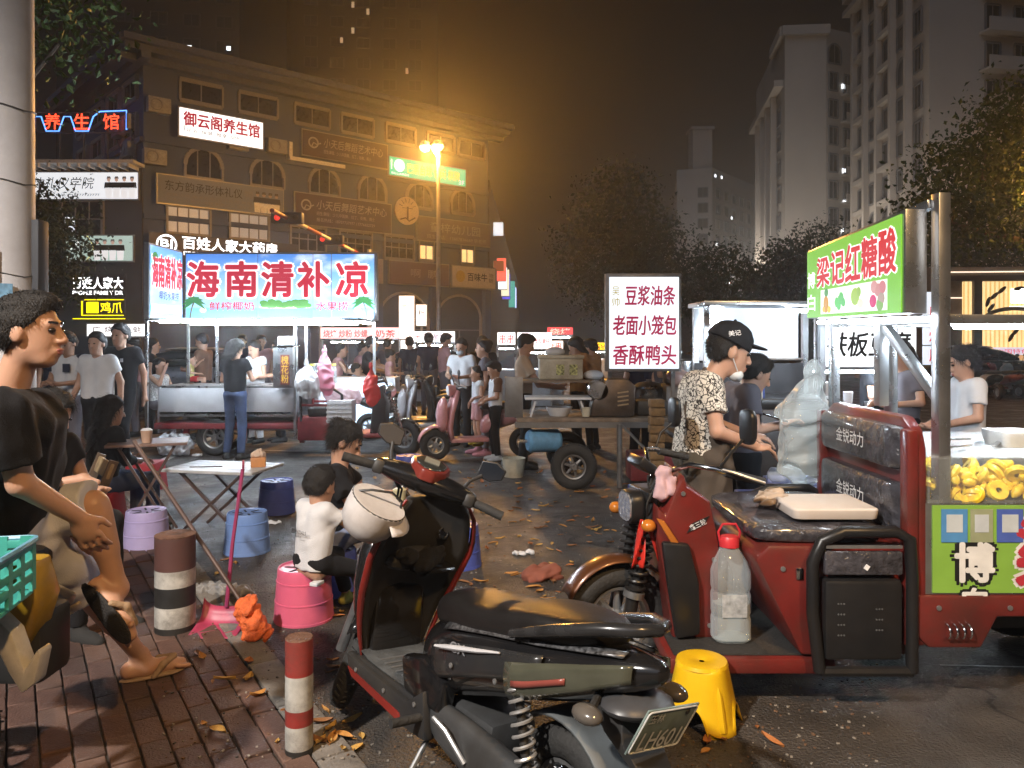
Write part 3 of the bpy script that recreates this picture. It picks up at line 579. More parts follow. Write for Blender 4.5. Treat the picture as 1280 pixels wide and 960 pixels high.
# ------------------------------------------------------------------ row of shops down the side street
FS = Face((-1.25, 42.2), (1.2, 130)); FSn = Face(LB, (-1.25, 42.2))
row = thing('shop_terrace', 'dark terrace of shops running down the side street', 'building', FS.p(0, 0)); ro = row.location.copy()
mb = MB(); FS.slab(mb, 0, FS.L, 0, 10.4, -8, 0); mb.v = [tuple(Vector(v) - ro) for v in mb.v]; mb.build('wall', mat('terrace_plaster', (0.16, 0.15, 0.15), 0.85, dirt=0.4), row, smooth=False)
for k, (s, z, w_, h, c, st) in enumerate(((2.2, 7.6, 0.9, .8, (0.8, 0.9, 1), 1.0), (2.4, 5.6, 1.5, 0.6, (0.5, 0.1, 0.08), 0.2), (6.5, 5.3, 1.6, 1.5, (1.0, 0.12, 0.08), 1.6), (8.3, 4.9, 1.0, 1.5, (1, 1, 1), 2.2), (15, 4.6, 2.2, 2.0, (0.12, 0.1, 0.8), 1.5), (13, 4.7, 0.8, 2.0, (1, .9, .6), 1.2), (30, 4.6, 2, 2.6, (0.1, 0.5, 0.4), 0.9), (36, 4.8, 1.6, 2.2, (0.5, 0.6, 1), 2))):
    t = thing('projecting_sign', ('white', 'dim red', 'bright red', 'white and red', 'violet blue', 'cream', 'teal', 'pale blue')[k] + ' lit sign projecting from the side street terrace', 'sign', FS.p(s, z, 0.05), group='signs down the side street')
    MB().box((0.35, 0, h / 2), (.62, 0.18, h)).build('casing', PLAQ, t); MB().box((0.35, -0.1, h / 2), (.56, 0.012, h * 0.94)).build('panel', glow('side_sign_%d' % k, c, st, False), t)

# ------------------------------------------------------------------ tower blocks
def tower(name, label, faces, z1, loc, back, wins, m=TOWER, extra=None):
    t = thing(name, label, 'building', loc); o = Vector(loc)
    pts = [Vector((*p, 0)) for p in faces] + [Vector((*p, 0)) for p in back]; n = len(pts)
    MB().add([p - o for p in pts] + [p - o + Vector((0, 0, z1)) for p in pts], [(i, (i + 1) % n, n + (i + 1) % n, n + i) for i in range(n)] + [tuple(range(n, 2 * n))]).build('wall', m, t, smooth=False)
    for (F, me, ss, zs) in wins:
        for s in ss:
            for z in zs: link('window', me, t, F.p(s, z, 0.01) - o, (0, 0, F.rz()))
    return t, o
def lit_bits(t, o, F, spots, w=0.35, h=0.35, m=None):
    for s, z in spots:
        mb = MB(); F.slab(mb, s, s + w, z, z + h, 0.05, 0.12); mb.v = [tuple(Vector(v) - o) for v in mb.v]; mb.build('lit_pane', m or glow('far_lit', (0.9, 0.95, 1.0), 3.0, False), t, smooth=False)
wt = window_mesh(1.9, 1.9, 2, 0.1, rows=1); wta = window_mesh(1.9, 2.2, 2, 0.1, arch=True); wtn = window_mesh(1.3, 2.0, 2, 0.09)
T1a, T1b, T1c = (33.9, 76.0), (32.6, 60.0), (44.0, 62.0); Fa, Fb = Face(T1a, T1b), Face(T1b, T1c); zs = [2.2 + 3.0 * k for k in range(14)]
t, o = tower('tower_block', 'tall pale apartment tower with columns of arched windows above the broad tree', [T1a, T1b, T1c], 46, (33, 60, 0), [(46, 80)], [(Fa, wt, (2.2, 5.0, 8.2, 11.2), [z for k, z in enumerate(zs) if k % 4 != 3 and z < 33]), (Fa, wta, (2.2, 5.0, 8.2, 11.2), [z for k, z in enumerate(zs) if k % 4 == 3 and z < 36]), (Fb, wtn, (5.6, 8.2), zs), (Fa, wtn, (14.2,), zs[:11])])
mb = MB()
for s in (0.6, 3.6, 6.6, 9.7, 12.8): Fa.slab(mb, s - 0.25, s + 0.25, 0, 34.5, 0.005, 0.55)
for z in (33.6, 34.9): Fa.slab(mb, -0.3, 15.0, z, z + 0.5, 0.005, 1.1)
for k in range(11): Fa.slab(mb, 0.86, 3.34, 1.6 + 3 * k, 2.0 + 3 * k, 0.01, 0.5); Fa.slab(mb, 6.86, 9.44, 1.6 + 3 * k, 2.0 + 3 * k, 0.01, 0.5)
mb.v = [tuple(Vector(v) - o) for v in mb.v]; mb.build('pier_and_cornice', TOWER, t, smooth=False)
for k in range(13):
    z = 1.75 + 3.0 * k
    x = MB(); Fb.slab(x, 4.4, 9.4, z, z + 0.16, 0.006, 1.15); Fb.slab(x, 4.4, 9.4, z + 0.162, z + 1.05, 1.05, 1.15); x.v = [tuple(Vector(v) - o) for v in x.v]; x.build('balcony', TOWER, t, smooth=False)
T2a, T2b, T2c, T2d = (33.7, 106), (30.2, 85.0), (34.6, 84.6), (38.8, 86.5); Fa, Fb, Fc = Face(T2a, T2b), Face(T2b, T2c), Face(T2c, T2d)
t, o = tower('tower_block', 'apartment tower with one wide blank wall between window columns', [T2a, T2b, T2c, T2d], 36, (31, 85, 0), [(44, 108)], [(Fa, wt, (6, 10, 14, 18), [z for z in zs if z < 28]), (Fc, wtn, (1.0, 3.2), [z for z in zs if z < 30]), (Fc, wta, (1.2,), [32.2])])
mb = MB(); Fb.slab(mb, -0.4, Fb.L + 0.3, 35.2, 36.2, 0.005, 0.6); Fa.slab(mb, 14.5, Fa.L + 0.3, 35.2, 36.2, 0.005, 0.6); Fa.slab(mb, 0, 20.4, 30, 30.7, 0.005, 1.0)
for s in (4, 8, 12, 16): Fa.slab(mb, s - 0.3, s + 0.3, 0, 30, 0.005, 0.7)
mb.v = [tuple(Vector(v) - o) for v in mb.v]; mb.build('cornice', TOWER, t, smooth=False)
for k in range(10):
    z = 1.75 + 3.0 * k; x = MB(); Fc.slab(x, 2.2, 4.5, z, z + 0.16, 0.006, 0.9); Fc.slab(x, 2.2, 4.5, z + 0.162, z + 1.0, 0.8, 0.9); x.v = [tuple(Vector(v) - o) for v in x.v]; x.build('balcony', TOWER, t, smooth=False)
lit_bits(t, o, Fc, ((2.4, 20.2), (2.3, 29.6), (2.2, 13.5), (2.5, 16.8)), 0.4, 0.5)
T3a, T3b, T3c = (32.2, 150), (38.6, 148), (56, 170); Fa, Fb = Face(T3a, T3b), Face(T3b, T3c)
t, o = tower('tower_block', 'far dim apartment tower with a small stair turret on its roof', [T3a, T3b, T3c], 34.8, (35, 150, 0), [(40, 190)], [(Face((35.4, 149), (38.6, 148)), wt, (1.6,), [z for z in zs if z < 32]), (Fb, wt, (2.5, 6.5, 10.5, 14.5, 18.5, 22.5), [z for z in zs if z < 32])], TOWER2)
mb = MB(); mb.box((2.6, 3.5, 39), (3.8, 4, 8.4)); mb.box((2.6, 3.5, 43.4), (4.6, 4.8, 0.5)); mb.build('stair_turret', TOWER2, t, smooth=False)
lit_bits(t, o, Fb, ((1, 33.2), (4, 33.4), (1.5, 20), (5, 10), (5, 12), (9, 26)), 0.6, 0.5)
D1a, D1b, D1c = (-44, 128), (-34, 118), (-11.5, 120); Fa, Fb = Face(D1a, D1b), Face(D1b, D1c)
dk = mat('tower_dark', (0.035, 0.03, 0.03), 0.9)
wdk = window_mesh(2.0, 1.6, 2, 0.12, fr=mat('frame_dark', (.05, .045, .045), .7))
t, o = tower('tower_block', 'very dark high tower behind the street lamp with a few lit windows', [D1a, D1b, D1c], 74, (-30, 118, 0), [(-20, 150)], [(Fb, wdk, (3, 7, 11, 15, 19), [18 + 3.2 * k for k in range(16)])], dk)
lit_bits(t, o, Fb, ((9.2, 53), (9.2, 49), (7.6, 38.5), (9.2, 37.3), (11.3, 35.6), (9.2, 31), (11.5, 52), (7.5, 47.5), (17.5, 43), (17.6, 37.5)), 0.45, 0.9, glow('dim_lit', (1.0, 0.7, 0.4), 0.45, False))
D2a, D2b, D2c = (-60, 112), (-57, 96), (-35.5, 100); Fb = Face(D2b, D2c)
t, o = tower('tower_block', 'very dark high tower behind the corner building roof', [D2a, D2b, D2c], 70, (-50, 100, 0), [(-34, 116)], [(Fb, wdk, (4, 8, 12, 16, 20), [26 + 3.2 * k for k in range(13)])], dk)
lit_bits(t, o, Fb, ((20.3, 39.2), (14, 47), (15.5, 39)), 0.5, 0.5)

# ------------------------------------------------------------------ golden shop across the road on the right
FG = Face((13.9, 26.5), (24, 25.5)); t = thing('golden_shop', 'golden slatted shopfront with dark arches and leaf ornaments across the road', 'building', FG.p(0, 0)); o = t.location.copy()
def gp(nm, f, m, par=None):
    mb = MB(); f(mb); mb.v = [tuple(Vector(v) - o) for v in mb.v]; return mb.build(nm, m, par or t, smooth=False)
gp('wall', lambda b: FG.slab(b, 0, FG.L, 0, 4.1, -6, 0), mat('shop_wall', (0.2, 0.16, 0.13), 0.8))
gold = glow('gold_slats', (1.0, 0.66, 0.22), 1.15)
tt = gold.node_tree; bb = tt.nodes['Principled BSDF']; tc = tt.nodes.new('ShaderNodeTexCoord'); wv = tt.nodes.new('ShaderNodeTexWave'); wv.inputs['Scale'].default_value = 2.2; wv.bands_direction = 'X'
rr = tt.nodes.new('ShaderNodeValToRGB'); rr.color_ramp.elements[0].color = (0.75, 0.4, 0.1, 1); rr.color_ramp.elements[1].color = (1.0, 0.74, 0.34, 1); rr.color_ramp.elements[1].position = 0.5
tt.links.new(tc.outputs['Object'], wv.inputs['Vector']); tt.links.new(wv.outputs['Fac'], rr.inputs[0]); tt.links.new(rr.outputs[0], bb.inputs['Emission Color'])
for a, b in ((1.55, 1.9), (2.05, 4.25), (4.55, 7.2)):
    gp('gold_panel', lambda m_: FG.slab(m_, a, b, 2.3, 3.6, 0.002, 0.05), gold); gp('gold_panel', lambda m_: FG.slab(m_, a, b, 1.35, 2.05, 0.002, 0.05), gold)
dkb = mat('arch_brown', (0.07, 0.045, 0.04), 0.6)
gp('beam', lambda b: (FG.slab(b, 0.8, 9.5, 3.62, 3.8, 0.003, 0.2), FG.slab(b, 0.8, 9.5, 2.07, 2.28, 0.003, 0.2)), dkb)
for s in (1.97, 4.4, 7.3): gp('pillar', lambda b: FG.slab(b, s - 0.13, s + 0.13, 0, 3.62, 0.06, 0.22), dkb)
for s0, s1 in ((2.2, 4.2), (4.6, 7.2)):
    c = (s0 + s1) / 2; gp('arch', lambda b: b.tube([FG.p(c + (s1 - s0) * 0.5 * math.cos(R(a)), 2.25 + 0.42 * math.sin(R(a)), 0.1) for a in range(0, 181, 12)], 0.07, 6), dkb)
    for a, z, q_ in ((-.85, 2.9, 70), (-.65, 3.1, 40), (-.75, 2.7, 50), (-.4, 3.3, 40), (-.1, 1.7, 60), (.05, 1.9, 50), (.15, 3.35, 10)): gp('leaf_ornament', lambda b: b.ell(FG.p(c + a, z, 0.08), (0.19, 0.02, 0.07), 8, 6, Matrix.Rotation(R(-q_), 3, 'Y')), dkb)
gp('lettering_glow', lambda b: (FG.slab(b, 3.1, 3.7, 2.85, 3.35, 0.06, 0.09), FG.slab(b, 3.05, 4.15, 2.6, 2.75, 0.06, 0.09)), glow('shop_name_white', (1, 1, 0.97), 3, False))
gp('shop_interior', lambda b: FG.slab(b, 2.1, 4.2, 0.9, 1.33, 0.002, 0.04), glow('warm_interior', (1.0, 0.55, 0.2), 0.5, False))
tb, at, _ = sign_board('shop_banner', 'pale banner with pink letters under the golden shopfront', FG, 2.4, 5.2, 1.1, 1.35, glow('banner_pale', (0.85, 0.8, 0.95), 0.8, False), out=0.3, frame=False)
letters(tb, at, '中国特色家  火锅烧烤', 2.5, 5.0, 1.22, 0.16, REDT, FG)
tb, at, _ = sign_board('old_shop_sign', 'small white lit letters on a dark fascia beside the golden shop', FG, 0.3, 1.6, 2.0, 2.35, mat('fascia_dark', (0.04, 0.04, 0.045), 0.6), out=0.3, frame=False)
letters(tb, at, '古北', 1.0, 1.55, 2.18, 0.26, MATS['letter_white'], FG, off=0.01)
gp('edge_light', lambda b: (FG.slab(b, 0.35, 1.5, 3.02, 3.06, 0.1, 0.14), FG.slab(b, 0.35, 1.5, 2.42, 2.46, 0.1, 0.14), FG.slab(b, 1.0, 4.3, 3.9, 3.94, 0.1, 0.14)), glow('edge_led', (1, 0.8, 0.6), 1.6, False))
wall = MB(); Fw = Face((7.0, 58), (40, 48)); Fw.slab(wall, 0, Fw.L, 0, 3.4, -1, 0)
tag(wall.build('boundary_wall', mat('compound_wall', (0.1, 0.095, 0.09), 0.9, dirt=0.5), smooth=False), 'long dark compound wall below the tower blocks', 'wall')

# ------------------------------------------------------------------ trees
def leaf_mat(nm, col, var=0.5): return mat(nm, col, 0.55, var=var, scale=1.2, spec=0.3)
BARK = mat('bark', (0.09, 0.07, 0.055), 0.9, bump=0.6, bscale=30)
def leaf_cloud(name, blobs, n, size, m, parent, seed):
    """leaf-sized faces in clumps through the volume of several lobes"""
    rs = np.random.RandomState(seed); vs_, w = [], np.array([b[3] * b[4] * b[5] for b in blobs]); w = w / w.sum()
    C = []
    for b, k in zip(blobs, rs.multinomial(max(8, n // 28), w)):
        d = rs.normal(size=(k, 3)); d /= np.linalg.norm(d, axis=1)[:, None]; r = rs.uniform(0.35, 1.0, k) ** 0.5
        C.append(np.array(b[:3]) + d * r[:, None] * np.array(b[3:6]))
    C = np.concatenate(C); k = len(C); per = n // k + 1
    sp = size * 2.6
    L = (C[:, None, :] + rs.normal(size=(k, per, 3)) * sp * np.array([1, 1, 0.6])).reshape(-1, 3); N = len(L)
    a = rs.normal(size=(N, 3)); a[:, 2] -= 0.5; a /= np.linalg.norm(a, axis=1)[:, None]; b = np.cross(a, rs.normal(size=(N, 3))); b /= np.linalg.norm(b, axis=1)[:, None]
    s = size * rs.uniform(0.45, 1.3, (N, 1)); c = np.cross(a, b) * 0.15 * s
    V = np.stack([L, L + a * s * 0.5 + b * s * 0.28 + c, L + a * s, L + a * s * 0.5 - b * s * 0.28 + c], 1).reshape(-1, 3)
    me = npmesh(name, V, np.arange(N * 4).reshape(-1, 4), m); me.polygons.foreach_set('use_smooth', np.zeros(N, bool)); return link(name, me, parent)
def tree(label, base, h, blobs, n, size, lm, seed, r=0.16, group=None):
    t = thing('tree', label, 'tree', base, group=group); rg = random.Random(seed); mb = MB(); top = Vector((rg.uniform(-.2, .2), rg.uniform(-.2, .2), h * 0.6))
    mb.tube([(0, 0, 0), (0.04, 0.02, h * 0.2), top * 0.65, top], [r * 1.3, r, r * 0.75, r * 0.45], 10)
    for b in blobs:
        s = top * rg.uniform(0.5, 1.0); e = Vector(b[:3]); md = (s + e) / 2 + Vector((rg.uniform(-.3, .3), rg.uniform(-.3, .3), rg.uniform(0, .4)))
        mb.tube([s, md, e, e + Vector((rg.uniform(-.4, .4), rg.uniform(-.4, .4), b[5] * 0.6))], [r * 0.45, r * 0.32, r * 0.18, r * 0.06], 7)
    mb.build('trunk', BARK, t); leaf_cloud('crown', blobs, n, size, lm, t, seed); return t
LG, LD, LM = leaf_mat('leaf_green', (0.06, 0.105, 0.025)), leaf_mat('leaf_dark', (0.025, 0.05, 0.028)), leaf_mat('leaf_mid', (0.05, 0.085, 0.03))
tree('broad tree beside the road with leaves lit orange by a hidden lamp', (13.6, 19.4, 0), 7.5, [(0, 0, 6.6, 2.0, 1.8, 1.7), (-1.9, -.3, 5.6, 1.5, 1.4, 1.2), (1.6, .3, 5.2, 1.7, 1.5, 1.5), (-2.4, 0.2, 4.6, 1.3, 1.2, .8), (.4, -.6, 4.5, 1.7, 1.4, .9), (1.8, 0, 7.6, 1.5, 1.4, 1.1)], 26000, 0.15, LM, 5, 0.2)
tree('tall dark tree standing alone at the end of the street', (7.0, 50, 0), 12.5, [(0, 0, 10.0, 2.4, 2.2, 2.6), (-1.2, 0, 7.2, 2.6, 2.3, 2.4), (1.5, 0, 7.4, 2.6, 2.3, 2.6), (0, -.6, 5.0, 3.0, 2.5, 2.0)], 14000, 0.3, LD, 8, 0.22)
for k, (x, y, s) in enumerate(((11.5, 44, 1.0), (14.6, 40, 0.95), (10.2, 58, 1.25), (18.6, 46, 1.2), (22.5, 38, 1.1))):
    tree(('bushy dark tree behind the steel hooded grill stall', 'rounded dark tree beside the steel grill stall', 'dark tree beyond the compound wall right of the lone tree', 'dark tree below the tower with the blank wall', 'dark tree below the tower with arched windows')[k], (x, y, 0), 6.8 * s, [(0, 0, 5.6 * s, 1.7 * s, 1.6 * s, 1.5 * s), (-1.2 * s, 0, 4.2 * s, 1.8 * s, 1.6 * s, 1.4 * s), (1.3 * s, 0, 4.3 * s, 1.8 * s, 1.6 * s, 1.5 * s)], 8000, 0.24, LD, 20 + k)
tree('leafy tree reaching over the white pole with yellow green leaves', (-6.7, 9.0, 0), 6.2, [(0, 0, 6.6, 1.3, 1.3, 1.0), (1.55, -.3, 4.95, 0.34, 0.5, 0.55), (1.2, -.3, 5.5, 0.75, 0.8, 0.7), (0.9, -.2, 6.3, 0.9, 0.9, 0.6), (-.9, .4, 5.8, 1.0, 1.0, 0.9)], 9000, 0.11, LG, 11, 0.15)
tree('dark street tree in front of the etiquette lightbox', (-15.2, 24.5, 0), 6.4, [(0, 0, 5.6, 1.0, 1.0, 0.9), (-.8, 0, 4.6, 1.1, 1.0, 0.9), (.7, 0, 4.4, 0.8, 0.9, 0.9), (0.2, 0, 3.4, 1.0, 0.9, 0.7)], 7000, 0.17, LD, 13, 0.12)
# big white steel pole at the left edge
pp = Vector((-3.335, 5.05, 0)); t = thing('utility_pole', 'thick white painted steel pole with scratches and a taped notice', 'pole', pp)
MB().cyl((0, 0, 0), (0, 0, 7), 0.185, 0.15, 40).build('shaft', mat('white_pole', (0.62, 0.62, 0.66), 0.45, var=0.06, scale=3, dirt=0.5, dirtcol=(0.3, 0.28, 0.28)), t)
for z in (2.62, 3.1, 2.02):
    pts = [(0.178 * math.cos(R(a)), 0.178 * math.sin(R(a)), z + 0.012 * math.sin(a * 0.05)) for a in range(0, 360, 20)]; MB().tube(pts, 0.004, 5, True).build('band', mat('wire_dark', (0.1, 0.1, 0.1), 0.6), t)
MB().box((0.1, -0.165, 1.86), (0.1, 0.012, 0.2), R(28)).build('notice', mat('paper_blue', (0.15, 0.3, 0.45), 0.7, var=0.6, scale=14), t); MB().box((0.02, -0.182, 2.06), (0.12, 0.01, 0.22), R(6)).build('notice', mat('paper_grey', (0.5, 0.52, 0.55), 0.8, var=0.4, scale=16), t)
MB().box((0.17, 0.06, 2.12), (0.1, 0.12, 0.55)).build('junction_box', mat('box_grey', (0.07, 0.075, 0.09), 0.6), t, bevel=0.01)
# traffic signal on a long arm
a, b = P(340, 262, 17.5), P(462, 330, 28); a.z = b.z = 4.55; d = (b - a).normalized()
t = thing('traffic_signal', 'traffic signal arm with two red lit heads above the blue stall', 'traffic light', (b.x, b.y, 0)); o = t.location.copy()
MB().cyl((0, 0, 0), (0, 0, 4.9), 0.11, 0.09, 14).build('post', STEEL, t)
for k in range(8): MB().cyl(a - o + d * (k * (b - a).length / 8), a - o + d * ((k + 1) * (b - a).length / 8), 0.055, n=10).build('arm_segment', mat('arm_white', (0.55, 0.5, 0.48), 0.5) if k % 2 else mat('arm_red', (0.3, 0.05, 0.04), 0.5), t)
for f in (0.12, 0.5):
    c = a + d * (f * (b - a).length) - o
    hd = MB().box(c + Vector((0, -0.15, 0.0)), (.75, 0.25, 0.27)).build('signal_head', mat('signal_black', (0.03, 0.03, 0.035), 0.6), t, bevel=0.03)
    for k, gm in ((-1, glow('signal_red', (1, 0.03, 0.02), 1.0, False)), (0, mat('signal_off', (0.05, 0.04, 0.02), 0.4)), (1, MATS['signal_off'])): MB().lathe([(0, -0.02), (0.07, 0), (0.08, 0.02)], c + Vector((k * 0.22, -0.285, 0)), (0, 1, 0), 16).build('lens', gm, hd)
# ================================================================== PEOPLE: one skinned body each, hair and clothing as children
def V(*a): return np.array(a[0] if len(a) == 1 else a, float)
def nrm(v): v = V(v); return v / max(np.linalg.norm(v), 1e-9)
def lp(a, b, t): return V(a) * (1 - t) + V(b) * t
STAND = dict(hiL=(0, .085, .9), hiR=(0, -.085, .9), knL=(.02, .1, .49), knR=(.02, -.1, .49), anL=(-.02, .1, .09), anR=(-.02, -.1, .09), shL=(-.01, .165, 1.385), shR=(-.01, -.165, 1.385),
             elL=(-.03, .225, 1.11), elR=(-.03, -.225, 1.11), wrL=(.05, .23, .87), wrR=(.05, -.23, .87), neck=(0, 0, 1.43), head=(.025, 0, 1.575), hf=(1, 0, -.05), tL=(1, .15, 0), tR=(1, -.15, 0), dL=(.2, 0, -1), dR=(.2, 0, -1))
def pose(base=None, **k): d = dict(base or STAND); d.update(k); return d
def raise_seat(zs, lean=0.0, kx=.42, ky=.12, ax=.42, az=.09):
    d = dict(STAND); dz = zs + .1 - .92
    for j in ('shL', 'shR', 'elL', 'elR', 'wrL', 'wrR', 'neck', 'head'): x, y, z = d[j]; d[j] = (x + lean * (z - .92), y, z + dz - 0.5 * lean * lean * (z - .9))
    for s, y in (('L', 1), ('R', -1)): d['hi' + s] = (0, .085 * y, zs + .1); d['kn' + s] = (kx, ky * y, zs + .1 if az < .2 else zs - .02); d['an' + s] = (ax, (ky + .01) * y, az); d['el' + s] = (.06 + lean * .25, .24 * y, zs + .32); d['wr' + s] = (.3, .13 * y, zs + .28); d['d' + s] = (1, -.3 * y, .1)
    return d
WALK = pose(knL=(.16, .09, .52), anL=(.1, .09, .09), knR=(-.02, -.09, .49), anR=(-.24, -.09, .14), wrL=(-.06, .25, .88), wrR=(.14, -.24, .9), elL=(-.09, .23, 1.12), elR=(.0, -.23, 1.11))
HOLD = pose(elL=(.02, .235, 1.12), elR=(.02, -.235, 1.12), wrL=(.26, .1, 1.1), wrR=(.26, -.1, 1.1), dL=(.8, -.5, .2), dR=(.8, .5, .2), hf=(1, 0, -.35))
def ride(zs=.76): d = raise_seat(zs, .12, .34, .14, .36, .34); d.update(elL=(.2, .27, zs + .36), elR=(.2, -.27, zs + .36), wrL=(.42, .26, zs + .3), wrR=(.42, -.26, zs + .3)); return d
SKIN = mat('skin', (0.47, 0.27, 0.185), 0.5, var=0.06, scale=9, bump=0.06, bscale=200); SKIN.node_tree.nodes['Principled BSDF'].inputs['Subsurface Weight'].default_value = 0.08
SKIN2 = mat('skin_tan', (0.36, 0.2, 0.13), 0.5, var=0.07, scale=9, bump=0.06, bscale=200)
HAIR = mat('hair_black', (0.012, 0.01, 0.009), 0.62, var=0.4, scale=40, bump=0.5, bscale=160)
LIP = mat('lips', (0.33, 0.11, 0.09), 0.45); EYE = mat('eye_dark', (0.02, 0.015, 0.012), 0.2); EYW = mat('eye_white', (0.6, 0.57, 0.54), 0.3)
def cloth(nm, c, rough=0.85, **k): return mat('cloth_' + nm, c, rough, var=k.pop('var', 0.1), scale=k.pop('scale', 6), bump=k.pop('bump', 0.25), bscale=k.pop('bscale', 240), spec=0.2, sheen=0.02, **k)
BLK = cloth('black', (0.012, 0.012, 0.014)); WHI = cloth('white', (0.68, 0.68, 0.7)); NAVY = cloth('navy', (0.02, 0.025, 0.05)); PINK = cloth('pink', (0.5, 0.27, 0.27)); DENIM = cloth('denim', (0.06, 0.085, 0.17), var=0.3, scale=5)
GREY = cloth('grey', (0.14, 0.13, 0.15)); BEIGE = cloth('beige', (0.45, 0.34, 0.25)); BROWN = cloth('brown', (0.16, 0.085, 0.055)); REDC = cloth('red', (0.38, 0.04, 0.04)); BLUEC = cloth('blue', (0.12, 0.22, 0.4)); YELC = cloth('yellow', (0.55, 0.48, 0.18)); SKYC = cloth('pale_blue', (0.35, 0.45, 0.6)); KHA = cloth('shorts_grey', (0.3, 0.27, 0.27)); OLIVE = cloth('olive', (0.07, 0.06, 0.045)); LILAC = cloth('lilac', (0.42, 0.36, 0.44))
def person(label, loc, face=0.0, h=1.7, J=None, top=BLK, sleeve=0.55, bottom=DENIM, leg=1.0, hair='short', shoe=None, vox=0.016, skin=None, group=None, hs=1.0, wide=1.0, thick=1.0, skirt=0.0, det=0, wr=0.003, mask=False, neck_z=0.03, topmat2=None, hand=None, hairm=None, hem=0.02, extra=None, world=False, seed=0):
    """J: joints in the body's frame (x forward, y left) for a 1.7 m adult, or world points when world is set"""
    J = {k: V(v) for k, v in pose(J).items()}; S = h / 1.7 if not world else 1.0; skin = skin or SKIN; Zl = V(0, 0, 1)
    PT = ('hiL', 'hiR', 'knL', 'knR', 'anL', 'anR', 'shL', 'shR', 'elL', 'elR', 'wrL', 'wrR', 'neck', 'head')
    L0 = V(loc[0], loc[1], loc[2] if len(loc) > 2 else 0)
    for k in PT: J[k] = (J[k] - L0) if world else J[k] * S
    s = S if not world else h / 1.7
    w = wide * s; th = thick * s
    shM, hiM = (J['shL'] + J['shR']) / 2, (J['hiL'] + J['hiR']) / 2; up = nrm(shM - hiM); lS, lH = nrm(J['shL'] - J['shR']), nrm(J['hiL'] - J['hiR'])
    body, shirt, pants, hr, shoes, lips, eyes = [], [], [], [], [], [], []
    def torso(g, e, flat=0, z=hem):
        for q in (1, -1): g.append(cap(shM + lS * q * .078 * w - up * .065 * s, hiM + lH * q * .06 * w + up * z * s, (.098 + e) * th, (.1 + e) * th, k=.05 * s, flat=flat))
        g.append(cap(J['shL'] * .93 + shM * .07 - up * .02 * s, J['shR'] * .93 + shM * .07 - up * .02 * s, (.05 + e) * th, k=.05 * s))
    torso(body, -.014)
    hc = J['head']; f = nrm(J['hf']); H = s * hs * 1.06
    l = nrm(np.cross(Zl, f)) if abs(f[2]) < .95 else V(0, 1, 0); u = np.cross(f, l); M = np.stack([f, l, u], 1)
    def hp(x, y, z): return hc + (f * x + l * y + u * z) * H
    def he(x, y, z, a, b, c, k=.02, neg=False): return ell(hp(x, y, z), (a * H, b * H, c * H), k * H, M, neg)
    body.append(cap(J['neck'] - up * .05 * s, hp(-.02, 0, -.06), .056 * th, .05 * H, k=.03 * s))
    body += [he(-.012, 0, .03, .097, .077, .09), he(.022, 0, -.035, .074, .062, .085, .03), he(.055, 0, -.098, .032, .036, .026, .03)]
    if det: body += [cap(hp(.078, -.034, .026), hp(.078, .034, .026), .013 * H, k=.015 * H)] + [he(.1, q * .031, .004, .013, .016, .009, .012, True) for q in (1, -1)]
    body += [cap(hp(.09, 0, .014), hp(.112, 0, -.03), .008 * H, .014 * H, k=.012 * H)] + [he(-.008, q * .079, -.008, .024, .012, .034, .008) for q in (1, -1)]
    if det:
        body += [he(.103, q * .012, -.034, .011, .011, .009, .01) for q in (1, -1)] + [he(.09, 0, -.07, .014, .026, .016, .015)]
        lips += [he(.1, 0, -.064, .008, .024, .006, .004), he(.098, 0, -.074, .009, .02, .007, .004)]
        eyes += [he(.085, q * .032, .005, .0125, .014, .009, 0) for q in (1, -1)] + [cap(hp(.095, q * .016, .031), hp(.083, q * .052, .033), .005 * H, .004 * H, 0) for q in (1, -1)]
    elif det == 0 and vox < .02: eyes += [he(.09, q * .03, .006, .012, .014, .007, 0) for q in (1, -1)]
    for q, y in (('L', 1), ('R', -1)):
        sh, el, wr_, hi, kn, an = (J[a + q] for a in ('sh', 'el', 'wr', 'hi', 'kn', 'an')); dw = nrm(J['d' + q])
        body += [cap(sh, el, .047 * th, .038 * th, k=.02 * s), cap(el, wr_, .038 * th, .026 * th, k=.012 * s), cap(hi, kn, .078 * th, .054 * th, k=.03 * s), cap(kn, an, .053 * th, .034 * th, k=.015 * s), cap(lp(kn, an, .12), lp(kn, an, .5), .056 * th, .045 * th, k=.02 * s)]
        # hand
        hd = nrm(lp(nrm(wr_ - el), dw, .5)); pn = nrm(np.cross(hd, V(.2, y, .3))); ww = np.cross(hd, pn)
        if hand and q in hand: hd, pn = nrm(hand[q][0]), nrm(hand[q][1]); ww = np.cross(hd, pn)
        if vox <= .010:
            pc = wr_ + hd * .045 * s; Mh = np.stack([hd, ww, pn], 1); body.append(ell(pc, (.05 * s, .04 * s, .019 * s), .015 * s, Mh))
            cu = hand[q][2] if hand and q in hand else .5; ty = hand[q][3] if hand and q in hand and len(hand[q]) > 3 else -y
            for i in range(4):
                b0 = wr_ + hd * .078 * s + ww * (i - 1.5) * .0205 * s; Lf = (.03, .036, .034, .027)[i if ty < 0 else 3 - i] * s * 1.15
                d1 = nrm(hd * (1 - .35 * cu) + pn * .55 * cu); d2 = nrm(hd * (1 - .95 * cu) + pn * 1.1 * cu); b1 = b0 + d1 * Lf; b2 = b1 + d2 * Lf * .9; b3 = b2 + nrm(d2 + pn * .5 * cu) * Lf * .6
                body += [cap(b0, b1, .0095 * s, .0088 * s, k=.004 * s), cap(b1, b2, .0088 * s, .008 * s, k=.003 * s), cap(b2, b3, .008 * s, .0068 * s, k=.003 * s)]
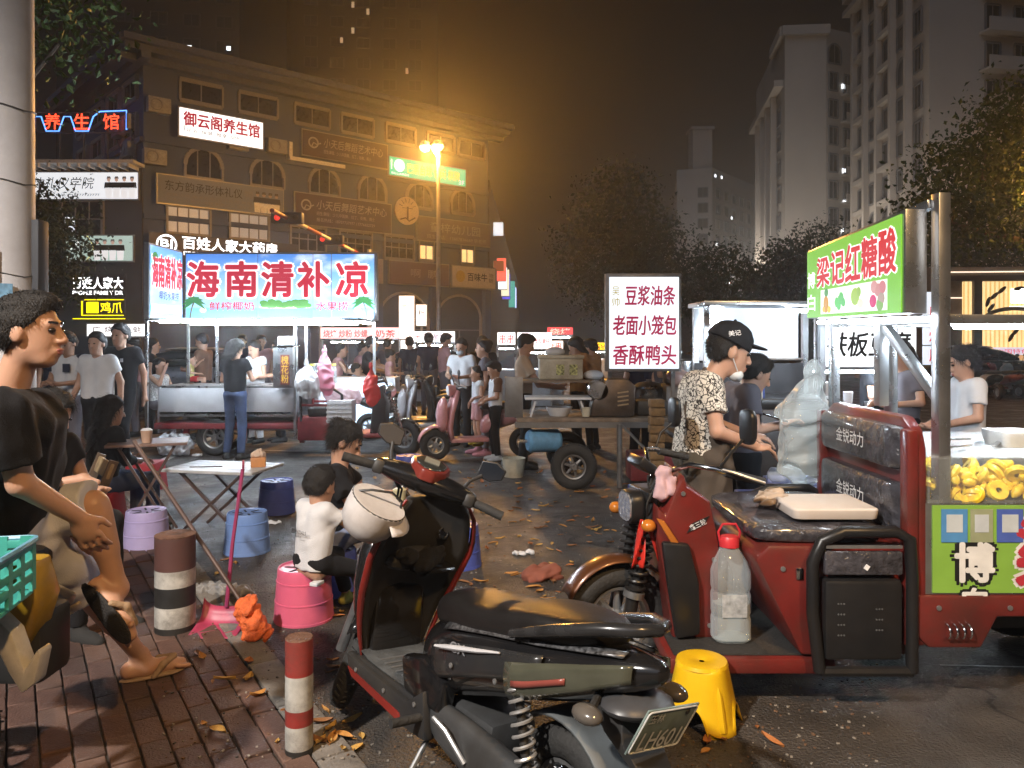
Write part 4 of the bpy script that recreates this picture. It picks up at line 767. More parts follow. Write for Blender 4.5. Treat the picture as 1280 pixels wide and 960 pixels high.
            t0 = wr_ + hd * .022 * s + ww * ty * .024 * s; t1 = t0 + (ww * ty * .028 + hd * .028 + pn * .014) * s; t2 = t1 + (ww * ty * .008 + hd * .032 + pn * .014) * s
            body += [cap(t0, t1, .014 * s, .011 * s, k=.008 * s), cap(t1, t2, .011 * s, .008 * s, k=.003 * s)]
        else:
            body += [cap(wr_, wr_ + hd * .07 * s, .026 * s, .034 * s, k=.015 * s), cap(wr_ + hd * .07 * s, wr_ + hd * .15 * s + pn * .03 * s, .03 * s, .017 * s, k=.015 * s), cap(wr_ + hd * .04 * s, wr_ + hd * .09 * s - ww * y * .045 * s, .017 * s, .012 * s, k=.01 * s)]
        # foot
        tf = nrm(J['t' + q]); fz = V(0, 0, 1) if abs(tf[2]) < .5 else nrm(np.cross(tf, np.cross(V(0, 0, 1), tf)))
        if 'f' + q in J: fz = nrm(J['f' + q] - tf * (J['f' + q] @ tf))
        sole = an - fz * .055 * s; Ft = [cap(sole - tf * .045 * s, sole + tf * .13 * s - fz * .012 * s, .036 * s, .03 * s, k=.02 * s), cap(an, sole + tf * .03 * s, .035 * s, .035 * s, k=.03 * s), cap(sole + tf * .1 * s - fz * .01 * s, sole + tf * .175 * s - fz * .016 * s, .032 * s, .022 * s, k=.02 * s)]
        if shoe is None:
            body += Ft
            if vox <= .010: body += [cap(sole + tf * .15 * s + np.cross(fz, tf) * (i - 2) * .018 * s - fz * .014 * s, sole + tf * (.2 - .012 * abs(i - (0 if y < 0 else 4))) * s + np.cross(fz, tf) * (i - 2) * .02 * s - fz * .022 * s, .012 * s, .0095 * s, k=.006 * s) for i in range(5)]
        else:
            for p_ in Ft: p_ = dict(p_); p_['ra'] += .009 * s; p_['rb'] += .009 * s; shoes.append(p_)
        if sleeve > 0: shirt.append(cap(sh, lp(sh, el, min(sleeve, 1.0)), .06 * th, (.066 if sleeve < .9 else .052) * th, k=.03 * s, flat=1))
        if sleeve > 1: shirt.append(cap(el, lp(el, wr_, sleeve - 1), .052 * th, .042 * th, k=.02 * s, flat=1))
        if skirt <= 0:
            pants.append(cap(hi, lp(hi, kn, min(leg * 2, 1)), .092 * th, (.098 if leg < .5 else .068) * th, k=.04 * s, flat=1 if leg < .5 else 0))
            if leg > .5: pants.append(cap(kn, lp(kn, an, min(1.0, (leg - .5) * 2 + .02)), .067 * th, .056 * th, k=.02 * s, flat=1))
    torso(shirt, .008, 1)
    shirt.append(half(J['neck'] + up * neck_z * s, nrm(up + 3 * Zl))); shirt.append(ell(J['neck'] + up * (neck_z + .02) * s, (.066 * s, .07 * s, .05 * s), .01, None, True))
    pants.append(cap(J['hiL'] * .8 + hiM * .2 + up * .03 * s, J['hiR'] * .8 + hiM * .2 + up * .03 * s, .1 * th, k=.05 * s))
    if skirt > 0: pants += [cap(hiM + up * .1 * s, hiM - up * skirt * s, .13 * th, .2 * th, k=.02 * s, flat=1)]
    # hair
    if hair != 'bald':
        B = dict(short=(.108, .09, .102), crop=(.102, .083, .091), long=(.11, .093, .102), pony=(.106, .087, .098), bun=(.106, .087, .098), bob=(.112, .095, .104))[hair if hair in ('short', 'crop', 'long', 'pony', 'bun', 'bob') else 'short']
        hr.append(he(-.018, 0, .038, *B)); hr += [he(-.05, q * .035, .0, .055, .052, .07, .03) for q in (1, -1)]
        if hair == 'short': hr.append(he(.02, .02, .1, .075, .06, .035, .03))
        n = f * .74 - u * .67; hr.append(half(hp(.052, 0, .05), n))
        if hair in ('long', 'bob'):
            L_ = .36 if hair == 'long' else .14
            for q in (-1, -.33, .33, 1): hr.append(cap(hp(-.05, q * .062, .0), hp(-.085, q * .075, -L_), .042 * H, .028 * H, k=.03 * H))
        if hair == 'pony': hr += [he(-.115, 0, .02, .03, .03, .03, .02), cap(hp(-.12, 0, .02), hp(-.15, 0, -.08), .032 * H, .03 * H, k=.02 * H), cap(hp(-.15, 0, -.08), hp(-.13, 0, -.22), .03 * H, .012 * H, k=.02 * H)]
        if hair == 'bun': hr += [he(-.1, 0, .07, .045, .045, .042, .02)]
    p0, F0 = solid(body, vox); root = link('person', npmesh('person', p0, F0, skin)); root.location = L0; root.rotation_euler = (0, 0, 0 if world else R(face))
    tag(root, label, 'person', group)
    if top is not None: blob('shirt', shirt, vox, top, root, wr * s, 34, seed)
    if bottom is not None: blob('skirt' if skirt > 0 else ('shorts' if leg < .6 else 'trousers'), pants, vox, bottom, root, wr * s, 30, seed + 1)
    if hr:
        hp_, hF = solid(hr, min(vox, .012), .004 * H, 70, seed + 2); ho = link('hair', npmesh('hair', hp_, hF, hairm or HAIR), root)
        if vox <= .0115:                                          # loose strands break up the outline
            rs = np.random.RandomState(seed + 9); nv = len(hp_); no = np.empty(nv * 3, np.float32); ho.data.vertex_normals.foreach_get('vector', no); no = no.reshape(-1, 3)
            n_ = 4200; ii = rs.randint(0, nv, n_); q0 = hp_[ii] - no[ii] * .003; L_ = (.013 if hair in ('short', 'crop') else .05) * H * rs.uniform(.5, 1.3, (n_, 1))
            fl = no[ii] * (.75 if hair in ('short', 'crop') else .18) - u * .45 - f * .15 + rs.normal(size=(n_, 3)) * .3; fl /= np.linalg.norm(fl, axis=1)[:, None]
            sd = np.cross(fl, rs.normal(size=(n_, 3))); sd /= np.linalg.norm(sd, axis=1)[:, None]; wd = .0011 * H
            md_ = q0 + fl * L_ * .55; tip = q0 + fl * L_ - u * L_ * .25
            Vv = np.stack([q0 - sd * wd, q0 + sd * wd, md_ + sd * wd * .8, md_ - sd * wd * .8, tip], 1).reshape(-1, 3); b5 = np.arange(n_)[:, None] * 5
            me_ = bpy.data.meshes.new('hair_strands'); me_.from_pydata(Vv.tolist(), [], (b5 + np.array([0, 1, 2, 3])).tolist() + (b5 + np.array([3, 2, 4])).tolist()); me_.materials.append(hairm or HAIR); tag(link('hair_strands', me_, ho), kind='stuff')
    if shoes: blob('shoes', shoes, vox, shoe, root)
    if lips: blob('lips', lips, .003, LIP, root)
    if eyes: blob('eyes', eyes, min(vox, .008) if det == 0 else .003, EYE, root)
    if mask: blob('face_mask', [he(.07, 0, -.065, .05, .056, .045, .01)], min(vox, .008), mat('mask_blue', (0.55, 0.62, 0.68), 0.8), root)
    root['_h'] = 1; del root['_h']
    return root, dict(J=J, hp=hp, H=H, M=M, f=f, l=l, u=u, L0=L0)
# ------------------------------------------------------------------ people farther off
def at(px, d): return ((px - 640) / F_PX * d, d)
SH = cloth('shoe_dark', (0.03, 0.03, 0.03)); SHW = cloth('shoe_white', (0.6, 0.6, 0.6))
# three men walking up on the left
r1, i1 = person('man in a white and navy two tone polo shirt looking down', at(86, 9.2), -100, 1.68, pose(HOLD, hf=(1, .1, -.35)), WHI, .6, GREY, 1, vox=.014, shoe=SH, skin=SKIN2)
def over(root, inf, prims, m, nm, vox=.014): return blob(nm, prims, vox, m, root)
for q in ('L', 'R'): over(r1, i1, [cap(i1['J']['sh' + q] + V(0, 0, .012), lp(i1['J']['sh' + q], i1['J']['el' + q], .58), .068, .072, flat=1)], NAVY, 'sleeve')
MB().box((.125, .07, 1.27), (.012, .09, .1)).build('chest_pocket', NAVY, r1)
person('man in a plain white polo shirt between the two darker dressed men', at(122, 9.0), -95, 1.68, pose(WALK, hf=(1, .05, -.05)), WHI, .55, BLK, 1, vox=.014, shoe=SH, wide=1.12, thick=1.08)
r3, i3 = person('tall man in a black polo shirt with a small white chest badge', at(151, 9.6), -85, 1.79, pose(WALK, hf=(1, -.3, -.1)), BLK, .55, BLK, 1, vox=.014, shoe=SH, wide=1.1)
MB().box((.128, .06, 1.35), (.008, .035, .045)).build('badge', WHI, r3)
person('person in a pink top standing behind the tall man in black', at(169, 12.8), 200, 1.62, HOLD, PINK, .4, GREY, 1, hair='bun', shoe=SH)
person('dark haired person passing behind the men in polo shirts', at(72, 11.0), -60, 1.66, WALK, NAVY, .55, BLK, 1, shoe=SH)
# seen through the dessert stall
person('woman with dark wavy hair in black behind the dessert stall post', at(190, 13.2), 20, 1.62, STAND, BLK, .4, BLK, 1, hair='long', shoe=SH)
person('woman in a white spotted halter top resting her chin on her hand', at(199, 12.4), -20, 1.6, pose(raise_seat(.5), elR=(.2, -.2, .95), wrR=(.16, -.06, 1.16), dR=(.2, .1, 1)), cloth('spotted', (0.55, 0.55, 0.55), var=0.8, scale=60), 0, GREY, 1, hair='bun', shoe=SH)
person('man in a brown shirt holding a toddler behind the dessert stall', at(254, 12.8), 175, 1.7, pose(HOLD, elL=(.1, .22, 1.1), elR=(.1, -.22, 1.1)), BROWN, .55, BLK, 1, hair='crop', shoe=SH, skin=SKIN2)
person('toddler in a yellow top held up by the man in brown', (at(238, 12.45)[0], 12.45, .68), 10, .82, pose(raise_seat(.5), elL=(.1, .25, 1.0), wrL=(.3, .2, 1.2)), YELC, .4, REDC, .3, hs=1.5, hair='crop', vox=.013)
person('child in a red shirt crouched behind the dessert counter', at(280, 12.6), 150, 1.25, raise_seat(.45, .2), REDC, .6, BLK, 1, hs=1.15, shoe=SH)
person('man in a dark shirt standing under the dessert stall sign', at(303, 16.0), -90, 1.7, STAND, NAVY, .55, BLK, 1, shoe=SH)
person('man in a pinkish shirt standing far behind the dessert stall', at(326, 15.6), -60, 1.68, STAND, PINK, .55, GREY, 1, shoe=SH, skin=SKIN2)
person('woman customer in a white top facing the dessert vendor', at(319, 11.95), -120, 1.58, pose(HOLD), WHI, .3, WHI, 1, hair='bun', shoe=SH, vox=.014)
person('black haired customer behind the jelly powder sign', at(350, 12.1), -150, 1.6, HOLD, GREY, .5, BLK, 1, hair='bob', shoe=SH)
# the vendor at the dessert stall, seen from behind
person('woman dessert vendor in a black tee and blue jeans seen from behind', at(294, 10.35), 75, 1.6, pose(elL=(.02, .22, 1.12), elR=(.06, -.24, 1.14), wrL=(.24, .14, 1.08), wrR=(.3, -.14, 1.16), dL=(1, -.2, 0), dR=(1, .1, 0), hf=(1, -.25, -.45), anL=(-.02, .12, .09), anR=(-.04, -.12, .09)), BLK, .5, DENIM, 1, hair='bob', shoe=SH, vox=.011, wide=.95, thick=.95, hem=.07)
# riders right of the dessert stall
person('woman in a pale pink sleeveless top sitting on a moped', at(420, 13.6), 10, 1.6, ride(), PINK, .15, BLK, 1, hair='bun', shoe=SH)
person('little boy in a pale blue tee on a moped saddle', (at(441, 13.4)[0], 13.4, .18), 5, 1.12, ride(.62), SKYC, .55, BLUEC, .5, hs=1.3, hair='crop')
person('man in a black tee and glasses driving a moped', at(458, 13.9), 5, 1.72, ride(), BLK, .55, BLK, 1, shoe=SH, skin=SKIN2)
person('woman hidden behind the man in black on the moped', at(447, 14.5), 8, 1.62, ride(), PINK, .5, BLK, 1, hair='bun', shoe=SH)
person('little girl in a pink dress standing on the moped', (at(487, 13.5)[0], 13.5, .28), 15, 1.12, pose(HOLD), PINK, .3, LILAC, .5, hs=1.3, hair='bun')
for k, (px, d, face, hh, tp, lab) in enumerate(((512, 17, 90, 1.66, NAVY, 'man in navy seen from behind before the tall white lightbox'), (536, 16.4, 95, 1.74, NAVY, 'broad man in dark blue seen from behind at the red and white stall'), (556, 15.6, 20, 1.72, PINK, 'man in a salmon shirt standing beside the lamp post'), (484, 17.5, 60, 1.62, GREY, 'person in grey behind the girl on the moped'))):
    person(lab, at(px, d), face, hh, STAND if k != 2 else HOLD, tp, .55, GREY, 1, shoe=SH, vox=.018)
# family at the pink scooter
person('woman in a white dungaree top with a pale face mask by the pink scooter', at(577, 11.6), -110, 1.62, pose(HOLD), WHI, .5, BLK, 1, hair='pony', shoe=SH, mask=True, vox=.014)
person('man with glasses and a face mask behind the children', at(603, 11.8), -85, 1.66, pose(hf=(1, 0, -.35)), BLK, .55, BLK, 1, hair='crop', shoe=SH, mask=True, vox=.014)
person('small girl in a white top and pink shorts standing on the pink scooter', (at(597, 10.55)[0], 10.55, .16), 205, 1.05, pose(elL=(.0, .24, 1.1), wrL=(.2, .25, 1.05), elR=(-.02, -.22, 1.1), wrR=(.1, -.2, .95)), WHI, .2, PINK, .42, hs=1.32, hair='bun', shoe=cloth('shoe_yellow', (0.6, 0.42, 0.05)), vox=.012)
rb, ib = person('boy in a white and brown tee with white striped black trousers', at(619, 10.25), 195, 1.3, pose(elL=(.02, .2, 1.1), wrL=(.2, .12, 1.06), elR=(.02, -.2, 1.1), wrR=(.2, -.12, 1.06), hf=(1, 0, -.4)), WHI, .6, BLK, 1, hs=1.12, hair='short', shoe=SHW, vox=.012)
J_ = ib['J']; blob('shirt_yoke', [cap(J_['shL'] + V(0, 0, -.01), J_['shR'] + V(0, 0, -.01), .06, k=.03), cap(J_['shR'], lp(J_['shR'], J_['elR'], .66), .051, .056, k=.02, flat=1), cap(J_['shL'], lp(J_['shL'], J_['elL'], .66), .051, .056, k=.02, flat=1), half(J_['neck'] + V(0, 0, .012), (0, 0, 1))], .012, BROWN, rb)
mbs = MB(); mbs.bar((-.0, -.135, .66), (-.005, -.125, .1), .016, .012); mbs.build('side_stripe', WHI, rb)
person('woman in pale trousers and pink slippers behind the small girl', at(606, 10.7), 180, 1.6, pose(anR=(.1, -.1, .09)), GREY, .5, cloth('pale_trousers', (0.48, 0.45, 0.47), var=.3), .95, hair='bun', shoe=cloth('slipper_pink', (0.5, 0.2, 0.22)), vox=.014)
# at the bun cart
person('man in a beige tee working behind the bun cart', at(655, 9.6), 0, 1.66, pose(HOLD, hf=(1, 0, -.45), wrL=(.42, .1, 1.04), wrR=(.4, -.1, 1.04), elL=(.18, .22, 1.08), elR=(.18, -.22, 1.08)), BEIGE, .6, BLK, 1, hair='short', shoe=SH, vox=.012)
person('stooping vendor in an orange top behind the bun cart', at(722, 10.4), 170, 1.62, pose(HOLD, hf=(1, 0, -.6)), cloth('orange', (0.4, 0.2, 0.07)), .6, BLK, 1, hair='bob', shoe=SH)
person('dark figure with a head torch past the bun cart', at(740, 11.2), 150, 1.6, HOLD, BLK, .6, BLK, 1, shoe=SH)
for k, (px, d, lab) in enumerate(((800, 9.9, 'dim man in blue standing past the bun sign'), (826, 11.5, 'dim woman with bright phone past the bun sign'), (870, 13, 'dim man in the dark beyond the steamer pot'))): person(lab, at(px, d), -60 + 40 * k, 1.64, HOLD if k else STAND, (NAVY, GREY, BLK)[k], .55, BLK, 1, hair=('short', 'bob', 'short')[k], shoe=SH, vox=.018)
# right of the red tricycle
person('young woman in a white tee with her hair in a bun at the fruit case', at(1208, 5.9), 175, 1.55, pose(HOLD, hf=(1, 0, -.4), head=(.04, 0, 1.57), wrL=(.3, .06, 1.02), wrR=(.3, -.06, 1.02)), WHI, .6, BLK, 1, hair='bun', shoe=SH, vox=.0095, det=1)
person('customer in dark clothes behind the tofu sign beside the tricycle', at(1090, 7.6), -30, 1.6, HOLD, BLK, .6, BLK, 1, hair='short', shoe=SH, vox=.014)
person('long haired customer stooping behind the tricycle seat back', at(1128, 7.0), 200, 1.58, pose(HOLD, hf=(1, 0, -.5)), GREY, .6, BLK, 1, hair='bob', shoe=SH, vox=.014)
# ================================================================== VEHICLES
GLB = mat('gloss_black', (0.008, 0.008, 0.009), 0.16, var=0.2, coat=0.6, dirt=0.25, scale=5, dirtcol=(0.035, 0.03, 0.025)); MTB = mat('matt_black', (0.018, 0.018, 0.019), 0.5, dirt=0.45, scale=7, dirtcol=(0.045, 0.04, 0.033)); RUB = mat('rubber', (0.02, 0.02, 0.02), 0.75, bump=0.3, dirt=0.4, dirtcol=(0.05, 0.045, 0.04))
REDP = mat('red_plastic', (0.2, 0.018, 0.014), 0.3, coat=0.3, dirt=0.3, scale=6); CHR = mat('chrome', (0.75, 0.75, 0.75), 0.12, 1.0, dirt=0.2); ALU = mat('alloy', (0.42, 0.43, 0.44), 0.35, 0.8, dirt=0.35); GRYP = mat('grey_plastic', (0.11, 0.115, 0.12), 0.5, dirt=0.4, scale=6); SEATV = mat('seat_vinyl', (0.012, 0.011, 0.011), 0.3, bump=0.2, bscale=320)
MIR = mat('mirror_glass', (0.8, 0.82, 0.85), 0.03, 1.0, var=0.02); SMK = mat('smoke_lens', (0.06, 0.062, 0.045), 0.12, coat=0.8, spec=0.6)
def xf(mb, M): mb.v = [tuple(M @ Vector(v)) for v in mb.v]; return mb
def coil(a, b, r, turns, wire, n=10):
    a, b = Vector(a), Vector(b); d = (b - a); u, w = MB().frame(a, b); return [a + d * (i / (turns * n)) + u * (r * math.cos(2 * math.pi * i / n)) + w * (r * math.sin(2 * math.pi * i / n)) for i in range(turns * n + 1)]
def wheel(parent, c, axis, Rr, r, M=None, rim=None, spokes=5, name='wheel', sq=0.95, tread=True):
    c = Vector(c); ax = Vector(axis).normalized(); I = M or Matrix.Identity(4)
    w = xf(MB().torus(c, ax, Rr, r, 36, 12, sq), I).build(name, RUB, parent)
    mb = MB(); mb.lathe([(Rr - r * .8, -r * .62), (Rr - r * 1.05, -r * .55), (Rr - r * 1.25, -r * .2), (Rr - r * 1.25, r * .2), (Rr - r * 1.05, r * .55), (Rr - r * .8, r * .62)], c, ax, 32, False)
    u = ax.orthogonal().normalized(); v = ax.cross(u)
    for k in range(spokes):
        a = 2 * math.pi * k / spokes; d = u * math.cos(a) + v * math.sin(a); mb.tube([c + d * .03, c + d * (Rr - r * 1.2)], [0.02, 0.014], 6)
    mb.lathe([(0.0, -r * .75), (.035, -r * .7), (.045, -r * .3), (.045, r * .3), (.035, r * .7), (0, r * .75)], c, ax, 18); xf(mb, I).build('rim', rim or ALU, w)
    if tread:
        m2 = MB()
        for k in range(40):
            a = 2 * math.pi * k / 40; d = u * math.cos(a) + v * math.sin(a); t = ax.cross(d)
            for q in (-1, 1): m2.bar(c + d * (Rr + r * .93) + ax * q * r * .15, c + d * (Rr + r * .8) + ax * q * r * .62 + t * .012, .012, .006)
        tag(xf(m2, I).build('tread', RUB, w, smooth=False), kind='stuff')
    return w
def sup(cx, z, hw, hh, n=16, e=2.6, y0=0.0):                     # superellipse ring across the body at station cx
    p = []
    for k in range(n):
        a = 2 * math.pi * k / n; c, s = math.cos(a), math.sin(a); p.append(Vector((cx, y0 + math.copysign(abs(c) ** (2 / e), c) * hw, z + math.copysign(abs(s) ** (2 / e), s) * hh)))
    return p
def interp(st, x):
    for a, b in zip(st, st[1:]):
        if (a[0] - x) * (b[0] - x) <= 0: t = (x - a[0]) / (b[0] - a[0] + 1e-9); return [p + (q - p) * t for p, q in zip(a, b)]
    return list(st[0] if abs(x - st[0][0]) < abs(x - st[-1][0]) else st[-1])
def patch(st, x0, x1, a0, a1, side, off=0.004, nu=10, nv=4, e=2.6):
    """a thin panel following the body between two angles (degrees above the side)"""
    def fn(u, v):
        x = x0 + (x1 - x0) * u; _, z, hw, hh = interp(st, x); lo = a0[0] + (a0[1] - a0[0]) * u; hi = a1[0] + (a1[1] - a1[0]) * u; a = R(lo + (hi - lo) * v); c, s = math.cos(a), math.sin(a)
        return Vector((x, side * (abs(c) ** (2 / e) * hw + off), z + math.copysign(abs(s) ** (2 / e), s) * (hh + off)))
    return MB().sheet(fn, nu, nv)
# ------------------------------------------------------------------ the black and red motor scooter in front
def main_scooter():
    t = thing('motor_scooter', 'black motor scooter with red trim parked on the brick pavement edge', 'scooter', (0.084, 2.40, 0), R(127.6), rx=R(6))
    st = [(.66, .40, .10, .12), (.52, .45, .14, .15), (.36, .495, .165, .15), (.15, .55, .175, .125), (-.08, .595, .165, .105), (-.26, .64, .125, .08), (-.40, .68, .065, .05), (-.46, .695, .02, .02)]
    MB().loft([sup(*s) for s in st]).build('rear_cowl', GLB, t, sub=1)
    for q in (1, -1):
        patch(st, .47, -.12, (-18, -6), (14, 26), q, .007, 14, 4).build('side_panel', mat('panel_satin', (0.02, 0.021, 0.023), 0.28, coat=0.4, dirt=0.3), t, solid=.004, fixn=False)
        patch(st, .42, -.36, (34, 44), (52, 66), q, .008, 14, 3).build('side_trim', mat('chequer_silver', (0.1, 0.1, 0.105), 0.3, 0.5, var=0.9, scale=70), t, solid=.004, fixn=False)
        l = patch(st, .02, -.40, (-40, -10), (8, 24), q, .012, 12, 4).build('tail_lamp_lens', SMK, t, solid=.008, fixn=False)
        patch(st, -.02, -.22, (-14, -6), (-6, 0), q, .02, 8, 2).build('reflector_strip', mat('lens_red', (0.2, 0.05, 0.04), 0.3), l, solid=.003, fixn=False)
    p0, sd = interp(st, .26), 1
    text('decal', 'GX', mat('decal_silver', (0.35, 0.35, 0.37), 0.3, 0.5), t, (.27, .186, .565), (-1, 0, .12), .035, .09, up=(.1, 0, 1), off=.01)
    MB().tube([(.4 - .05 * i, .186 + (.004 if i < 6 else -.002 * (i - 5)), .535 + .012 * i) for i in range(8)], [.004, .008, .009, .009, .008, .007, .005, .003], 6).build('decal_stripe', mat('decal_white', (0.5, 0.5, 0.52), 0.4), t)
    # seat: nose, dip, raised pillion
    ss = [(.57, .585, .075, .045), (.53, .62, .115, .065), (.40, .645, .145, .065), (.24, .655, .155, .06), (.10, .685, .155, .065), (.0, .71, .15, .065), (-.16, .73, .13, .055), (-.28, .74, .085, .04)]
    MB().loft([sup(*s, n=18, e=3.0) for s in ss]).build('seat', SEATV, t, sub=2)
    gr = [(.02, .165, .685), (-.16, .155, .745), (-.30, .115, .785), (-.39, .06, .80), (-.42, 0, .803), (-.39, -.06, .80), (-.30, -.115, .785), (-.16, -.155, .745), (.02, -.165, .685)]
    MB().tube(gr, [.014, .019, .021, .019, .018, .019, .021, .019, .014], 10).build('grab_rail', mat('rail_dark', (0.035, 0.035, 0.037), 0.25, 0.4, var=0.3, coat=.4), t)
    # floor, tunnel, skirts
    MB().box((.78, 0, .285), (.46, .33, .05)).build('footboard', MTB, t, bevel=.015)
    fm = MB().sheet(lambda u, v: Vector((.56 + .43 * u, -.155 + .31 * v, .3125 + .05 * max(0, u - .8) * 2)), 6, 6).build('floor_mat', mat('mat_scuffed', (0.075, 0.08, 0.082), 0.65, var=0.35, scale=9, bump=0.4, bscale=90, dirt=0.7, dirtcol=(0.025, 0.022, 0.02)), t, solid=.006)
    rb = MB()
    for i in range(7): rb.box((.62 + .045 * i, 0, .318), (.012, .24, .006))
    tag(rb.build('mat_rib', GRYP, fm, bevel=.002), kind='stuff')
    for q in (1, -1):
        MB().prism([(.42, .2), (.6, .19), (1.02, .24), (1.06, .31), (.95, .3), (.56, .29), (.46, .36)], q * .14, q * .185).build('side_skirt', MTB, t, bevel=.012)
        MB().prism([(.58, .205), (.98, .235), (1.02, .262), (.6, .235)], q * .184, q * .19).build('skirt_stripe', REDP, t)
        MB().prism([(.38, .3), (.62, .3), (.66, .42), (.5, .46), (.36, .42)], q * .1, q * .168).build('tunnel_side', GLB, t, bevel=.02)
        MB().cyl((.46, q * .16, .27), (.46, q * .3, .27), .016, n=10).build('pillion_peg', RUB, t)
    # leg shield: inner black shell with a red lip
    def lsw(z): return float(np.interp(z, [.3, .42, .58, .75, .88, .97], [.13, .165, .2, .222, .19, .12]))
    def ls(u, v, off=0): z = .3 + .67 * v; w = lsw(z); y = -w + 2 * w * u; e = (2 * u - 1) ** 2; return Vector((1.07 - .22 * v - .075 * e + off + .02 * math.sin(v * 6), y, z))
    MB().sheet(lambda u, v: ls(u, v), 16, 18).build('leg_shield', MTB, t, solid=.03)
    for q in (0, 1): MB().tube([ls(q, v / 14, -.005) + Vector((0, (q - .5) * .03, 0)) for v in range(0, 15)], [.005 + .010 * math.sin(math.pi * v / 14) for v in range(15)], 10).build('red_lip', REDP, t)
    MB().loft([sup(1.0, .6, .19, .25), sup(1.08, .58, .17, .27), sup(1.17, .56, .12, .22), sup(1.24, .54, .05, .12)]).build('front_apron', GLB, t, sub=1)
    # pockets, hook, key
    MB().loft([sup(.945, .72, .15, .06), sup(.88, .715, .15, .05), sup(.85, .70, .13, .035)]).build('glove_box', MTB, t, sub=1)
    MB().prism([(.81, .66), (.945, .66), (.945, .7), (.82, .68)], -.16, .02).build('pocket_lip', GLB, t, bevel=.006)
    MB().cyl((.89, -.1, .8), (.84, -.1, .815), .026, n=16).torus((.84, -.1, .815), (1, 0, -.2), .02, .005, 16, 6).build('ignition', CHR, t)
    MB().box((.985, 0, .45), (.05, .24, .3)).build('knee_panel', GLB, t, bevel=.03)
    # ---- steered parts, bars turned away from the body
    pv = Vector((.93, 0, .9)); axs = Vector((.38, 0, -.72)).normalized(); M = Matrix.Translation(pv) @ Matrix.Rotation(R(37), 4, axs) @ Matrix.Translation(-pv); MH = M @ Matrix.Translation((-.13, 0, .03)) @ Matrix.Diagonal((1, .9, 1, 1))
    hb = MB().loft([[(Vector((.93 + x, y, 1.0 + z))) for x, z in ((-.055 * k, -.02), (-.04 * k, .03 * k), (.03 * k, .055 * k), (.09 * k, .02), (.08 * k, -.04 * k), (0, -.055 * k))] for y, k in ((-.25, .45), (-.19, .7), (-.1, 1.05), (0, 1.15), (.1, 1.05), (.19, .7), (.25, .45))]); xf(hb, MH).build('handlebar_cover', GLB, t, sub=2)
    dsh = [(-.02, .085), (.06, .1), (.12, .06), (.145, 0), (.12, -.06), (.06, -.1), (-.02, -.085), (-.075, -.03), (-.075, .03)]
    TL = Matrix.Translation((.93, 0, 1.048)) @ Matrix.Rotation(R(-16), 4, 'Y')
    def dash(sc, z0, z1): return MB().loft([[TL @ Vector((x * sc, y * sc, z0)) for x, y in dsh], [TL @ Vector((x * sc * .92, y * sc * .92, z1)) for x, y in dsh]])
    d_ = xf(dash(1.0, -.03, .018), MH).build('dash_surround', mat('dash_red', (.17, .025, .018), .3, coat=.4, dirt=.3), t, bevel=.01); xf(dash(.78, .01, .024), MH).build('dash_lens', mat('dash_glass', (0.03, 0.032, 0.03), 0.1, coat=.6), d_, bevel=.004)
    xf(MB().box(TL @ Vector((.035, 0, .027)), (.06, .07, .004), (TL.to_3x3())), MH).build('dash_screen', mat('lcd_grey', (0.2, 0.2, 0.17), 0.3), d_)
    for q in (1, -1):
        xf(MB().tube([(.93, q * .22, .99), (.9, q * .3, .985), (.885, q * .375, .98)], [.017, .019, .019], 12), MH).build('grip', RUB, t)
        xf(MB().tube([(.965, q * .2, .985), (.955, q * .28, .98), (.925, q * .37, .972)], [.009, .007, .006], 8), MH).build('brake_lever', MTB, t)
        xf(MB().box((.925, q * .215, .99), (.06, .05, .055)), MH).build('switch_box', MTB, t, bevel=.012)
        xf(MB().tube([(.95, q * .17, 1.02), (.975, q * .19, 1.06), (.985, q * (.2 if q > 0 else .235), 1.1)], [.009, .008, .008], 8), MH).build('mirror_stem', MTB, t)
        mm = Matrix.Translation((.985, q * (.205 if q > 0 else .255), 1.13)) @ Matrix.Rotation(R(q * 8), 4, 'Z') @ Matrix.Rotation(R(-8), 4, 'Y')
        sh = [(-.045, -.035), (.02, -.045), (.075, -.02), (.08, .02), (.03, .042), (-.04, .03)]
        hd = xf(MB().loft([[mm @ Vector((-.006, q * a, b)) for a, b in sh], [mm @ Vector((.012, q * a, b)) for a, b in sh], [mm @ Vector((.032, q * a * .55, b * .55)) for a, b in sh]]), MH).build('mirror_shell', MTB, t, bevel=.004)
        xf(MB().loft([[mm @ Vector((-.0085, q * a * .9, b * .88)) for a, b in sh], [mm @ Vector((-.0065, q * a * .9, b * .88)) for a, b in sh]]), MH).build('mirror_glass', MIR, hd)
    xf(MB().tube([(.88, 0, .93), (1.02, 0, .65), (1.12, 0, .45)], .03, 10), M).build('steering_stem', MTB, t)
    for q in (1, -1): xf(MB().tube([(1.14, q * .075, .5), (1.2, q * .075, .215)], [.026, .022], 10), M).build('fork_leg', ALU, t)
    wheel(t, (1.2, 0, .215), (0, 1, 0), .165, .052, M, ALU, 5, 'front_wheel')
    xf(MB().sheet(lambda u, v: Vector((1.2 + .235 * math.cos(R(150 - 130 * u)), (-.07 + .14 * v), .215 + .235 * math.sin(R(150 - 130 * u)) + .025 * (1 - (2 * v - 1) ** 2))), 12, 6), M).build('front_mudguard', GLB, t, solid=.006)
    # ---- rear end
    wheel(t, (-.12, 0, .215), (0, 1, 0), .163, .054, None, ALU, 3, 'rear_wheel')
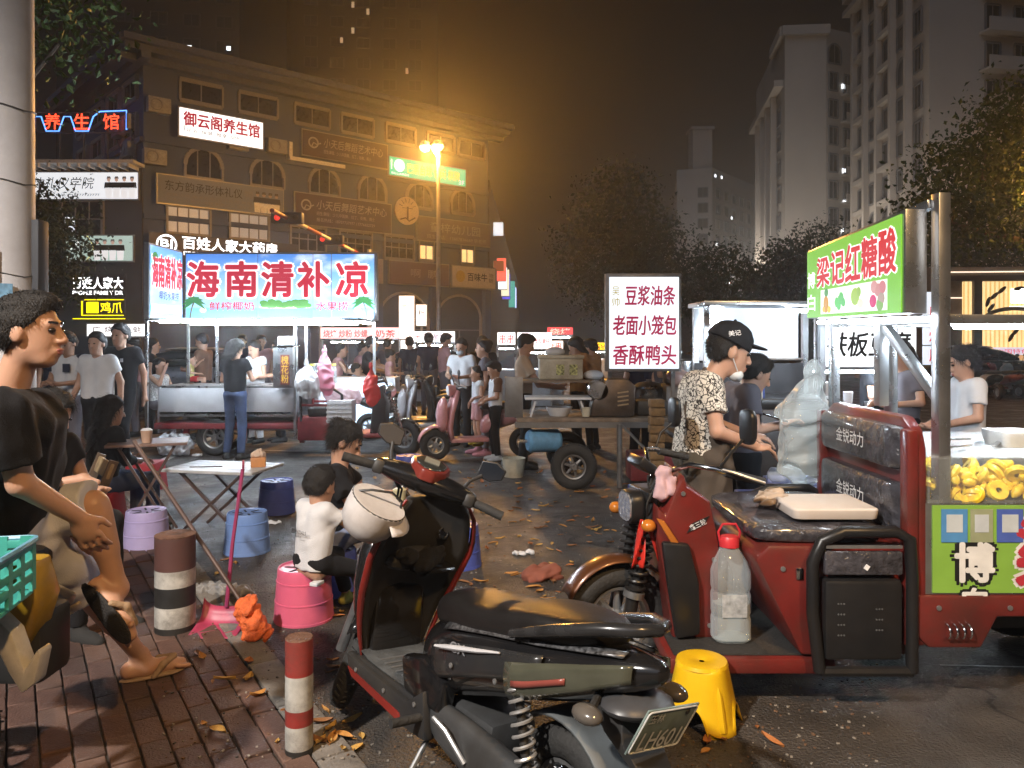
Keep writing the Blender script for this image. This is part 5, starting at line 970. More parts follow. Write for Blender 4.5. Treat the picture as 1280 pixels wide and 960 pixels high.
    MB().sheet(lambda u, v: Vector((-.12 + .26 * math.cos(R(165 - 118 * u)), -.085 + .17 * v, .2 + .27 * math.sin(R(165 - 118 * u)))), 12, 4).build('inner_mudguard', mat('mudguard_grey', (0.09, 0.1, 0.105), 0.6, dirt=0.6, dirtcol=(0.05, 0.045, 0.04)), t, solid=.01)
    MB().loft([[(-.2, -.05, .62), (-.2, .05, .62), (-.36, .06, .62), (-.36, -.06, .62)], [(-.3, -.07, .5), (-.3, .07, .5), (-.38, .075, .5), (-.38, -.075, .5)], [(-.43, -.06, .42), (-.43, .06, .42), (-.46, .06, .42), (-.46, -.06, .42)]]).build('plate_bracket', MTB, t, bevel=.008)
    MB().ell((-.36, .0, .585), (.09, .12, .035)).build('tail_underside', mat('underside_grey', (0.05, 0.052, 0.058), 0.4, dirt=.4), t)
    for q in (1, -1):
        s_ = MB().tube([(-.28, q * .07, .6), (-.33, q * .15, .585)], .012, 8).build('indicator_stalk', RUB, t); MB().ell((-.34, q * .175, .58), (.05, .035, .026)).build('indicator_lens', mat('indicator_grey', (0.09, 0.08, 0.07), 0.2, coat=.5), s_)
    PM = Matrix.Translation((-.455, .0, .555)) @ Matrix.Rotation(R(-24), 4, 'Y') @ Matrix.Rotation(R(6), 4, 'X')
    plm = mat('plate_green', (0.16, 0.21, 0.2), 0.4, var=0.2, scale=14, dirt=0.5)
    pl = xf(MB().box((0, 0, 0), (.006, .22, .145)), PM).build('number_plate', plm, t, bevel=.002)
    pw = mat('plate_white', (0.6, 0.62, 0.62), 0.5); u_ = (PM.to_3x3() @ Vector((0, -1, 0))); up_ = (PM.to_3x3() @ Vector((0, 0, 1)))
    text('plate_number', 'LH601', pw, pl, PM @ Vector((-.0065, 0, -.03)), u_, .062, .165, up=up_, off=.009); text('plate_number', '玉林', pw, pl, PM @ Vector((-.0065, .06, .045)), u_, .03, .06, up=up_)
    xf(MB().tube([(-.004, a, b) for a, b in rrect(.21, .135, .01)], .0025, 5, True), PM).build('plate_rim', pw, pl)
    for q in (-.07, .07): xf(MB().lathe([(0, .003), (.008, .002), (.009, 0)], (-.004, q, .05), (-1, 0, 0), 10), PM).build('plate_bolt', MTB, pl)
    # engine, belt case, shocks, stand, silencer
    MB().loft([sup(-.2, .215, .03, .06, y0=.125), sup(-.06, .225, .04, .09, y0=.125), sup(.25, .25, .04, .085, y0=.13), sup(.42, .27, .035, .07, y0=.13), sup(.48, .275, .02, .04, y0=.13)]).build('belt_case', mat('engine_grey', (0.07, 0.072, 0.075), 0.45, 0.4, dirt=.6, scale=9), t, sub=1)
    MB().box((.3, 0, .27), (.28, .2, .14)).build('engine', MATS['engine_grey'], t, bevel=.03)
    for q in (1, -1):
        a, b = Vector((-.1, q * .145, .25)), Vector((.0, q * .15, .58)); sh = MB().cyl(a, b, .014, n=10).cyl(a.lerp(b, .0), a.lerp(b, .22), .028, n=14).cyl(a.lerp(b, .9), b, .03, n=14).build('shock_absorber', MTB, t)
        MB().tube(coil(a.lerp(b, .18), a.lerp(b, .93), .031, 8, .0055), .0058, 6).build('spring', mat('spring_steel', (0.5, 0.5, 0.5), 0.35, 0.7), sh)
    MB().tube([(.3, -.14, .22), (.1, -.17, .2), (-.1, -.18, .24)], [.03, .05, .055], 14).tube([(-.1, -.18, .24), (-.32, -.19, .3)], [.058, .05], 14).build('silencer', MTB, t)
    MB().tube([(.5, .1, .2), (.46, .2, .1), (.43, .29, .012)], .01, 8).build('side_stand', ALU, t)
    MB().tube([(.2, .17, .22), (.28, .2, .3), (.34, .21, .32)], .009, 8).build('kick_lever', ALU, t)
    for k, (y0, sd) in enumerate(((.2, .1), (.17, .06), (-.2, .08))): MB().tube([MH @ Vector((.94, y0, .97)), MH @ Vector((1.03, y0 * .9, .99 - .02 * k)), MH @ Vector((1.07, y0 * .5, .93)), (1.0, y0 * .25, .86)], .005, 6).build('brake_cable', RUB, t)
    for x, y, z in ((.5, .187, .3), (.72, .187, .27), (.95, .187, .27), (.3, .184, .5), (.06, .182, .53)): MB().lathe([(.009, 0), (.009, .004), (.004, .005), (0, .003)], (x, y, z), (0, 1, 0), 10).build('screw', ALU, t)
    return t
SCOOT = main_scooter()
SM = Matrix.Translation((0.084, 2.40, 0)) @ Matrix.Rotation(R(127.6), 4, 'Z') @ Matrix.Rotation(R(6), 4, 'X')
# white half helmet hung on the left grip
t = thing('helmet', 'dirty white half helmet hanging upside down from the black scooter handlebar', 'helmet', P(466, 640, 2.9), R(20), rx=R(20), ry=R(28), s=.8)
MB().lathe([(.0, -.135), (.05, -.13), (.095, -.105), (.125, -.06), (.135, 0), (.138, .055), (.134, .06)], n=28).build('shell', mat('helmet_white', (0.6, 0.57, 0.56), 0.35, var=0.1, dirt=0.5, scale=8, dirtcol=(0.25, 0.2, 0.17)), t, solid=.008)
MB().lathe([(.0, -.115), (.09, -.085), (.118, -.03), (.124, .05)], n=24).build('liner', mat('liner_black', (0.02, 0.02, 0.02), 0.9), t); MB().torus((0, 0, .057), (0, 0, 1), .135, .006, 30, 6).build('edge_trim', RUB, t)
MB().tube([(.12, .03, .05), (.1, .02, .1), (.03, .0, .13), (-.06, 0, .1), (-.12, .02, .05)], .006, 6).build('chin_strap', MTB, t); MB().sheet(lambda u, v: Vector(((.14 + .05 * v) * math.cos(R(-60 + 120 * u)), (.14 + .05 * v) * math.sin(R(-60 + 120 * u)), .03 - .02 * v)), 10, 3).build('peak', mat('peak_white', (0.5, 0.47, 0.46), 0.4), t, solid=.005)
# dark rag in the scooter's front pocket
o = blob('rag', [ell(SM @ Vector((.85 + .03 * math.sin(k * 2.1), .06 - .035 * k, .71 + .02 * math.cos(k * 1.7))), (.045, .04, .035), .02) for k in range(5)], .007, cloth('rag', (0.012, 0.012, 0.013)), None, .008, 90, 4); tag(o, 'crumpled black rag stuffed in the scooter front pocket', 'rag')

# ------------------------------------------------------------------ red cargo tricycle on the right
TR = Vector((1.30, 3.72, 0)); REDM = mat('tricycle_red', (0.15, 0.016, 0.013), 0.35, coat=.25, var=.2, dirt=.7, scale=7, dirtcol=(.05, .03, .022)); BLKM = mat('frame_black', (0.012, 0.012, 0.013), 0.35, dirt=.3)
STL = mat('stainless', (0.5, 0.51, 0.52), 0.28, 0.9, var=.15, dirt=.3, scale=5)
def tricycle():
    t = thing('cargo_tricycle', 'red cargo tricycle fitted out as a pickled fruit stall with a green lit sign', 'tricycle', TR)
    def X(x, y, z): return Vector((x - TR.x, y, z))
    # front end, bars steered a little to the near side
    pv = X(.62, 0, .8); M = Matrix.Translation(pv) @ Matrix.Rotation(R(14), 4, 'Z') @ Matrix.Translation(-pv)
    wheel(t, X(.5, 0, .265), (0, 1, 0), .205, .058, M, ALU, 8, 'front_wheel')
    xf(MB().sheet(lambda u, v: X(.5 + .285 * math.cos(R(20 + 135 * u)), -.075 + .15 * v, .265 + .285 * math.sin(R(20 + 135 * u)) + .02 * (1 - (2 * v - 1) ** 2)), 14, 4), M).build('front_mudguard', mat('mudguard_orange', (0.1, 0.035, 0.012), 0.3, .3, coat=.4), t, solid=.006)
    for q in (1, -1):
        a, b = X(.52, q * .085, .27), X(.66, q * .085, .86)
        lg = xf(MB().cyl(a, b, .022, n=12).cyl(a, a.lerp(b, .3), .032, n=12), M).build('fork_leg', BLKM, t)
        xf(MB().tube(coil(a.lerp(b, .24), a.lerp(b, .78), .042, 9, .007), .008, 6), M).build('spring', BLKM, lg); xf(MB().cyl(a.lerp(b, .2), a.lerp(b, .25), .05, n=16), M).build('spring_cup', ALU, lg)
    xf(MB().box(X(.66, 0, .86), (.1, .24, .05)), M).build('fork_bridge', BLKM, t, bevel=.012)
    hl = xf(MB().loft([[X(.545, a, b) for a, b in rrect(.17, .15, .05, 3, 0, .80)], [X(.6, a, b) for a, b in rrect(.18, .16, .05, 3, 0, .80)], [X(.66, a, b) for a, b in rrect(.1, .1, .03, 3, 0, .81)]]), M).build('headlamp', BLKM, t, bevel=.006)
    xf(MB().loft([[X(.538, a, b) for a, b in rrect(.15, .13, .045, 3, 0, .80)], [X(.546, a, b) for a, b in rrect(.15, .13, .045, 3, 0, .80)]]), M).build('headlamp_lens', mat('lamp_reflector', (0.6, 0.6, 0.62), 0.18, .7, var=.5, scale=50), hl)
    for q in (1, -1):
        s_ = xf(MB().tube([X(.6, q * .09, .74), X(.58, q * .17, .75)], .008, 6), M).build('indicator_stalk', BLKM, t); xf(MB().ell(X(.575, q * .2, .75), (.035, .035, .03)), M).build('indicator_lens', mat('amber', (0.5, 0.16, 0.02), 0.2, coat=.5), s_)
    xf(MB().box(X(.63, 0, 1.0), (.1, .16, .05), Matrix.Rotation(R(35), 3, 'Y')), M).build('speedometer', BLKM, t, bevel=.015)
    for q in (1, -1):
        xf(MB().tube([X(.7, q * .03, .93), X(.72, q * .13, .985), X(.76, q * .25, 1.03), X(.84, q * .33, 1.02), X(.9, q * .35, 1.0)], .0125, 10), M).build('handlebar', CHR, t)
        xf(MB().tube([X(.88, q * .348, 1.005), X(1.06, q * .375, .96)], [.02, .019], 12), M).build('grip', RUB, t); xf(MB().tube([X(.86, q * .36, 1.02), X(.9, q * .39, 1.01), X(1.03, q * .43, .965)], .007, 8), M).build('brake_lever', ALU, t)
        st_ = xf(MB().tube([X(.86, q * .34, 1.03), X(.9, q * .37, 1.1), X(.96, q * .36, 1.15)], .007, 8), M).build('mirror_stem', BLKM, t)
        xf(MB().loft([[X(.965 + d, q * .37 + a, b) for a, b in rrect(.11, .16, .04, 3, 0, 1.21)] for d in (0, .03)]), M).build('mirror_shell', BLKM, st_, bevel=.01); xf(MB().loft([[X(.998 + d, q * .37 + a, b) for a, b in rrect(.09, .14, .035, 3, 0, 1.21)] for d in (0, .002)]), M).build('mirror_glass', MIR, st_)
    for k in range(4): xf(MB().tube(hosepts(X(.72, -.1 + .05 * k, .97), X(.66 + .02 * k, -.05 + .03 * k, .72), 0, 8, (-.09 + .02 * k, -.06 + .03 * k, 0)), .005, 6), M).build('cable', RUB, t)
    # red cowl with black knee panel
    prof = [(.665, .84), (.70, .80), (.786, .985), (.80, .93), (.905, .865), (.945, .67), (.94, .24), (.73, .24), (.70, .5), (.66, .70)]
    MB().prism([(a - TR.x, b) for a, b in prof], -.22, .22).build('cowl', REDM, t, bevel=.025)
    MB().prism([(a - TR.x, b) for a, b in ((.675, .69), (.80, .68), (.845, .5), (.85, .27), (.74, .25), (.70, .5))], -.265, -.222).build('knee_panel', BLKM, t, bevel=.015)
    MB().prism([(a - TR.x, b) for a, b in ((.655, .79), (.69, .78), (.77, .66), (.74, .65))], -.25, -.222).build('cowl_trim', mat('trim_orange', (.4, .13, .02), .35), t, bevel=.004)
    stk = MB().prism([(a - TR.x, b) for a, b in ((.795, .72), (.875, .76), (.9, .80), (.82, .765))], -.225, -.2215).build('sticker', mat('sticker_black', (.015, .015, .015), .4), t); text('lettering', '鑫三轮', MATS['print_white'], stk, X(.845, -.227, .76), (.9, 0, .42), .028, .08, up=(-.42, 0, .9), off=.004)
    # floor and seat box
    MB().box(X(1.03, 0, .2), (.72, .86, .07)).build('floor_pan', REDM, t, bevel=.015); MB().box(X(1.03, 0, .241), (.66, .8, .008)).build('floor_mat', RUB, t)
    MB().prism([(a - TR.x, b) for a, b in ((1.10, .72), (1.04, .66), (1.24, .245), (1.70, .245), (1.70, .72))], -.43, .43).build('seat_box', REDM, t, bevel=.02)
    for x in (1.15,): MB().box(X(x + .08, -.434, .6), (.03, .01, .05)).build('latch', CHR, t, bevel=.004)
    MB().loft([sup(0, 0, .42, .05, 20, 4.5)[::1]] and [[X(x, p.y, .755 + p.z) for p in sup(0, 0, w, h, 20, 4.5)] for x, w, h in ((1.04, .36, .02), (1.07, .41, .045), (1.3, .42, .052), (1.55, .42, .052), (1.64, .4, .04))]).build('seat_cushion', mat('seat_wrap', (0.05, 0.048, 0.056), 0.22, var=.5, scale=16, bump=.9, bscale=26, coat=.5), t, sub=1)
    # arm guards either side of the seat
    for q in (-1, 1):
        y = q * .475; MB().tube([X(1.3, y, .2), X(1.27, y, .45), X(1.27, y, .66), X(1.31, y, .75), X(1.4, y, .79), X(1.62, y, .79), X(1.68, y, .76), X(1.69, y, .6), X(1.69, y, .2)], .026, 10).build('arm_guard', BLKM, t)
        MB().tube([X(1.3, y, .2), X(1.69, y, .2)], .022, 8).build('guard_foot', BLKM, t)
    bx = MB().box(X(1.48, -.455, .42), (.33, .08, .34)).build('battery_case', BLKM, t, bevel=.02)
    vt = MB()
    for i in range(3):
        for j in range(7): vt.cyl(X(1.37 + .012 * i + (.16 if j % 2 else 0), -.496, .36 + .022 * j), X(1.37 + .012 * i + (.16 if j % 2 else 0), -.4985, .36 + .022 * j), .004, n=6)
    tag(vt.build('vent_hole', GRYP, bx), kind='stuff')
    MB().box(X(1.48, -.478, .66), (.33, .03, .10)).build('guard_panel', MATS['seat_wrap'], t, bevel=.01); MB().box(X(1.49, -.496, .645), (.018, .004, .022), Matrix.Rotation(R(35), 3, 'Y')).build('switch_mark', MATS['print_white'], t); MB().box(X(1.48, -.49, .73), (.32, .012, .012)).build('guard_bar', ALU, t)
    # seat back across the width: red pressed panel, two wrapped cushions
    prof = [(-.47, .3), (.47, .3), (.47, 1.14), (.44, 1.22), (.36, 1.27), (-.36, 1.27), (-.44, 1.22), (-.47, 1.14)]
    MB().loft([[X(x, a, b) for a, b in prof] for x in (1.70, 1.76)]).build('seat_back', REDM, t, bevel=.02)
    for q in (-1, 1): MB().box(X(1.69, q * .45, .76), (.05, .07, .92)).build('back_post', REDM, t, bevel=.012)
    for z, h_ in ((1.13, .19), (.87, .22)):
        c = MB().loft([[X(x, a, b) for a, b in rrect(.82 * k, h_ * k, .045, 4, 0, z)] for x, k in ((1.70, 1), (1.675, 1), (1.655, .95), (1.645, .8))]).build('back_cushion', MATS['seat_wrap'], t)
        text('lettering', '金锐动力', MATS['print_white'], c, X(1.6415, .02, z), (0, -1, 0), .07, .30, off=.006)
    # cargo body
    MB().box(X(2.55, 0, .46), (1.62, .92, .06)).build('cargo_floor', REDM, t, bevel=.01)
    for q in (-1, 1):
        MB().prism([(a - TR.x, b) for a, b in ((1.70, .52), (3.4, .52), (3.4, .43), (2.05, .43), (1.98, .30), (1.76, .30), (1.70, .36))], q * .44, q * .48).build('side_rail', REDM, t, bevel=.01)
    for y in (-.5, .5): wheel(t, X(2.72, y * .84, .27), (0, 1, 0), .205, .06, None, ALU, 6, 'rear_wheel')
    MB().box(X(2.3, 0, .33), (1.2, .5, .06)).build('chassis', BLKM, t)
    lk = MB()
    for i in range(4): lk.torus(X(1.83 + .03 * i, -.487, .375), (1, 0, 0), .03, .004, 14, 5)
    tag(lk.build('hitch_chain', CHR, t), kind='stuff')
    MB().box(X(2.55, -.455, .715), (1.64, .02, .385)).build('side_board', STL, t)
    GP = mat('green_print', (0.22, 0.42, 0.06), 0.55, var=.05); pn = MB().box(X(2.58, -.468, .715), (1.6, .006, .37)).build('green_banner', GP, t)
    OUT, LW, LR = mat('outline_black', (.01, .01, .01), .6), mat('letter_white_print', (.72, .72, .7), .6), mat('letter_red_print', (.45, .03, .05), .6)
    for ch, x, z, h_, m1, m2 in (('博', 1.955, .66, .16, LW, OUT), ('白', 1.955, .50, .1, LW, OUT), ('梁', 2.27, .70, .27, LR, LW), ('记', 2.6, .70, .27, LR, LW), ('红', 2.93, .70, .27, LR, LW), ('糖', 3.2, .70, .2, LR, LW)):
        text('lettering', ch, m2, pn, X(x, -.4725, z), (1, 0, 0), h_, h_, off=.17 if m2 is OUT else .1); text('lettering', ch, m1, pn, X(x, -.476, z), (1, 0, 0), h_, h_, off=.045)
    for x, c, w_ in ((1.87, (0.08, 0.25, 0.5), .11), (1.985, (0.3, 0.33, 0.2), .095), (2.105, (0.07, 0.12, 0.42), .11)):
        cd = MB().box(X(x, -.4735, .815), (w_, .003, .14)).build('pay_card', mat('card_%d' % int(x * 1000), c, .5), t); MB().box(X(x, -.4755, .825), (w_ * .62, .002, .075)).build('blank_square', mat('card_pale', (.5, .55, .58), .5), cd)
    # glass case with yellow fruit
    GL = glass('acrylic', (.97, .99, .99), .04, .015)
    for y in (-.455, .455): MB().box(X(2.56, y, 1.0), (1.6, .006, .19)).build('case_side', GL, t)
    MB().box(X(1.765 + .01, 0, 1.0), (.006, .9, .19)).build('case_end', GL, t); MB().box(X(2.56, 0, 1.1), (1.6, .9, .006)).build('case_lid', GL, t)
    MB().box(X(2.56, 0, .905), (1.58, .88, .02)).build('case_tray', STL, t)
    return t, X
TRI, TX = tricycle()
for x, z in ((1.16, .62), (1.62, .66), (1.3, .3), (1.64, .3), (.9, .3), (.92, .6), (.78, .9), (1.8, .47), (2.1, .47)): MB().lathe([(.011, 0), (.011, .005), (.005, .006), (0, .005)], TX(x, -.432 if 1 < x < 1.7 else (-.221 if x < 1 else -.481), z), (0, -1, 0), 10).build('bolt', ALU, TRI)
rg = random.Random(9); YEL = mat('pineapple_flesh', (0.9, 0.56, 0.04), 0.35, var=.25, scale=30); PGR = mat('guava_flesh', (0.45, 0.52, 0.2), 0.4, var=.25, scale=30)
fm = [MB().lathe([(.012, -.012), (.04, -.014), (.046, 0), (.04, .014), (.012, .012)], n=14, cap=False).mesh('pineapple_ring', YEL), MB().ell((0, 0, 0), (.04, .022, .02), 10, 6).mesh('fruit_piece', YEL), MB().ell((0, 0, 0), (.04, .03, .022), 10, 6).mesh('fruit_piece', PGR)]
for k in range(150):
    i = 0 if k % 3 else 1; x, y = rg.uniform(1.82, 2.6), rg.uniform(-.43, -.15)
    if x > 2.35 and k % 4 == 0: i = 2
    o = link('fruit_slice', fm[i], None, TR + TX(x, y, .93 + rg.uniform(0, .1)), (rg.uniform(-1, 1), rg.uniform(-1, 1), rg.uniform(0, 6))); tag(o, 'piece of yellow pineapple heaped in the clear fruit case' if i < 2 else 'piece of pale green guava heaped in the clear fruit case', 'fruit', 'fruit pieces in the case')
for k, (x, y, a) in enumerate(((1.98, -.3, .5), (2.22, -.2, .9), (2.4, -.34, 2.2), (2.1, -.05, .2))): o = MB().box(TR + TX(x, y, 1.125), (.2, .022, .006), a).build('tongs', STL, bevel=.002); tag(o, ('steel tongs lying across the clear fruit case lid', 'steel tongs lying slanted on the fruit case lid', 'steel tongs lying near the banner edge on the fruit case lid', 'steel tongs lying flat at the far side of the fruit case lid')[k], 'tongs')
o = MB().loft([[TR + TX(1.86 + a, .2 + b, z) for a, b in rrect(.26 * k, .2 * k, .03, 3)] for z, k in ((1.104, .9), (1.2, 1.0), (1.205, 1.05), (1.215, 1.03))]).build('food_tub', glass('tub_blue', (.5, .75, .95), .2, .35)); tag(o, 'pale blue lidded food tub standing on the fruit case', 'tub')
o = MB().loft([[TR + TX(2.36 + a, -.1 + b, z) for a, b in rrect(.2 * k, .2 * k, .03, 3)] for z, k in ((1.104, .9), (1.16, 1.0), (1.175, 1.0))]).build('food_tub', mat('tub_white', (.6, .62, .62), .4)); tag(o, 'white food tub standing on the fruit case beside the tongs', 'tub')
# ---- steel frame and green sign over the tricycle
GRN = glow('sign_green', (0.22, 0.62, 0.05), 0.62)
t = thing('fruit_stall_sign', 'green lit fruit stall sign with red letters and fruit pictures on steel posts', 'sign', TR + TX(1.8, 0, .5), R(6)); so = Vector((1.8, 0, .5))
def Y(x, y, z): return Vector((x, y, z)) - so
for x, y, z0, z1, w_ in ((1.80, -.42, .53 , 2.23, .055), (1.80, .46, .53, 2.1, .045), (1.80, .02, 1.28, 1.7, .05), (3.3, -.42, .53, 1.72, .05), (3.3, .46, .53, 1.72, .05)): MB().box(Y(x, y, (z0 + z1) / 2), (w_, w_, z1 - z0)).build('post', STL, t, bevel=.004)
MB().cyl(Y(1.9, .1, 1.1), Y(1.9, .1, 1.66), .032, n=16).build('round_post', STL, t)
for a, b in (((1.80, -.39, 1.69), (1.80, .44, 1.69)), ((1.83, -.42, 1.69), (3.27, -.42, 1.69)), ((1.83, .46, 1.69), (3.27, .46, 1.69)), ((1.81, -.385, 1.35), (1.81, .0, 1.665)), ((1.78, -.39, 2.19), (1.78, .46, 2.1))): MB().bar(Y(*a), Y(*b), .04).build('beam', STL, t, bevel=.003)
cs = MB().prism([(-.38, 1.715), (.485, 1.715), (.485, 2.085), (-.38, 2.17)], 0, .1, lambda p: Y(1.665 + p.y, p.x, p.z)).build('sign_case', STL, t, bevel=.004)
pn = MB().prism([(-.36, 1.72), (.48, 1.72), (.48, 2.075), (-.36, 2.15)], 0, .006, lambda p: Y(1.657 + p.y, p.x, p.z)).build('sign_panel', GRN, t)
LRG, LWG = glow('sign_red', (0.62, 0.02, 0.03), 0.75, False), glow('sign_white', (1, 1, 1), 0.95, False)
for k, ch in enumerate('梁记红糖酸'):
    y = .305 - .142 * k; z = 1.955 + .011 * k; hh = .15 + .012 * k; sl = (0, -1, .055)
    text('lettering', ch, LWG, pn, Y(1.6555, y, z), sl, hh, .128, off=.075); text('lettering', ch, LRG, pn, Y(1.6525, y, z), sl, hh, .128, off=.03)
for ch, z in (('博', 1.92), ('白', 1.80)): text('lettering', ch, LWG, pn, Y(1.6545, .43, z), (0, -1, 0), .085, .08, off=.02)
pc = MB().prism([(-.26, 1.735), (.33, 1.735), (.33, 1.86), (-.26, 1.875)], 0, .002, lambda p: Y(1.6545 + p.y, p.x, p.z)).build('picture', glow('picture_white', (.92, .95, .9), .85, False), t)
def dab(y, z, ry, rz_, c, nm='printed_fruit', tilt=0): MB().ell(Y(1.654, y, z), (.0015, ry, rz_), 14, 8, Matrix.Rotation(tilt, 3, 'X')).build(nm, glow('print_%02x%02x%02x' % tuple(int(255 * v) for v in c), c, .8, False), pc)
dab(.275, 1.785, .026, .045, (.6, .3, .05)); dab(.272, 1.845, .02, .022, (.08, .3, .08)); dab(.245, 1.757, .018, .018, (.8, .6, .1)); dab(.295, 1.76, .016, .016, (.75, .5, .08))
for a, b in ((.14, 1.8), (.17, 1.79), (.11, 1.79), (.15, 1.775), (.125, 1.815)): dab(a, b, .026, .02, (.12, .4 + a, .15), tilt=a * 9)
dab(.0, 1.81, .038, .042, (.35, .55, .1)); dab(-.045, 1.775, .026, .022, (.75, .82, .6)); dab(-.03, 1.83, .02, .024, (.3, .5, .1))
for a, b, c in ((-.15, 1.78, (.6, .05, .18)), (-.19, 1.83, (.55, .25, .25)), (-.215, 1.79, (.4, .3, .25)), (-.16, 1.845, (.6, .3, .3)), (-.225, 1.84, (.55, .2, .22)), (-.205, 1.762, (.2, .4, .1))): dab(a, b, .028, .03, c)
for y in (.18, .06, -.09): MB().box(Y(1.6535, y, 1.803), (.001, .002, .12)).build('picture_line', MATS['print_white'], pc)
LEDT = glow('led_tube', (0.74, 0.87, 1.0), 340.0)
LEDS = glow('led_strip', (0.85, 0.93, 1.0), 80.0); MB().cyl(Y(1.70, -.36, 1.695), Y(1.70, .44, 1.695), .008, n=8).build('led_tube', LEDS, t); MB().cyl(Y(1.95, -.3, 1.66), Y(3.2, -.3, 1.66), .01, n=8).build('led_tube', LEDT, t)
# ================================================================== STALLS
def W_(mb, o): mb.v = [tuple(Vector(v) - o) for v in mb.v]; return mb
class Th:
    """a thing whose parts are given in world coordinates"""
    def __init__(s, name, label, cat, base, group=None): s.t = thing(name, label, cat, base, group=group); s.o = Vector(base)
    def b(s, nm, mb, m, par=None, **k): return W_(mb, s.o).build(nm, m, par or s.t, **k)
    def tx(s, body, m, c, u, h, w=None, par=None, **k): return text('lettering', body, m, par or s.t, Vector(c) - s.o, u, h, w, **k)
def tube_light(th, a, b, r=.012, par=None, m=None): return th.b('led_tube', MB().cyl(a, b, r, n=8), m or LEDT, par)
def sky_print(nm, strength):
    m = glow(nm, (.2, .5, .9), strength); t = m.node_tree; b = t.nodes['Principled BSDF']; tc = t.nodes.new('ShaderNodeTexCoord'); sx = t.nodes.new('ShaderNodeSeparateXYZ'); t.links.new(tc.outputs['Object'], sx.inputs[0])
    mr = t.nodes.new('ShaderNodeMapRange'); mr.inputs[1].default_value = 1.9; mr.inputs[2].default_value = 2.83; t.links.new(sx.outputs[2], mr.inputs[0])
    r = t.nodes.new('ShaderNodeValToRGB'); t.links.new(mr.outputs[0], r.inputs[0]); e = r.color_ramp.elements; e[0].color = (.1, .42, .75, 1); e[1].color = (.05, .22, .75, 1)
    for p, c in ((.16, (.12, .5, .8)), (.185, (.45, .72, .88)), (.4, (.55, .76, .92)), (.68, (.25, .52, .92))): x = e.new(p); x.color = (*c, 1)
    n = t.nodes.new('ShaderNodeTexNoise'); n.inputs['Scale'].default_value = 2.3; n.inputs['Detail'].default_value = 7; mp = t.nodes.new('ShaderNodeMapping'); mp.inputs['Scale'].default_value = (1, 1, 2.4); t.links.new(tc.outputs['Object'], mp.inputs[0]); t.links.new(mp.outputs[0], n.inputs['Vector'])
    c2 = t.nodes.new('ShaderNodeValToRGB'); c2.color_ramp.elements[0].position = .5; c2.color_ramp.elements[1].position = .66; t.links.new(n.outputs[0], c2.inputs[0])
    gt = t.nodes.new('ShaderNodeMath'); gt.operation = 'GREATER_THAN'; gt.inputs[1].default_value = .22; t.links.new(mr.outputs[0], gt.inputs[0]); mu = t.nodes.new('ShaderNodeMath'); mu.operation = 'MULTIPLY'; t.links.new(c2.outputs[0], mu.inputs[0]); t.links.new(gt.outputs[0], mu.inputs[1])
    mx = t.nodes.new('ShaderNodeMix'); mx.data_type = 'RGBA'; t.links.new(mu.outputs[0], mx.inputs[0]); t.links.new(r.outputs[0], mx.inputs[6]); mx.inputs[7].default_value = (.8, .87, .95, 1); t.links.new(mx.outputs[2], b.inputs['Emission Color'])
    return m
SKYP = sky_print('beach_print', 1.0)
LR_, LW_ = glow('dessert_red', (.62, .02, .05), .8, False), glow('dessert_white', (1, .95, .97), 1.05, False); PALM = glow('palm_print', (.05, .3, .08), .5, False); WOODP = glow('palm_stem_print', (.12, .12, .06), .5, False)
WHP = mat('white_panel', (.66, .67, .7), .45, dirt=.3, scale=3, dirtcol=(.35, .34, .33)); REDF = mat('stall_red', (.24, .03, .035), .45, dirt=.4)
S = Th('dessert_stall', 'dessert stall on a red tricycle under a lit blue beach sign with red letters', 'stall', (-3.4, 10.9, 0)); SO = S.o
def palm(th, c, sc, u, par):
    c = Vector(c); u = Vector(u); n = u.cross(Vector((0, 0, 1))); mb = MB(); mb.mi(1)
    mb.tube([c + n * .002 + u * (.06 * sc * (k / 5) ** 2) + Vector((0, 0, -.3 * sc * (1 - k / 5))) for k in range(6)], .012 * sc, 4); mb.mi(0); top = c + u * .06 * sc
    for k in range(9):
        a = R(-20 + 28 * k); d = u * math.cos(a) + Vector((0, 0, math.sin(a) * .8)); l = .2 * sc; s_ = u * (-math.sin(a)) + Vector((0, 0, math.cos(a)))
        mb.add([top + n * .003, top + n * .003 + d * l * .5 + s_ * .03 * sc, top + n * .003 + d * l + Vector((0, 0, -.06 * sc)), top + n * .003 + d * l * .5 - s_ * .03 * sc], [(0, 1, 2, 3)])
    th.b('printed_palm', mb, [PALM, WOODP], par, fixn=False)
def XP(px, d=11.0): return (px - 640) / F_PX * d
cs = S.b('sign_case', MB().box((-3.32, 11.1, 2.37), (2.76, .16, .98)), PLAQ, bevel=.01)
xs = [XP(232), XP(322), XP(391), XP(414), XP(468)]
# object space of the panels is the stall's, so the print runs on across the seams
for a, b in zip(xs, xs[1:]):
    pn = S.b('sign_panel', MB().box(((a + b) / 2, 11.01, 2.37), (b - a - .012, .012, .92)), SKYP, smooth=False)
pn = cs
for ch, px in zip('海南清补凉', (254, 302, 347, 392, 440)):
    z = 2.47; S.tx(ch, LW_, (XP(px), 10.998, z), (1, 0, 0), .49, .44, pn, off=.1); S.tx(ch, LR_, (XP(px), 10.99, z), (1, 0, 0), .49, .44, pn, off=.036)
S.tx('鲜榨椰奶', LR_, (XP(290), 10.996, 2.085), (1, 0, 0), .12, .64, pn, off=.015); S.tx('水果捞', LR_, (XP(415), 10.996, 2.085), (1, 0, 0), .12, .46, pn, off=.015)
isl = MB(); rg = random.Random(4)
for k in range(38): isl.ell((XP(356) + rg.uniform(-.33, .33), 10.995, 2.11 + rg.uniform(-.03, .05)), (.06, .004, .035), 8, 5)
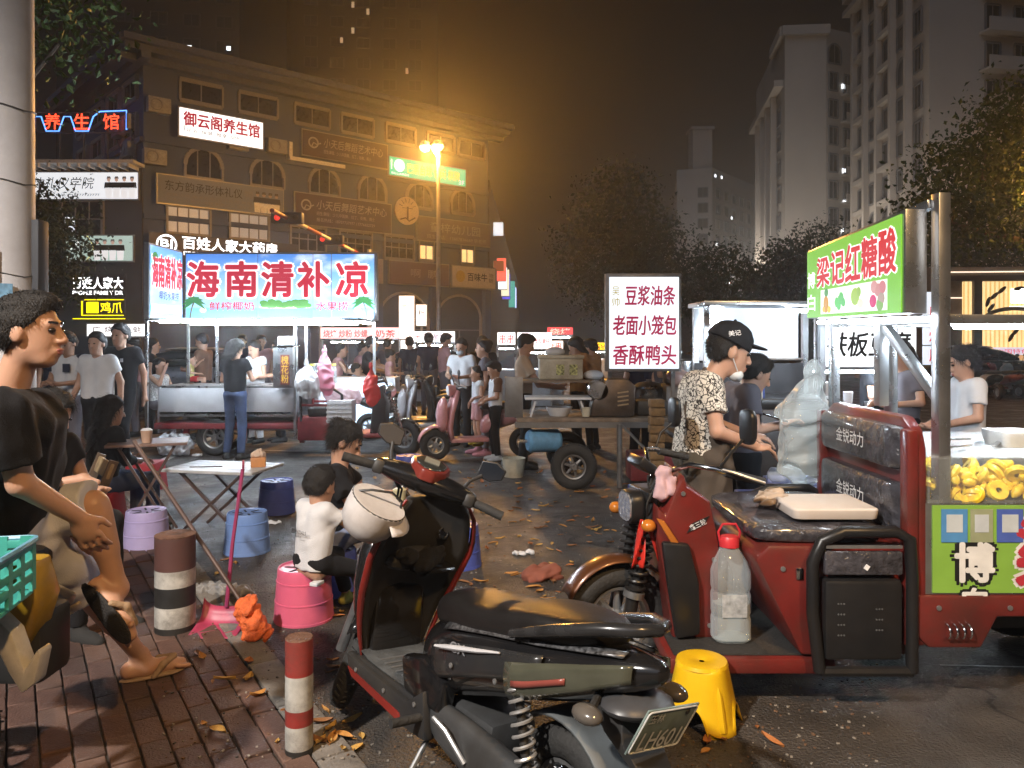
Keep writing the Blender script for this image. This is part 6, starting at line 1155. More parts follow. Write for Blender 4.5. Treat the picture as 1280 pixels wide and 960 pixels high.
tag(S.b('printed_island', isl, glow('island_print', (.12, .4, .08), .55, False), pn), kind='stuff'); S.b('printed_sand', MB().ell((XP(356), 10.998, 2.065), (.38, .003, .014), 16, 5), glow('sand_print', (.85, .8, .6), .8, False), pn)
palm(S, (XP(238), 10.99, 2.14), .9, (1, 0, 0), pn); palm(S, (XP(459), 10.99, 2.14), .9, (-1, 0, 0), pn)
for px in (254, 447): S.b('printed_coconut', MB().ell((XP(px), 10.995, 2.03), (.05, .003, .04), 12, 6), glow('coconut_print', (.75, .7, .6), .7, False), pn)
# wing panel along the left end
sp = S.b('wing_panel', MB().box((-4.72, 10.5, 2.37), (.012, .96, .95)), SKYP, smooth=False); S.b('wing_case', MB().box((-4.76, 10.5, 2.37), (.06, 1.0, 1.0)), PLAQ)
uu = (0, 1, 0)
for k, ch in enumerate('海南清补凉'): y = 10.13 + .185 * k; S.tx(ch, LW_, (-4.711, y, 2.52), uu, .42, .165, sp, off=.07); S.tx(ch, LR_, (-4.705, y, 2.52), uu, .42, .165, sp, off=.03)
S.tx('椰奶水果捞', mat('wing_blue', (.05, .1, .35), .5), (-4.708, 10.55, 2.2), uu, .12, .6, sp, off=.01)
for k, c in enumerate(('西米', '芋圆', '龟苓膏', '绿豆')): y = 10.14 + .24 * k; S.b('menu_patch', MB().box((-4.712, y, 2.02), (.006, .2, .11)), LW_, sp); S.tx(c, LR_, (-4.706, y, 2.02), uu, .07, .17, sp)
palm(S, (-4.706, 10.1, 2.72), .5, uu, sp)
for x, y, z1 in ((-4.78, 10.05, 2.85), (-4.72, 11.2, 2.0), (-2.0, 11.15, 2.0), (-2.95, 10.45, 1.9), (-4.3, 11.2, 1.9), (-3.0, 11.2, 1.9)): S.b('post', MB().box((x, y, (z1 + .25) / 2), (.035, .035, z1 - .25)), STL)
for a, b in (((-4.78, 10.05, 1.87), (-2.0, 10.05, 1.87)), ((-4.78, 11.15, 1.87), (-2.0, 11.15, 1.87)), ((-4.78, 10.07, 1.87), (-4.78, 11.13, 1.87)), ((-2.0, 10.07, 1.87), (-2.0, 11.13, 1.87))): S.b('beam', MB().bar(a, b, .035), STL)
for a, b in (((-4.6, 10.02, 1.84), (-2.2, 10.02, 1.84)), ((-4.6, 11.0, 1.83), (-2.2, 11.0, 1.83))): tube_light(S, a, b)
tube_light(S, (-2.05, 10.15, 1.84), (-2.05, 11.1, 1.84)); S.b('counter_front', MB().box((-3.9, 10.62, .77), (1.95, .03, .33)), WHP, bevel=.004); S.b('counter_top', MB().box((-3.85, 11.0, .95), (2.05, .75, .03)), STL, bevel=.004); S.b('counter_end', MB().box((-4.89, 11.0, .62), (.03, .73, .62)), WHP)  # right beam tube added as fill to brighten the crowd
S.b('rear_shelf', MB().box((-3.85, 11.3, .6), (2.0, .03, .66)), WHP); S.b('lower_shelf', MB().box((-3.85, 10.95, .56), (2.05, .78, .03)), STL)
S.b('chassis', MB().box((-3.6, 10.75, .42), (2.6, .5, .08)), REDF, bevel=.01)
for x in (-4.5, -3.7, -2.9): S.b('chassis_leg', MB().box((x, 10.62, .3), (.06, .06, .24)), REDF)
for y in (10.6, 11.2): w_ = wheel(S.t, Vector((-4.1, y, .26)) - SO, (0, 1, 0), .2, .06, None, ALU, 6, 'rear_wheel', tread=False)
# driver's end of the stall tricycle
S.b('seat', MB().box((-2.55, 10.7, .62), (.45, .6, .12)), MTB, bevel=.03); S.b('seat_base', MB().box((-2.6, 10.7, .4), (.6, .66, .32)), REDF, bevel=.02)
for y in (10.38, 11.02):
    S.b('seat_guard', MB().tube([(-2.85, y, .5), (-2.86, y, .85), (-2.78, y, .93), (-2.4, y, .93), (-2.3, y, .86), (-2.28, y, .5)], .02, 8), BLKM if y < 10.5 else REDF); S.b('guard_rail', MB().bar((-2.84, y, .72), (-2.29, y, .72), .03), REDF)
S.b('floor_pan', MB().box((-2.05, 10.7, .3), (.7, .6, .05)), REDF, bevel=.01)
S.b('cowl', MB().prism([(-1.95, .3), (-1.75, .35), (-1.72, .75), (-1.8, .98), (-1.9, .85)], 10.5, 10.9), MTB, bevel=.02)
fw = wheel(S.t, Vector((-1.47, 10.55, .255)) - SO, Vector((.35, 1, 0)), .19, .065, None, ALU, 8, 'front_wheel')
for q in (-.09, .09):
    a, b = Vector((-1.49 - q * .3, 10.55 + q, .28)), Vector((-1.72 - q * .3, 10.62 + q, .95)); lg = S.b('fork_leg', MB().cyl(a, b, .02, n=10), CHR); S.b('spring', MB().tube(coil(a.lerp(b, .25), a.lerp(b, .8), .035, 8, .006), .007, 5), CHR, lg)
S.b('mudguard', MB().sheet(lambda u, v: Vector((-1.47 + .27 * math.cos(R(25 + 130 * u)), 10.55 - .05 + .1 * v + .09 * math.cos(R(25 + 130 * u)) * -1, .255 + .27 * math.sin(R(25 + 130 * u)))), 10, 3), CHR, solid=.006)
S.b('headlamp', MB().lathe([(.0, -.09), (.06, -.08), (.085, 0), (.08, .02), (0, .03)], (-1.66, 10.5, .9), (.55, -.8, 0), 18), CHR)
S.b('handlebar', MB().tube([(-1.7, 10.2, 1.06), (-1.74, 10.35, 1.08), (-1.72, 10.6, .98), (-1.8, 10.85, 1.08), (-1.86, 11.0, 1.06)], .014, 8), CHR)
for p in ((-1.69, 10.16, 1.06), (-1.87, 11.04, 1.06)): S.b('grip', MB().cyl(p, Vector(p) + Vector((-.1, .0, -.02)), .02, n=8), RUB)
# goods on the dessert stall
def one(name, label, cat, mb, m, group=None, **k): o = mb.build(name, m, **k); return tag(o, label, cat, group)
def bagmat(nm, c, a=.35): return glass(nm, c, .25, a)
t = Th('jelly_tin', 'tall silver tin with yellow jelly powder letters on the dessert counter', 'tin', (-3.08, 10.45, .96)); t.b('body', MB().box((-3.08, 10.45, 1.24), (.27, .26, .54)), STL, bevel=.01); t.b('red_strip', MB().box((-3.05, 10.316, 1.2), (.12, .004, .4)), mat('strip_maroon', (.16, .04, .04), .5))
for k, ch in enumerate('槐花粉'): t.tx(ch, glow('jelly_yellow', (.9, .55, .05), .5, False), (-3.05, 10.312, 1.33 - .125 * k), (1, 0, 0), .115, .1)
t.b('lid', MB().box((-3.08, 10.45, 1.515), (.29, .28, .02)), CHR)
one('white_box', 'small white carton standing on the silver jelly tin', 'carton', MB().box((-3.06, 10.47, 1.59), (.22, .18, .12)), WHP, bevel=.005)
jm = glass('jar_glass', (.85, .9, .92), .05, .18)
for k in range(7):
    x, y = -2.86 + .1 * (k % 4) + .02 * (k // 4), 11.0 + .12 * (k // 4); t = thing('sweet_jar', 'clear jar with a bright lid at the lit end of the dessert counter', 'jar', (x, y, .97), group='jars on the dessert counter')
    MB().lathe([(.0, 0), (.045, 0), (.047, .02), (.047, .2), (.035, .24), (.035, .26)], n=14).build('glass', jm, t); MB().cyl((0, 0, .005), (0, 0, .1 + .02 * (k % 3)), .042, n=12).build('filling', mat('filling_%d' % (k % 4), ((.4, .1, .05), (.5, .35, .1), (.1, .25, .08), (.5, .45, .4))[k % 4], .5), t); MB().cyl((0, 0, .26), (0, 0, .29), .04, n=14).build('lid', mat('jar_lid_%d' % (k % 3), ((.6, .55, .1), (.5, .5, .5), (.3, .05, .05))[k % 3], .4), t)
def bag(label, c, r, m, seed, h=.011, wr=.012, knot=True, name='plastic_bag'):
    c = Vector(c); pr = [ell(c, r, .03), ell(c + Vector((r[0] * .3, 0, -r[2] * .45)), (r[0] * .8, r[1] * .8, r[2] * .6), .04)]
    if knot: pr += [cap(c + Vector((0, 0, r[2] * .7)), c + Vector((0, 0, r[2] * 1.5)), r[0] * .35, r[0] * .12, .05)]
    return tag(blob(name, pr, h, m, None, wr, 42, seed), label, 'bag')
bag('white plastic bag hanging beside the silver jelly tin', (-2.75, 10.3, 1.02), (.17, .12, .2), bagmat('bag_white', (.8, .8, .8), .5), 3); bag('pink plastic bag hanging on the dessert stall post', (-2.52, 10.35, 1.13), (.11, .1, .26), bagmat('bag_pink', (.85, .45, .55), .5), 5); bag('pale bundle of bags heaped on the red tricycle seat', (-2.35, 10.6, .85), (.25, .2, .15), bagmat('bag_blush', (.85, .7, .7), .5), 6, knot=False)
bag('red plastic bag tied to the stall tricycle handlebar', (-1.86, 10.15, .95), (.1, .08, .22), bagmat('bag_red', (.75, .08, .07), .6), 8)
t = Th('milk_crate', 'white slatted crate hanging behind the stall tricycle seat', 'crate', (-2.3, 10.35, .5))
for k in range(5): t.b('slat', MB().box((-2.3, 10.22, .52 + .06 * k), (.34, .015, .028)), WHP)
for k in range(4): t.b('upright', MB().box((-2.45 + .1 * k, 10.235, .64), (.03, .012, .3)), WHP)
t.b('tub', MB().box((-2.3, 10.38, .64), (.33, .26, .3)), WHP)
o = blob('navy_cloth', [ell((-4.6 + .17 * k, 10.8, .615), (.13, .16, .045 + .02 * (k % 3)), .03) for k in range(9)], .015, NAVY, None, .012, 40, 2); tag(o, 'crumpled navy cloth on the lower shelf of the dessert stall', 'cloth')
o = blob('rubbish_bag', [ell((-4.75 + .12 * k, 10.55, .16), (.12, .13, .15), .04) for k in range(3)], .014, bagmat('bag_clear', (.75, .78, .85), .5), None, .02, 40, 12); tag(o, 'white rubbish bag on the road under the dessert stall', 'bag')
# ------------------------------------------------------------------ white lit screen beside the stall
t = Th('lit_counter', 'low counter with a glowing white front behind the stall tricycle', 'counter', (-2.0, 12.6, 0)); t.b('body', MB().box((-2.55, 12.75, .5), (1.3, .5, .98)), WHP); t.b('lit_front', MB().box((-2.5, 12.49, .5), (1.1, .012, .8)), glow('cool_front', (.62, .8, 1.0), 1.6))

# ------------------------------------------------------------------ lesser scooters and mopeds
def small_scooter(label, loc, rz, c1, c2=MTB, lamp=False, group=None, box=False, hl=None):
    t = thing('parked_scooter' if not lamp else 'light_scooter', label, 'scooter', (loc[0], loc[1], 0), rz, group)
    wheel(t, (.62, 0, .21), (0, 1, 0), .155, .052, None, ALU, 6, 'front_wheel', tread=False); wheel(t, (-.6, 0, .21), (0, 1, 0), .155, .052, None, ALU, 6, 'rear_wheel', tread=False)
    st = [(.02, .42, .09, .1), (-.12, .5, .13, .14), (-.4, .56, .14, .12), (-.65, .6, .1, .09), (-.78, .62, .04, .04)]; MB().loft([sup(*s) for s in st]).build('body', c1, t, sub=1)
    MB().loft([sup(x, z, w, h, 14, 3) for x, z, w, h in ((.02, .68, .07, .03), (-.1, .71, .12, .05), (-.4, .73, .13, .05), (-.66, .74, .08, .035))]).build('seat', c2, t, sub=1)
    MB().box((.17, 0, .27), (.52, .28, .06)).build('floor', c1, t, bevel=.02)
    MB().loft([[Vector((x - .02 * (abs(y) / .2), y, z)) for y in (-w, -w * .6, 0, w * .6, w)] for x, z, w in ((.42, .26, .13), (.46, .45, .18), (.44, .65, .2), (.38, .82, .17), (.33, .93, .08))], cap=False, closed=False).build('leg_shield', c1, t, solid=.05)
    MB().loft([sup(.46, .62, .17, .27), sup(.55, .6, .14, .24), sup(.61, .58, .06, .14)]).build('apron', c1, t, sub=1)
    MB().sheet(lambda u, v: Vector((.62 + .235 * math.cos(R(10 + 150 * u)), -.075 + .15 * v, .21 + .235 * math.sin(R(10 + 150 * u)) + .03 * (1 - (2 * v - 1) ** 2))), 10, 4).build('mudguard', c1, t, solid=.008)
    MB().tube([(.36, 0, .9), (.45, 0, .6), (.6, 0, .21)], .025, 8).build('steering_stem', c2, t)
    MB().tube([(.26, -.34, .97), (.32, -.2, 1.0), (.35, 0, .97), (.32, .2, 1.0), (.26, .34, .97)], .016, 8).build('handlebar', c2, t)
    h = MB().lathe([(0, -.08), (.06, -.07), (.08, 0), (.075, .03)], (.42, 0, .93), (1, 0, -.1), 18).build('headlamp', c1, t); MB().lathe([(.072, .0), (.06, .02), (0, .035)], (.442, 0, .927), (1, 0, -.1), 16).build('headlamp_lens', hl or glow('lens_lit', (.9, .93, 1), .35, False), h)
    for q in (1, -1): s_ = MB().tube([(.33, q * .17, 1.0), (.36, q * .24, 1.14)], .007, 6).build('mirror_stem', c2, t); MB().ell((.36, q * .27, 1.17), (.015, .06, .045)).build('mirror', c2, s_)
    if box: MB().box((-.78, 0, .86), (.3, .32, .26)).build('top_box', c2, t, bevel=.04)
    return t
PKP = mat('scooter_pink', (.6, .27, .27), .3, coat=.4); GYP = mat('scooter_grey', (.3, .29, .3), .35, coat=.3); 
small_scooter('pink electric scooter with chrome rim standing on the road', (-.42, 10.35), R(196), PKP, MTB, True)
small_scooter('pale grey scooter standing behind the pink one', (-1.2, 12.1), R(195), GYP, MTB, True)
small_scooter('dark moped carrying the woman and boy', (-3.25, 13.5), R(8), GLB, MTB); small_scooter('dark moped with chrome bars ridden by the man in black', (-2.55, 13.85), R(5), mat('scooter_brown', (.1, .05, .04), .35), MTB, box=True); small_scooter('white moped with a dark top box behind the riders', (-1.35, 13.0), R(170), mat('scooter_white', (.5, .48, .46), .35), MTB, box=True); small_scooter('black moped parked between the riders and the pink scooter', (-1.75, 12.6), R(20), MTB, MTB)
for k, (px, d, a, m) in enumerate(((1236, 21, 80, GLB), (1252, 21.3, 100, REDP), (1268, 21.2, 85, GYP), (1282, 21.5, 95, GLB), (1222, 21.6, 110, GYP))): small_scooter(('black scooter parked under the golden shopfront', 'red scooter parked under the golden shopfront', 'grey scooter parked under the golden shopfront', 'black scooter at the far end under the golden shopfront', 'grey scooter beside the dark fascia of the golden shop')[k], at(px, d), R(a), m, MTB, group='scooters parked under the golden shopfront')
# ------------------------------------------------------------------ cars beyond the dessert stall
def car(label, loc, rz, m):
    t = thing('parked_car', label, 'car', (loc[0], loc[1], 0), rz)
    st = [(2.2, .55, .62, .22), (2.1, .58, .78, .3), (1.4, .62, .85, .35), (.9, .66, .87, .37), (-1.2, .67, .87, .38), (-1.9, .66, .84, .36), (-2.2, .62, .72, .26)]
    MB().loft([sup(*s, n=20, e=4) for s in st]).build('body', m, t, sub=1)
    gl_ = [(1.05, .98, .74, .05), (.5, 1.16, .68, .22), (-.2, 1.2, .68, .24), (-1.0, 1.17, .66, .22), (-1.65, 1.0, .7, .05)]; MB().loft([sup(*s, n=16, e=3.4) for s in gl_]).build('windows', mat('car_glass', (.015, .017, .02), .06, coat=.5), t, sub=1)
    MB().loft([sup(x, z, w, .03, 12, 3) for x, z, w in ((.42, 1.385, .5), (-.2, 1.43, .6), (-.95, 1.385, .55))]).build('roof', m, t, sub=1)
    for x in (1.35, -1.35):
        for y in (.8, -.8): wheel(t, (x, y, .31), (0, 1, 0), .22, .09, None, ALU, 5, 'wheel', tread=False)
    for y in (.6, -.6): MB().ell((2.13, y, .66), (.08, .18, .07)).build('headlight', mat('lamp_clear', (.5, .5, .52), .1), t); MB().ell((-2.14, y, .72), (.06, .18, .07)).build('tail_light', mat('lamp_red', (.3, .02, .02), .2), t)
    return t
car('silver grey car parked beyond the dessert stall', (-6.9, 17.4), R(8), mat('car_silver', (.3, .3, .32), .3, .5, coat=.5)); car('dark car parked beyond the moped riders', (-2.4, 20.5), R(175), mat('car_dark', (.03, .03, .035), .3, .3, coat=.5))
car('dark car waiting on the road beside the golden shop', (13.2, 22.8), R(178), MATS['car_dark'])
# ------------------------------------------------------------------ lit stalls down the street
def far_stall(label, px, d, w, z0, z1, col, strength, words, lc, seed=0, tube=True):
    x = (px - 640) / F_PX * d; T = Th('food_stall', label, 'stall', (x, d, 0)); m = glow('stall_sign_%d' % px, col, strength)
    T.b('sign_panel', MB().box((x, d, (z0 + z1) / 2), (w, .08, z1 - z0)), m)
    for k, (body, u0, u1, h, c) in enumerate(words): T.tx(body, glow('stall_ink_%d%d' % (px, k), c, .9, False), (x + w * (u0 + u1) / 2, d - .05, (z0 + z1) / 2), (1, 0, 0), (z1 - z0) * h, w * (u1 - u0), off=.01)
    for q in (-.5, .5): T.b('post', MB().box((x + q * w, d + .1, z0 / 2), (.05, .05, z0)), STL)
    T.b('counter', MB().box((x, d + .5, .45), (w * .96, .8, .88)), WHP, bevel=.01); T.b('canopy', MB().box((x, d + .6, z0 + .02), (w, 1.3, .04)), STL)
    tube_light(T, (x - w * .4, d + .3, z0 - .06), (x + w * .4, d + .3, z0 - .06)); return T
WC = (1.0, .95, .95); RC = (.85, .05, .04)
far_stall('red and white lit noodle stall left of the tall white lightbox', 450, 21.5, 2.2, 1.6, 1.95, (1.0, .62, .6), 1.4, (('烧烤 炒粉 炒螺', -.46, .1, .6, RC), ('奶茶', .2, .45, .6, RC)), RC)
far_stall('lit stall with a red and white cross patterned sign by the lamp post', 543, 19.8, 1.05, 1.52, 1.82, WC, 1.7, (('十', -.48, -.32, .8, RC), ('手工酸奶', -.28, .24, .6, (.25, .15, .2)), ('十', .3, .48, .8, RC)), RC)
far_stall('lit stall with two red barred white signs beside the man in beige', 633, 18.2, .42, 1.45, 1.78, WC, 1.9, (('串串', -.4, .4, .7, RC),), RC); far_stall('wide lit stall with pink and white signs behind the bun cart', 668, 18.4, .82, 1.35, 1.78, WC, 1.9, (('炒饭炒粉', -.45, .45, .35, RC),), RC); far_stall('lit stall with an orange bordered sign beyond the wide pink stall', 693, 18.8, .42, 1.32, 1.58, (1, .8, .7), 1.8, (('炸串', -.4, .4, .7, RC),), RC)
far_stall('distant stall with a yellow lit sign past the bun cart', 742, 29, 1.2, 1.2, 1.5, (1.0, .72, .02), 1.6, (('牛杂', -.35, .35, .7, (.6, .1, .02)),), RC)
far_stall('dim red lit stall far down the road', 700, 27, .9, 1.75, 2.05, (.8, .1, .12), 1.0, (('烧烤', -.4, .4, .7, (1, .8, .7)),), RC)
for lab, px0, px1, y0, y1, d, body in (('tall blinding white lightbox standing by the shop arches', 499, 517.5, 370, 437, 29, ''), ('square white lightbox with one black letter beside the tall one', 520.5, 533, 381, 407, 29.5, '粉')):
    x0, x1 = (px0 - 640) / 960 * d, (px1 - 640) / 960 * d; z0, z1 = 1.6 - (y1 - 425) / 960 * d, 1.6 - (y0 - 425) / 960 * d; T = Th('lightbox', lab, 'lightbox', ((x0 + x1) / 2, d, 0))
    T.b('case', MB().box(((x0 + x1) / 2, d + .08, (z0 + z1) / 2), (x1 - x0 + .06, .14, z1 - z0 + .06)), PLAQ); T.b('panel', MB().box(((x0 + x1) / 2, d, (z0 + z1) / 2), (x1 - x0, .02, z1 - z0)), WHT); T.b('stand', MB().box(((x0 + x1) / 2, d + .1, z0 / 2), (.08, .08, z0)), PLAQ)
    if body: T.tx(body, INK, ((x0 + x1) / 2, d - .015, (z0 + z1) / 2 + .1), (1, 0, 0), .3, .25)
    else:
        for k, z in enumerate((2.9, 2.1, 1.9)): T.tx(('糖水', '甜品店', '欢迎')[k], mat('ink_faint', (.55, .4, .42), .6), ((x0 + x1) / 2, d - .015, z), (1, 0, 0), .14, .34)

# ------------------------------------------------------------------ bun cart
CRM = mat('cream_tin', (.5, .46, .36), .5, dirt=.7, scale=6, dirtcol=(.16, .12, .08)); RST = mat('worn_steel', (.22, .215, .21), .45, .6, dirt=.6, scale=5, dirtcol=(.07, .05, .04)); DECK = mat('deck_ply', (.2, .15, .11), .75, var=.3, dirt=.5); WODB = mat('steamer_bamboo', (.27, .15, .06), .7, var=.3, scale=20)
C = Th('bun_cart', 'worn two wheeled steel food cart with a drop side and a lit breakfast sign post', 'cart', (.95, 8.6, 0))
C.b('deck', MB().box((.98, 8.75, .74), (1.86, 1.05, .04)), DECK, bevel=.004)
for y in (8.24, 9.26): C.b('frame_rail', MB().box((.98, y, .69), (1.9, .05, .06)), RST)
for x in (.1, .7, 1.3, 1.85): C.b('cross_member', MB().box((x, 8.75, .695), (.05, .96, .05)), RST)
for y in (8.2, 9.3): wheel(C.t, Vector((.66, y, .25)) - C.o, (0.12, 1, 0), .185, .065, None, RST, 6, 'wheel')
C.b('axle', MB().cyl((.66, 8.1, .25), (.66, 9.35, .25), .025, n=8), RST)
C.b('drop_side', MB().box((.02, 8.35, .98), (.2, .02, .44), Matrix.Rotation(R(-8), 3, 'Z')), RST, bevel=.003); C.b('prop_leg', MB().cyl((1.15, 8.22, .02), (1.15, 8.22, .7), .03, n=10), RST)
C.b('upper_shelf', MB().box((.62, 9.0, 1.13), (1.25, .62, .025)), DECK)
for x in (.05, 1.2):
    for y in (8.72, 9.28): C.b('shelf_post', MB().box((x, y, .94), (.03, .03, .37)), RST)
C.b('tow_bar', MB().tube([(1.6, 8.3, .66), (1.95, 8.0, .42), (2.2, 7.8, .3)], .025, 8), RST); C.b('strut', MB().bar((1.15, 8.24, .72), (1.55, 8.1, .3), .05, .02), RST)
for x in (1.08, 1.78): C.b('sign_post', MB().box((x, 8.5, 1.5), (.04, .04, 1.5)), RST)
sp = C.b('sign_case', MB().box((1.42, 8.34, 1.79), (.82, .09, 1.06)), RST, bevel=.006); C.b('sign_panel', MB().box((1.425, 8.29, 1.785), (.75, .012, .99)), glow('bun_white', (.86, .93, 1.0), 1.05), sp)
CRI = glow('bun_crimson', (.5, .015, .09), .55, False)
for k, (s_, w_) in enumerate((('豆浆油条', .54), ('老面小笼包', .68), ('香酥鸭头', .68))): C.tx(s_, CRI, (1.49 if k == 0 else 1.43, 8.281, 2.08 - .32 * k), (1, 0, 0), .21, w_, sp, off=.022, shear=.08)
for k, ch in enumerate('吴帅'): C.tx(ch, glow('bun_gold', (.6, .45, .05), .5, False), (1.12, 8.281, 2.13 - .12 * k), (1, 0, 0), .095, .08, sp)
t = Th('cool_box', 'cream enamel cool box with worn stickers on the bun cart shelf', 'box', (.56, 8.95, 1.145)); t.b('body', MB().box((.56, 8.95, 1.27), (.5, .4, .25)), CRM, bevel=.02); t.b('lid', MB().box((.56, 8.95, 1.405), (.53, .43, .04)), CRM, bevel=.012)
for x in (.55, .7): t.b('sticker', MB().box((x, 8.745, 1.26), (.09, .004, .12)), mat('sticker_worn', (.35, .35, .15), .6, var=.9, scale=40))
for k in range(2): one('dough_mound', ('round white bundle on the cool box lid', 'flat white bundle on the bun cart shelf')[k], 'bundle', MB().ell(((.5, 8.95, 1.46) if k == 0 else (.95, 8.95, 1.19)), (.12, .1, .06)), WHP)
t = Th('dough_roller', 'squat dark metal dough roller with slotted side on the cart deck', 'machine', (1.1, 8.5, .76)); t.b('body', MB().prism([(.85, .77), (1.32, .77), (1.34, 1.1), (1.25, 1.18), (1.02, 1.18), (.95, 1.0), (.88, .95)], 8.3, 8.65), mat('roller_brown', (.1, .075, .06), .4, .5, dirt=.6), bevel=.02)
for k in range(4): t.b('slot', MB().box((1.2, 8.297, .9 + .045 * k), (.12, .006, .016), Matrix.Rotation(R(-8), 3, 'Y')), mat('slot_tan', (.3, .22, .13), .5))
t.b('drum', MB().cyl((.94, 8.3, 1.05), (.94, 8.65, 1.05), .1, n=20), STL); t.b('tin_cup', MB().lathe([(.04, 0), (.05, .1)], (.8, 8.32, .77), n=14), CRM)
t = Th('work_table', 'low white topped folding table on the cart deck', 'table', (.5, 8.5, .76)); t.b('top', MB().box((.5, 8.5, .965), (.72, .42, .025)), WHP, bevel=.004)
for x in (.2, .8):
    for y in (8.34, 8.66): t.b('leg', MB().bar((x, y, .765), (x + (.06 if x < .5 else -.06), y, .955), .02), WHP)
one('wash_basin', 'white enamel basin under the low cart table', 'basin', MB().lathe([(.0, 0), (.1, 0), (.15, .1), (.14, .1), (.09, .015), (0, .012)], (.52, 8.5, .762), n=20), WHP)
t = Th('blue_drum', 'small blue gas drum slung under the bun cart', 'drum', (.35, 8.35, .45)); t.b('body', MB().lathe([(.0, -.2), (.1, -.2), (.125, -.17), (.125, .14), (.1, .17), (0, .17)], (.36, 8.4, .5), (1, .25, 0), 22), mat('drum_blue', (.12, .3, .5), .45, dirt=.4)); t.b('valve', MB().cyl((.16, 8.35, .5), (.08, 8.33, .5), .02, n=8), STL)
for k in range(2): one('steamer_pot', ('wide steel steamer pot at the far end of the bun cart', 'tall steel stock pot beside the bun sign post')[k], 'pot', MB().lathe([(.0, 0), (.19, 0), (.2, .02), (.2, .26), (.215, .27), (.205, .29), (.12, .33), (.03, .345), (.03, .37), (0, .37)], ((1.62, 9.1, .765), (1.95, 8.9, 1.1))[k], n=26), STL)
C.b('pot_stand', MB().box((1.95, 8.9, .9), (.4, .4, .38)), RST, bevel=.01); C.b('gas_ring', MB().box((1.55, 8.6, .85), (.35, .3, .16)), mat('stove_black', (.02, .02, .02), .5), bevel=.02)
t = Th('bamboo_steamers', 'tall stack of brown bamboo steamer trays in front of the bun cart', 'steamers', (1.42, 7.55, 0)); 
for k in range(9): t.b('steamer', MB().box((1.42 + .006 * math.sin(k * 2), 7.55, .3 + .085 * k), (.14, .14, .078)), WODB, bevel=.01)
t.b('stand', MB().box((1.42, 7.55, .13), (.16, .16, .258)), RST)
one('plastic_crate', 'dark red plastic crate under the end of the bun cart', 'crate', MB().box((1.55, 8.6, .2), (.5, .4, .3)), mat('crate_red', (.2, .03, .03), .5), bevel=.02); one('blue_crate', 'deep blue box on the road by the bun cart tow bar', 'box', MB().box((1.2, 7.2, .12), (.2, .25, .22)), mat('crate_blue', (.03, .05, .25), .5), bevel=.015)
one('white_bucket', 'grimy white bucket lying under the bun cart drop side', 'bucket', MB().lathe([(.0, 0), (.11, 0), (.14, .22), (.135, .22), (.105, .01)], (.02, 9.0, 0), n=22), CRM); bag('pale pink bag hanging behind the bun sign', (1.85, 8.6, 1.2), (.12, .1, .12), bagmat('bag_pale', (.85, .7, .7), .5), 21)
o = blob('cloth_cover', [cap((.85, 9.2, 1.35), (.98, 9.1, 1.15), .09, .12, .05), cap((1.0, 9.2, 1.38), (.95, 9.1, 1.2), .06, .1, .05)], .014, mat('cloth_rust', (.35, .17, .07), .8), None, .01, 40, 3); tag(o, 'rust coloured cloth hanging behind the cool box', 'cloth')
# ------------------------------------------------------------------ steel hooded grill stall behind the tricycle
t = Th('grill_stall', 'steel hooded griddle stall with bright tubes behind the capped vendor', 'stall', (1.95, 6.2, 0)); HP = mat('hood_panel', (.52, .54, .58), .5, var=.06)
t.b('back_panel', MB().box((1.93, 6.35, 1.66), (.86, .03, .46)), HP); t.b('hood_edge', MB().box((1.95, 6.1, 1.88), (.98, .55, .035)), STL, bevel=.005)
for x in (1.52, 2.42): t.b('post', MB().box((x, 6.0, .95), (.045, .045, 1.84)), STL); t.b('post', MB().box((x, 6.35, .95), (.045, .045, 1.84)), STL)
tube_light(t, (2.1, 5.9, 1.83), (2.38, 5.9, 1.82), .013); tube_light(t, (1.58, 6.28, 1.75), (1.68, 6.28, 1.75), .013)
t.b('counter', MB().box((1.95, 6.05, .55), (1.0, .62, 1.06)), mat('counter_dark', (.05, .05, .055), .4, .4, dirt=.4), bevel=.01); t.b('griddle', MB().box((1.95, 6.05, 1.12), (1.0, .6, .08)), mat('griddle_black', (.015, .015, .016), .3), bevel=.01); t.b('splash_guard', MB().box((1.95, 6.33, 1.28), (.9, .02, .26)), mat('guard_dark', (.05, .05, .055), .35, .5)); t.b('rail', MB().cyl((1.72, 5.95, 1.45), (2.25, 5.95, 1.45), .012, n=8), STL)
for k, (px, c, cc) in enumerate(((934, (.7, .7, .68), (.6, .6, .6)), (941, (.35, .5, .2), (.5, .5, .5)), (948, (.65, .65, .6), (.6, .6, .6)), (957, (.05, .1, .4), (.1, .15, .6)), (928, (.6, .58, .5), (.5, .1, .05)))):
    d = 5.72; x = (px - 640) / 960 * d; B = thing('sauce_bottle', ('white sauce bottle second along the griddle', 'green labelled sauce bottle on the griddle', 'white sauce bottle with a white cap by the blue one', 'dark blue capped sauce bottle on the griddle', 'cream sauce bottle with a red cap on the griddle')[k], 'bottle', (x, d + .12 * (k % 2), 1.16), group='sauce bottles on the griddle')
    MB().lathe([(.0, 0), (.03, 0), (.032, .02), (.032, .1), (.014, .14), (.012, .16)], n=14).build('bottle', mat('sauce_%d' % k, c, .35), B); MB().lathe([(.014, .155), (.014, .18), (.004, .2), (0, .2)], n=10).build('cap', mat('sauce_cap_%d' % k, cc, .4), B)
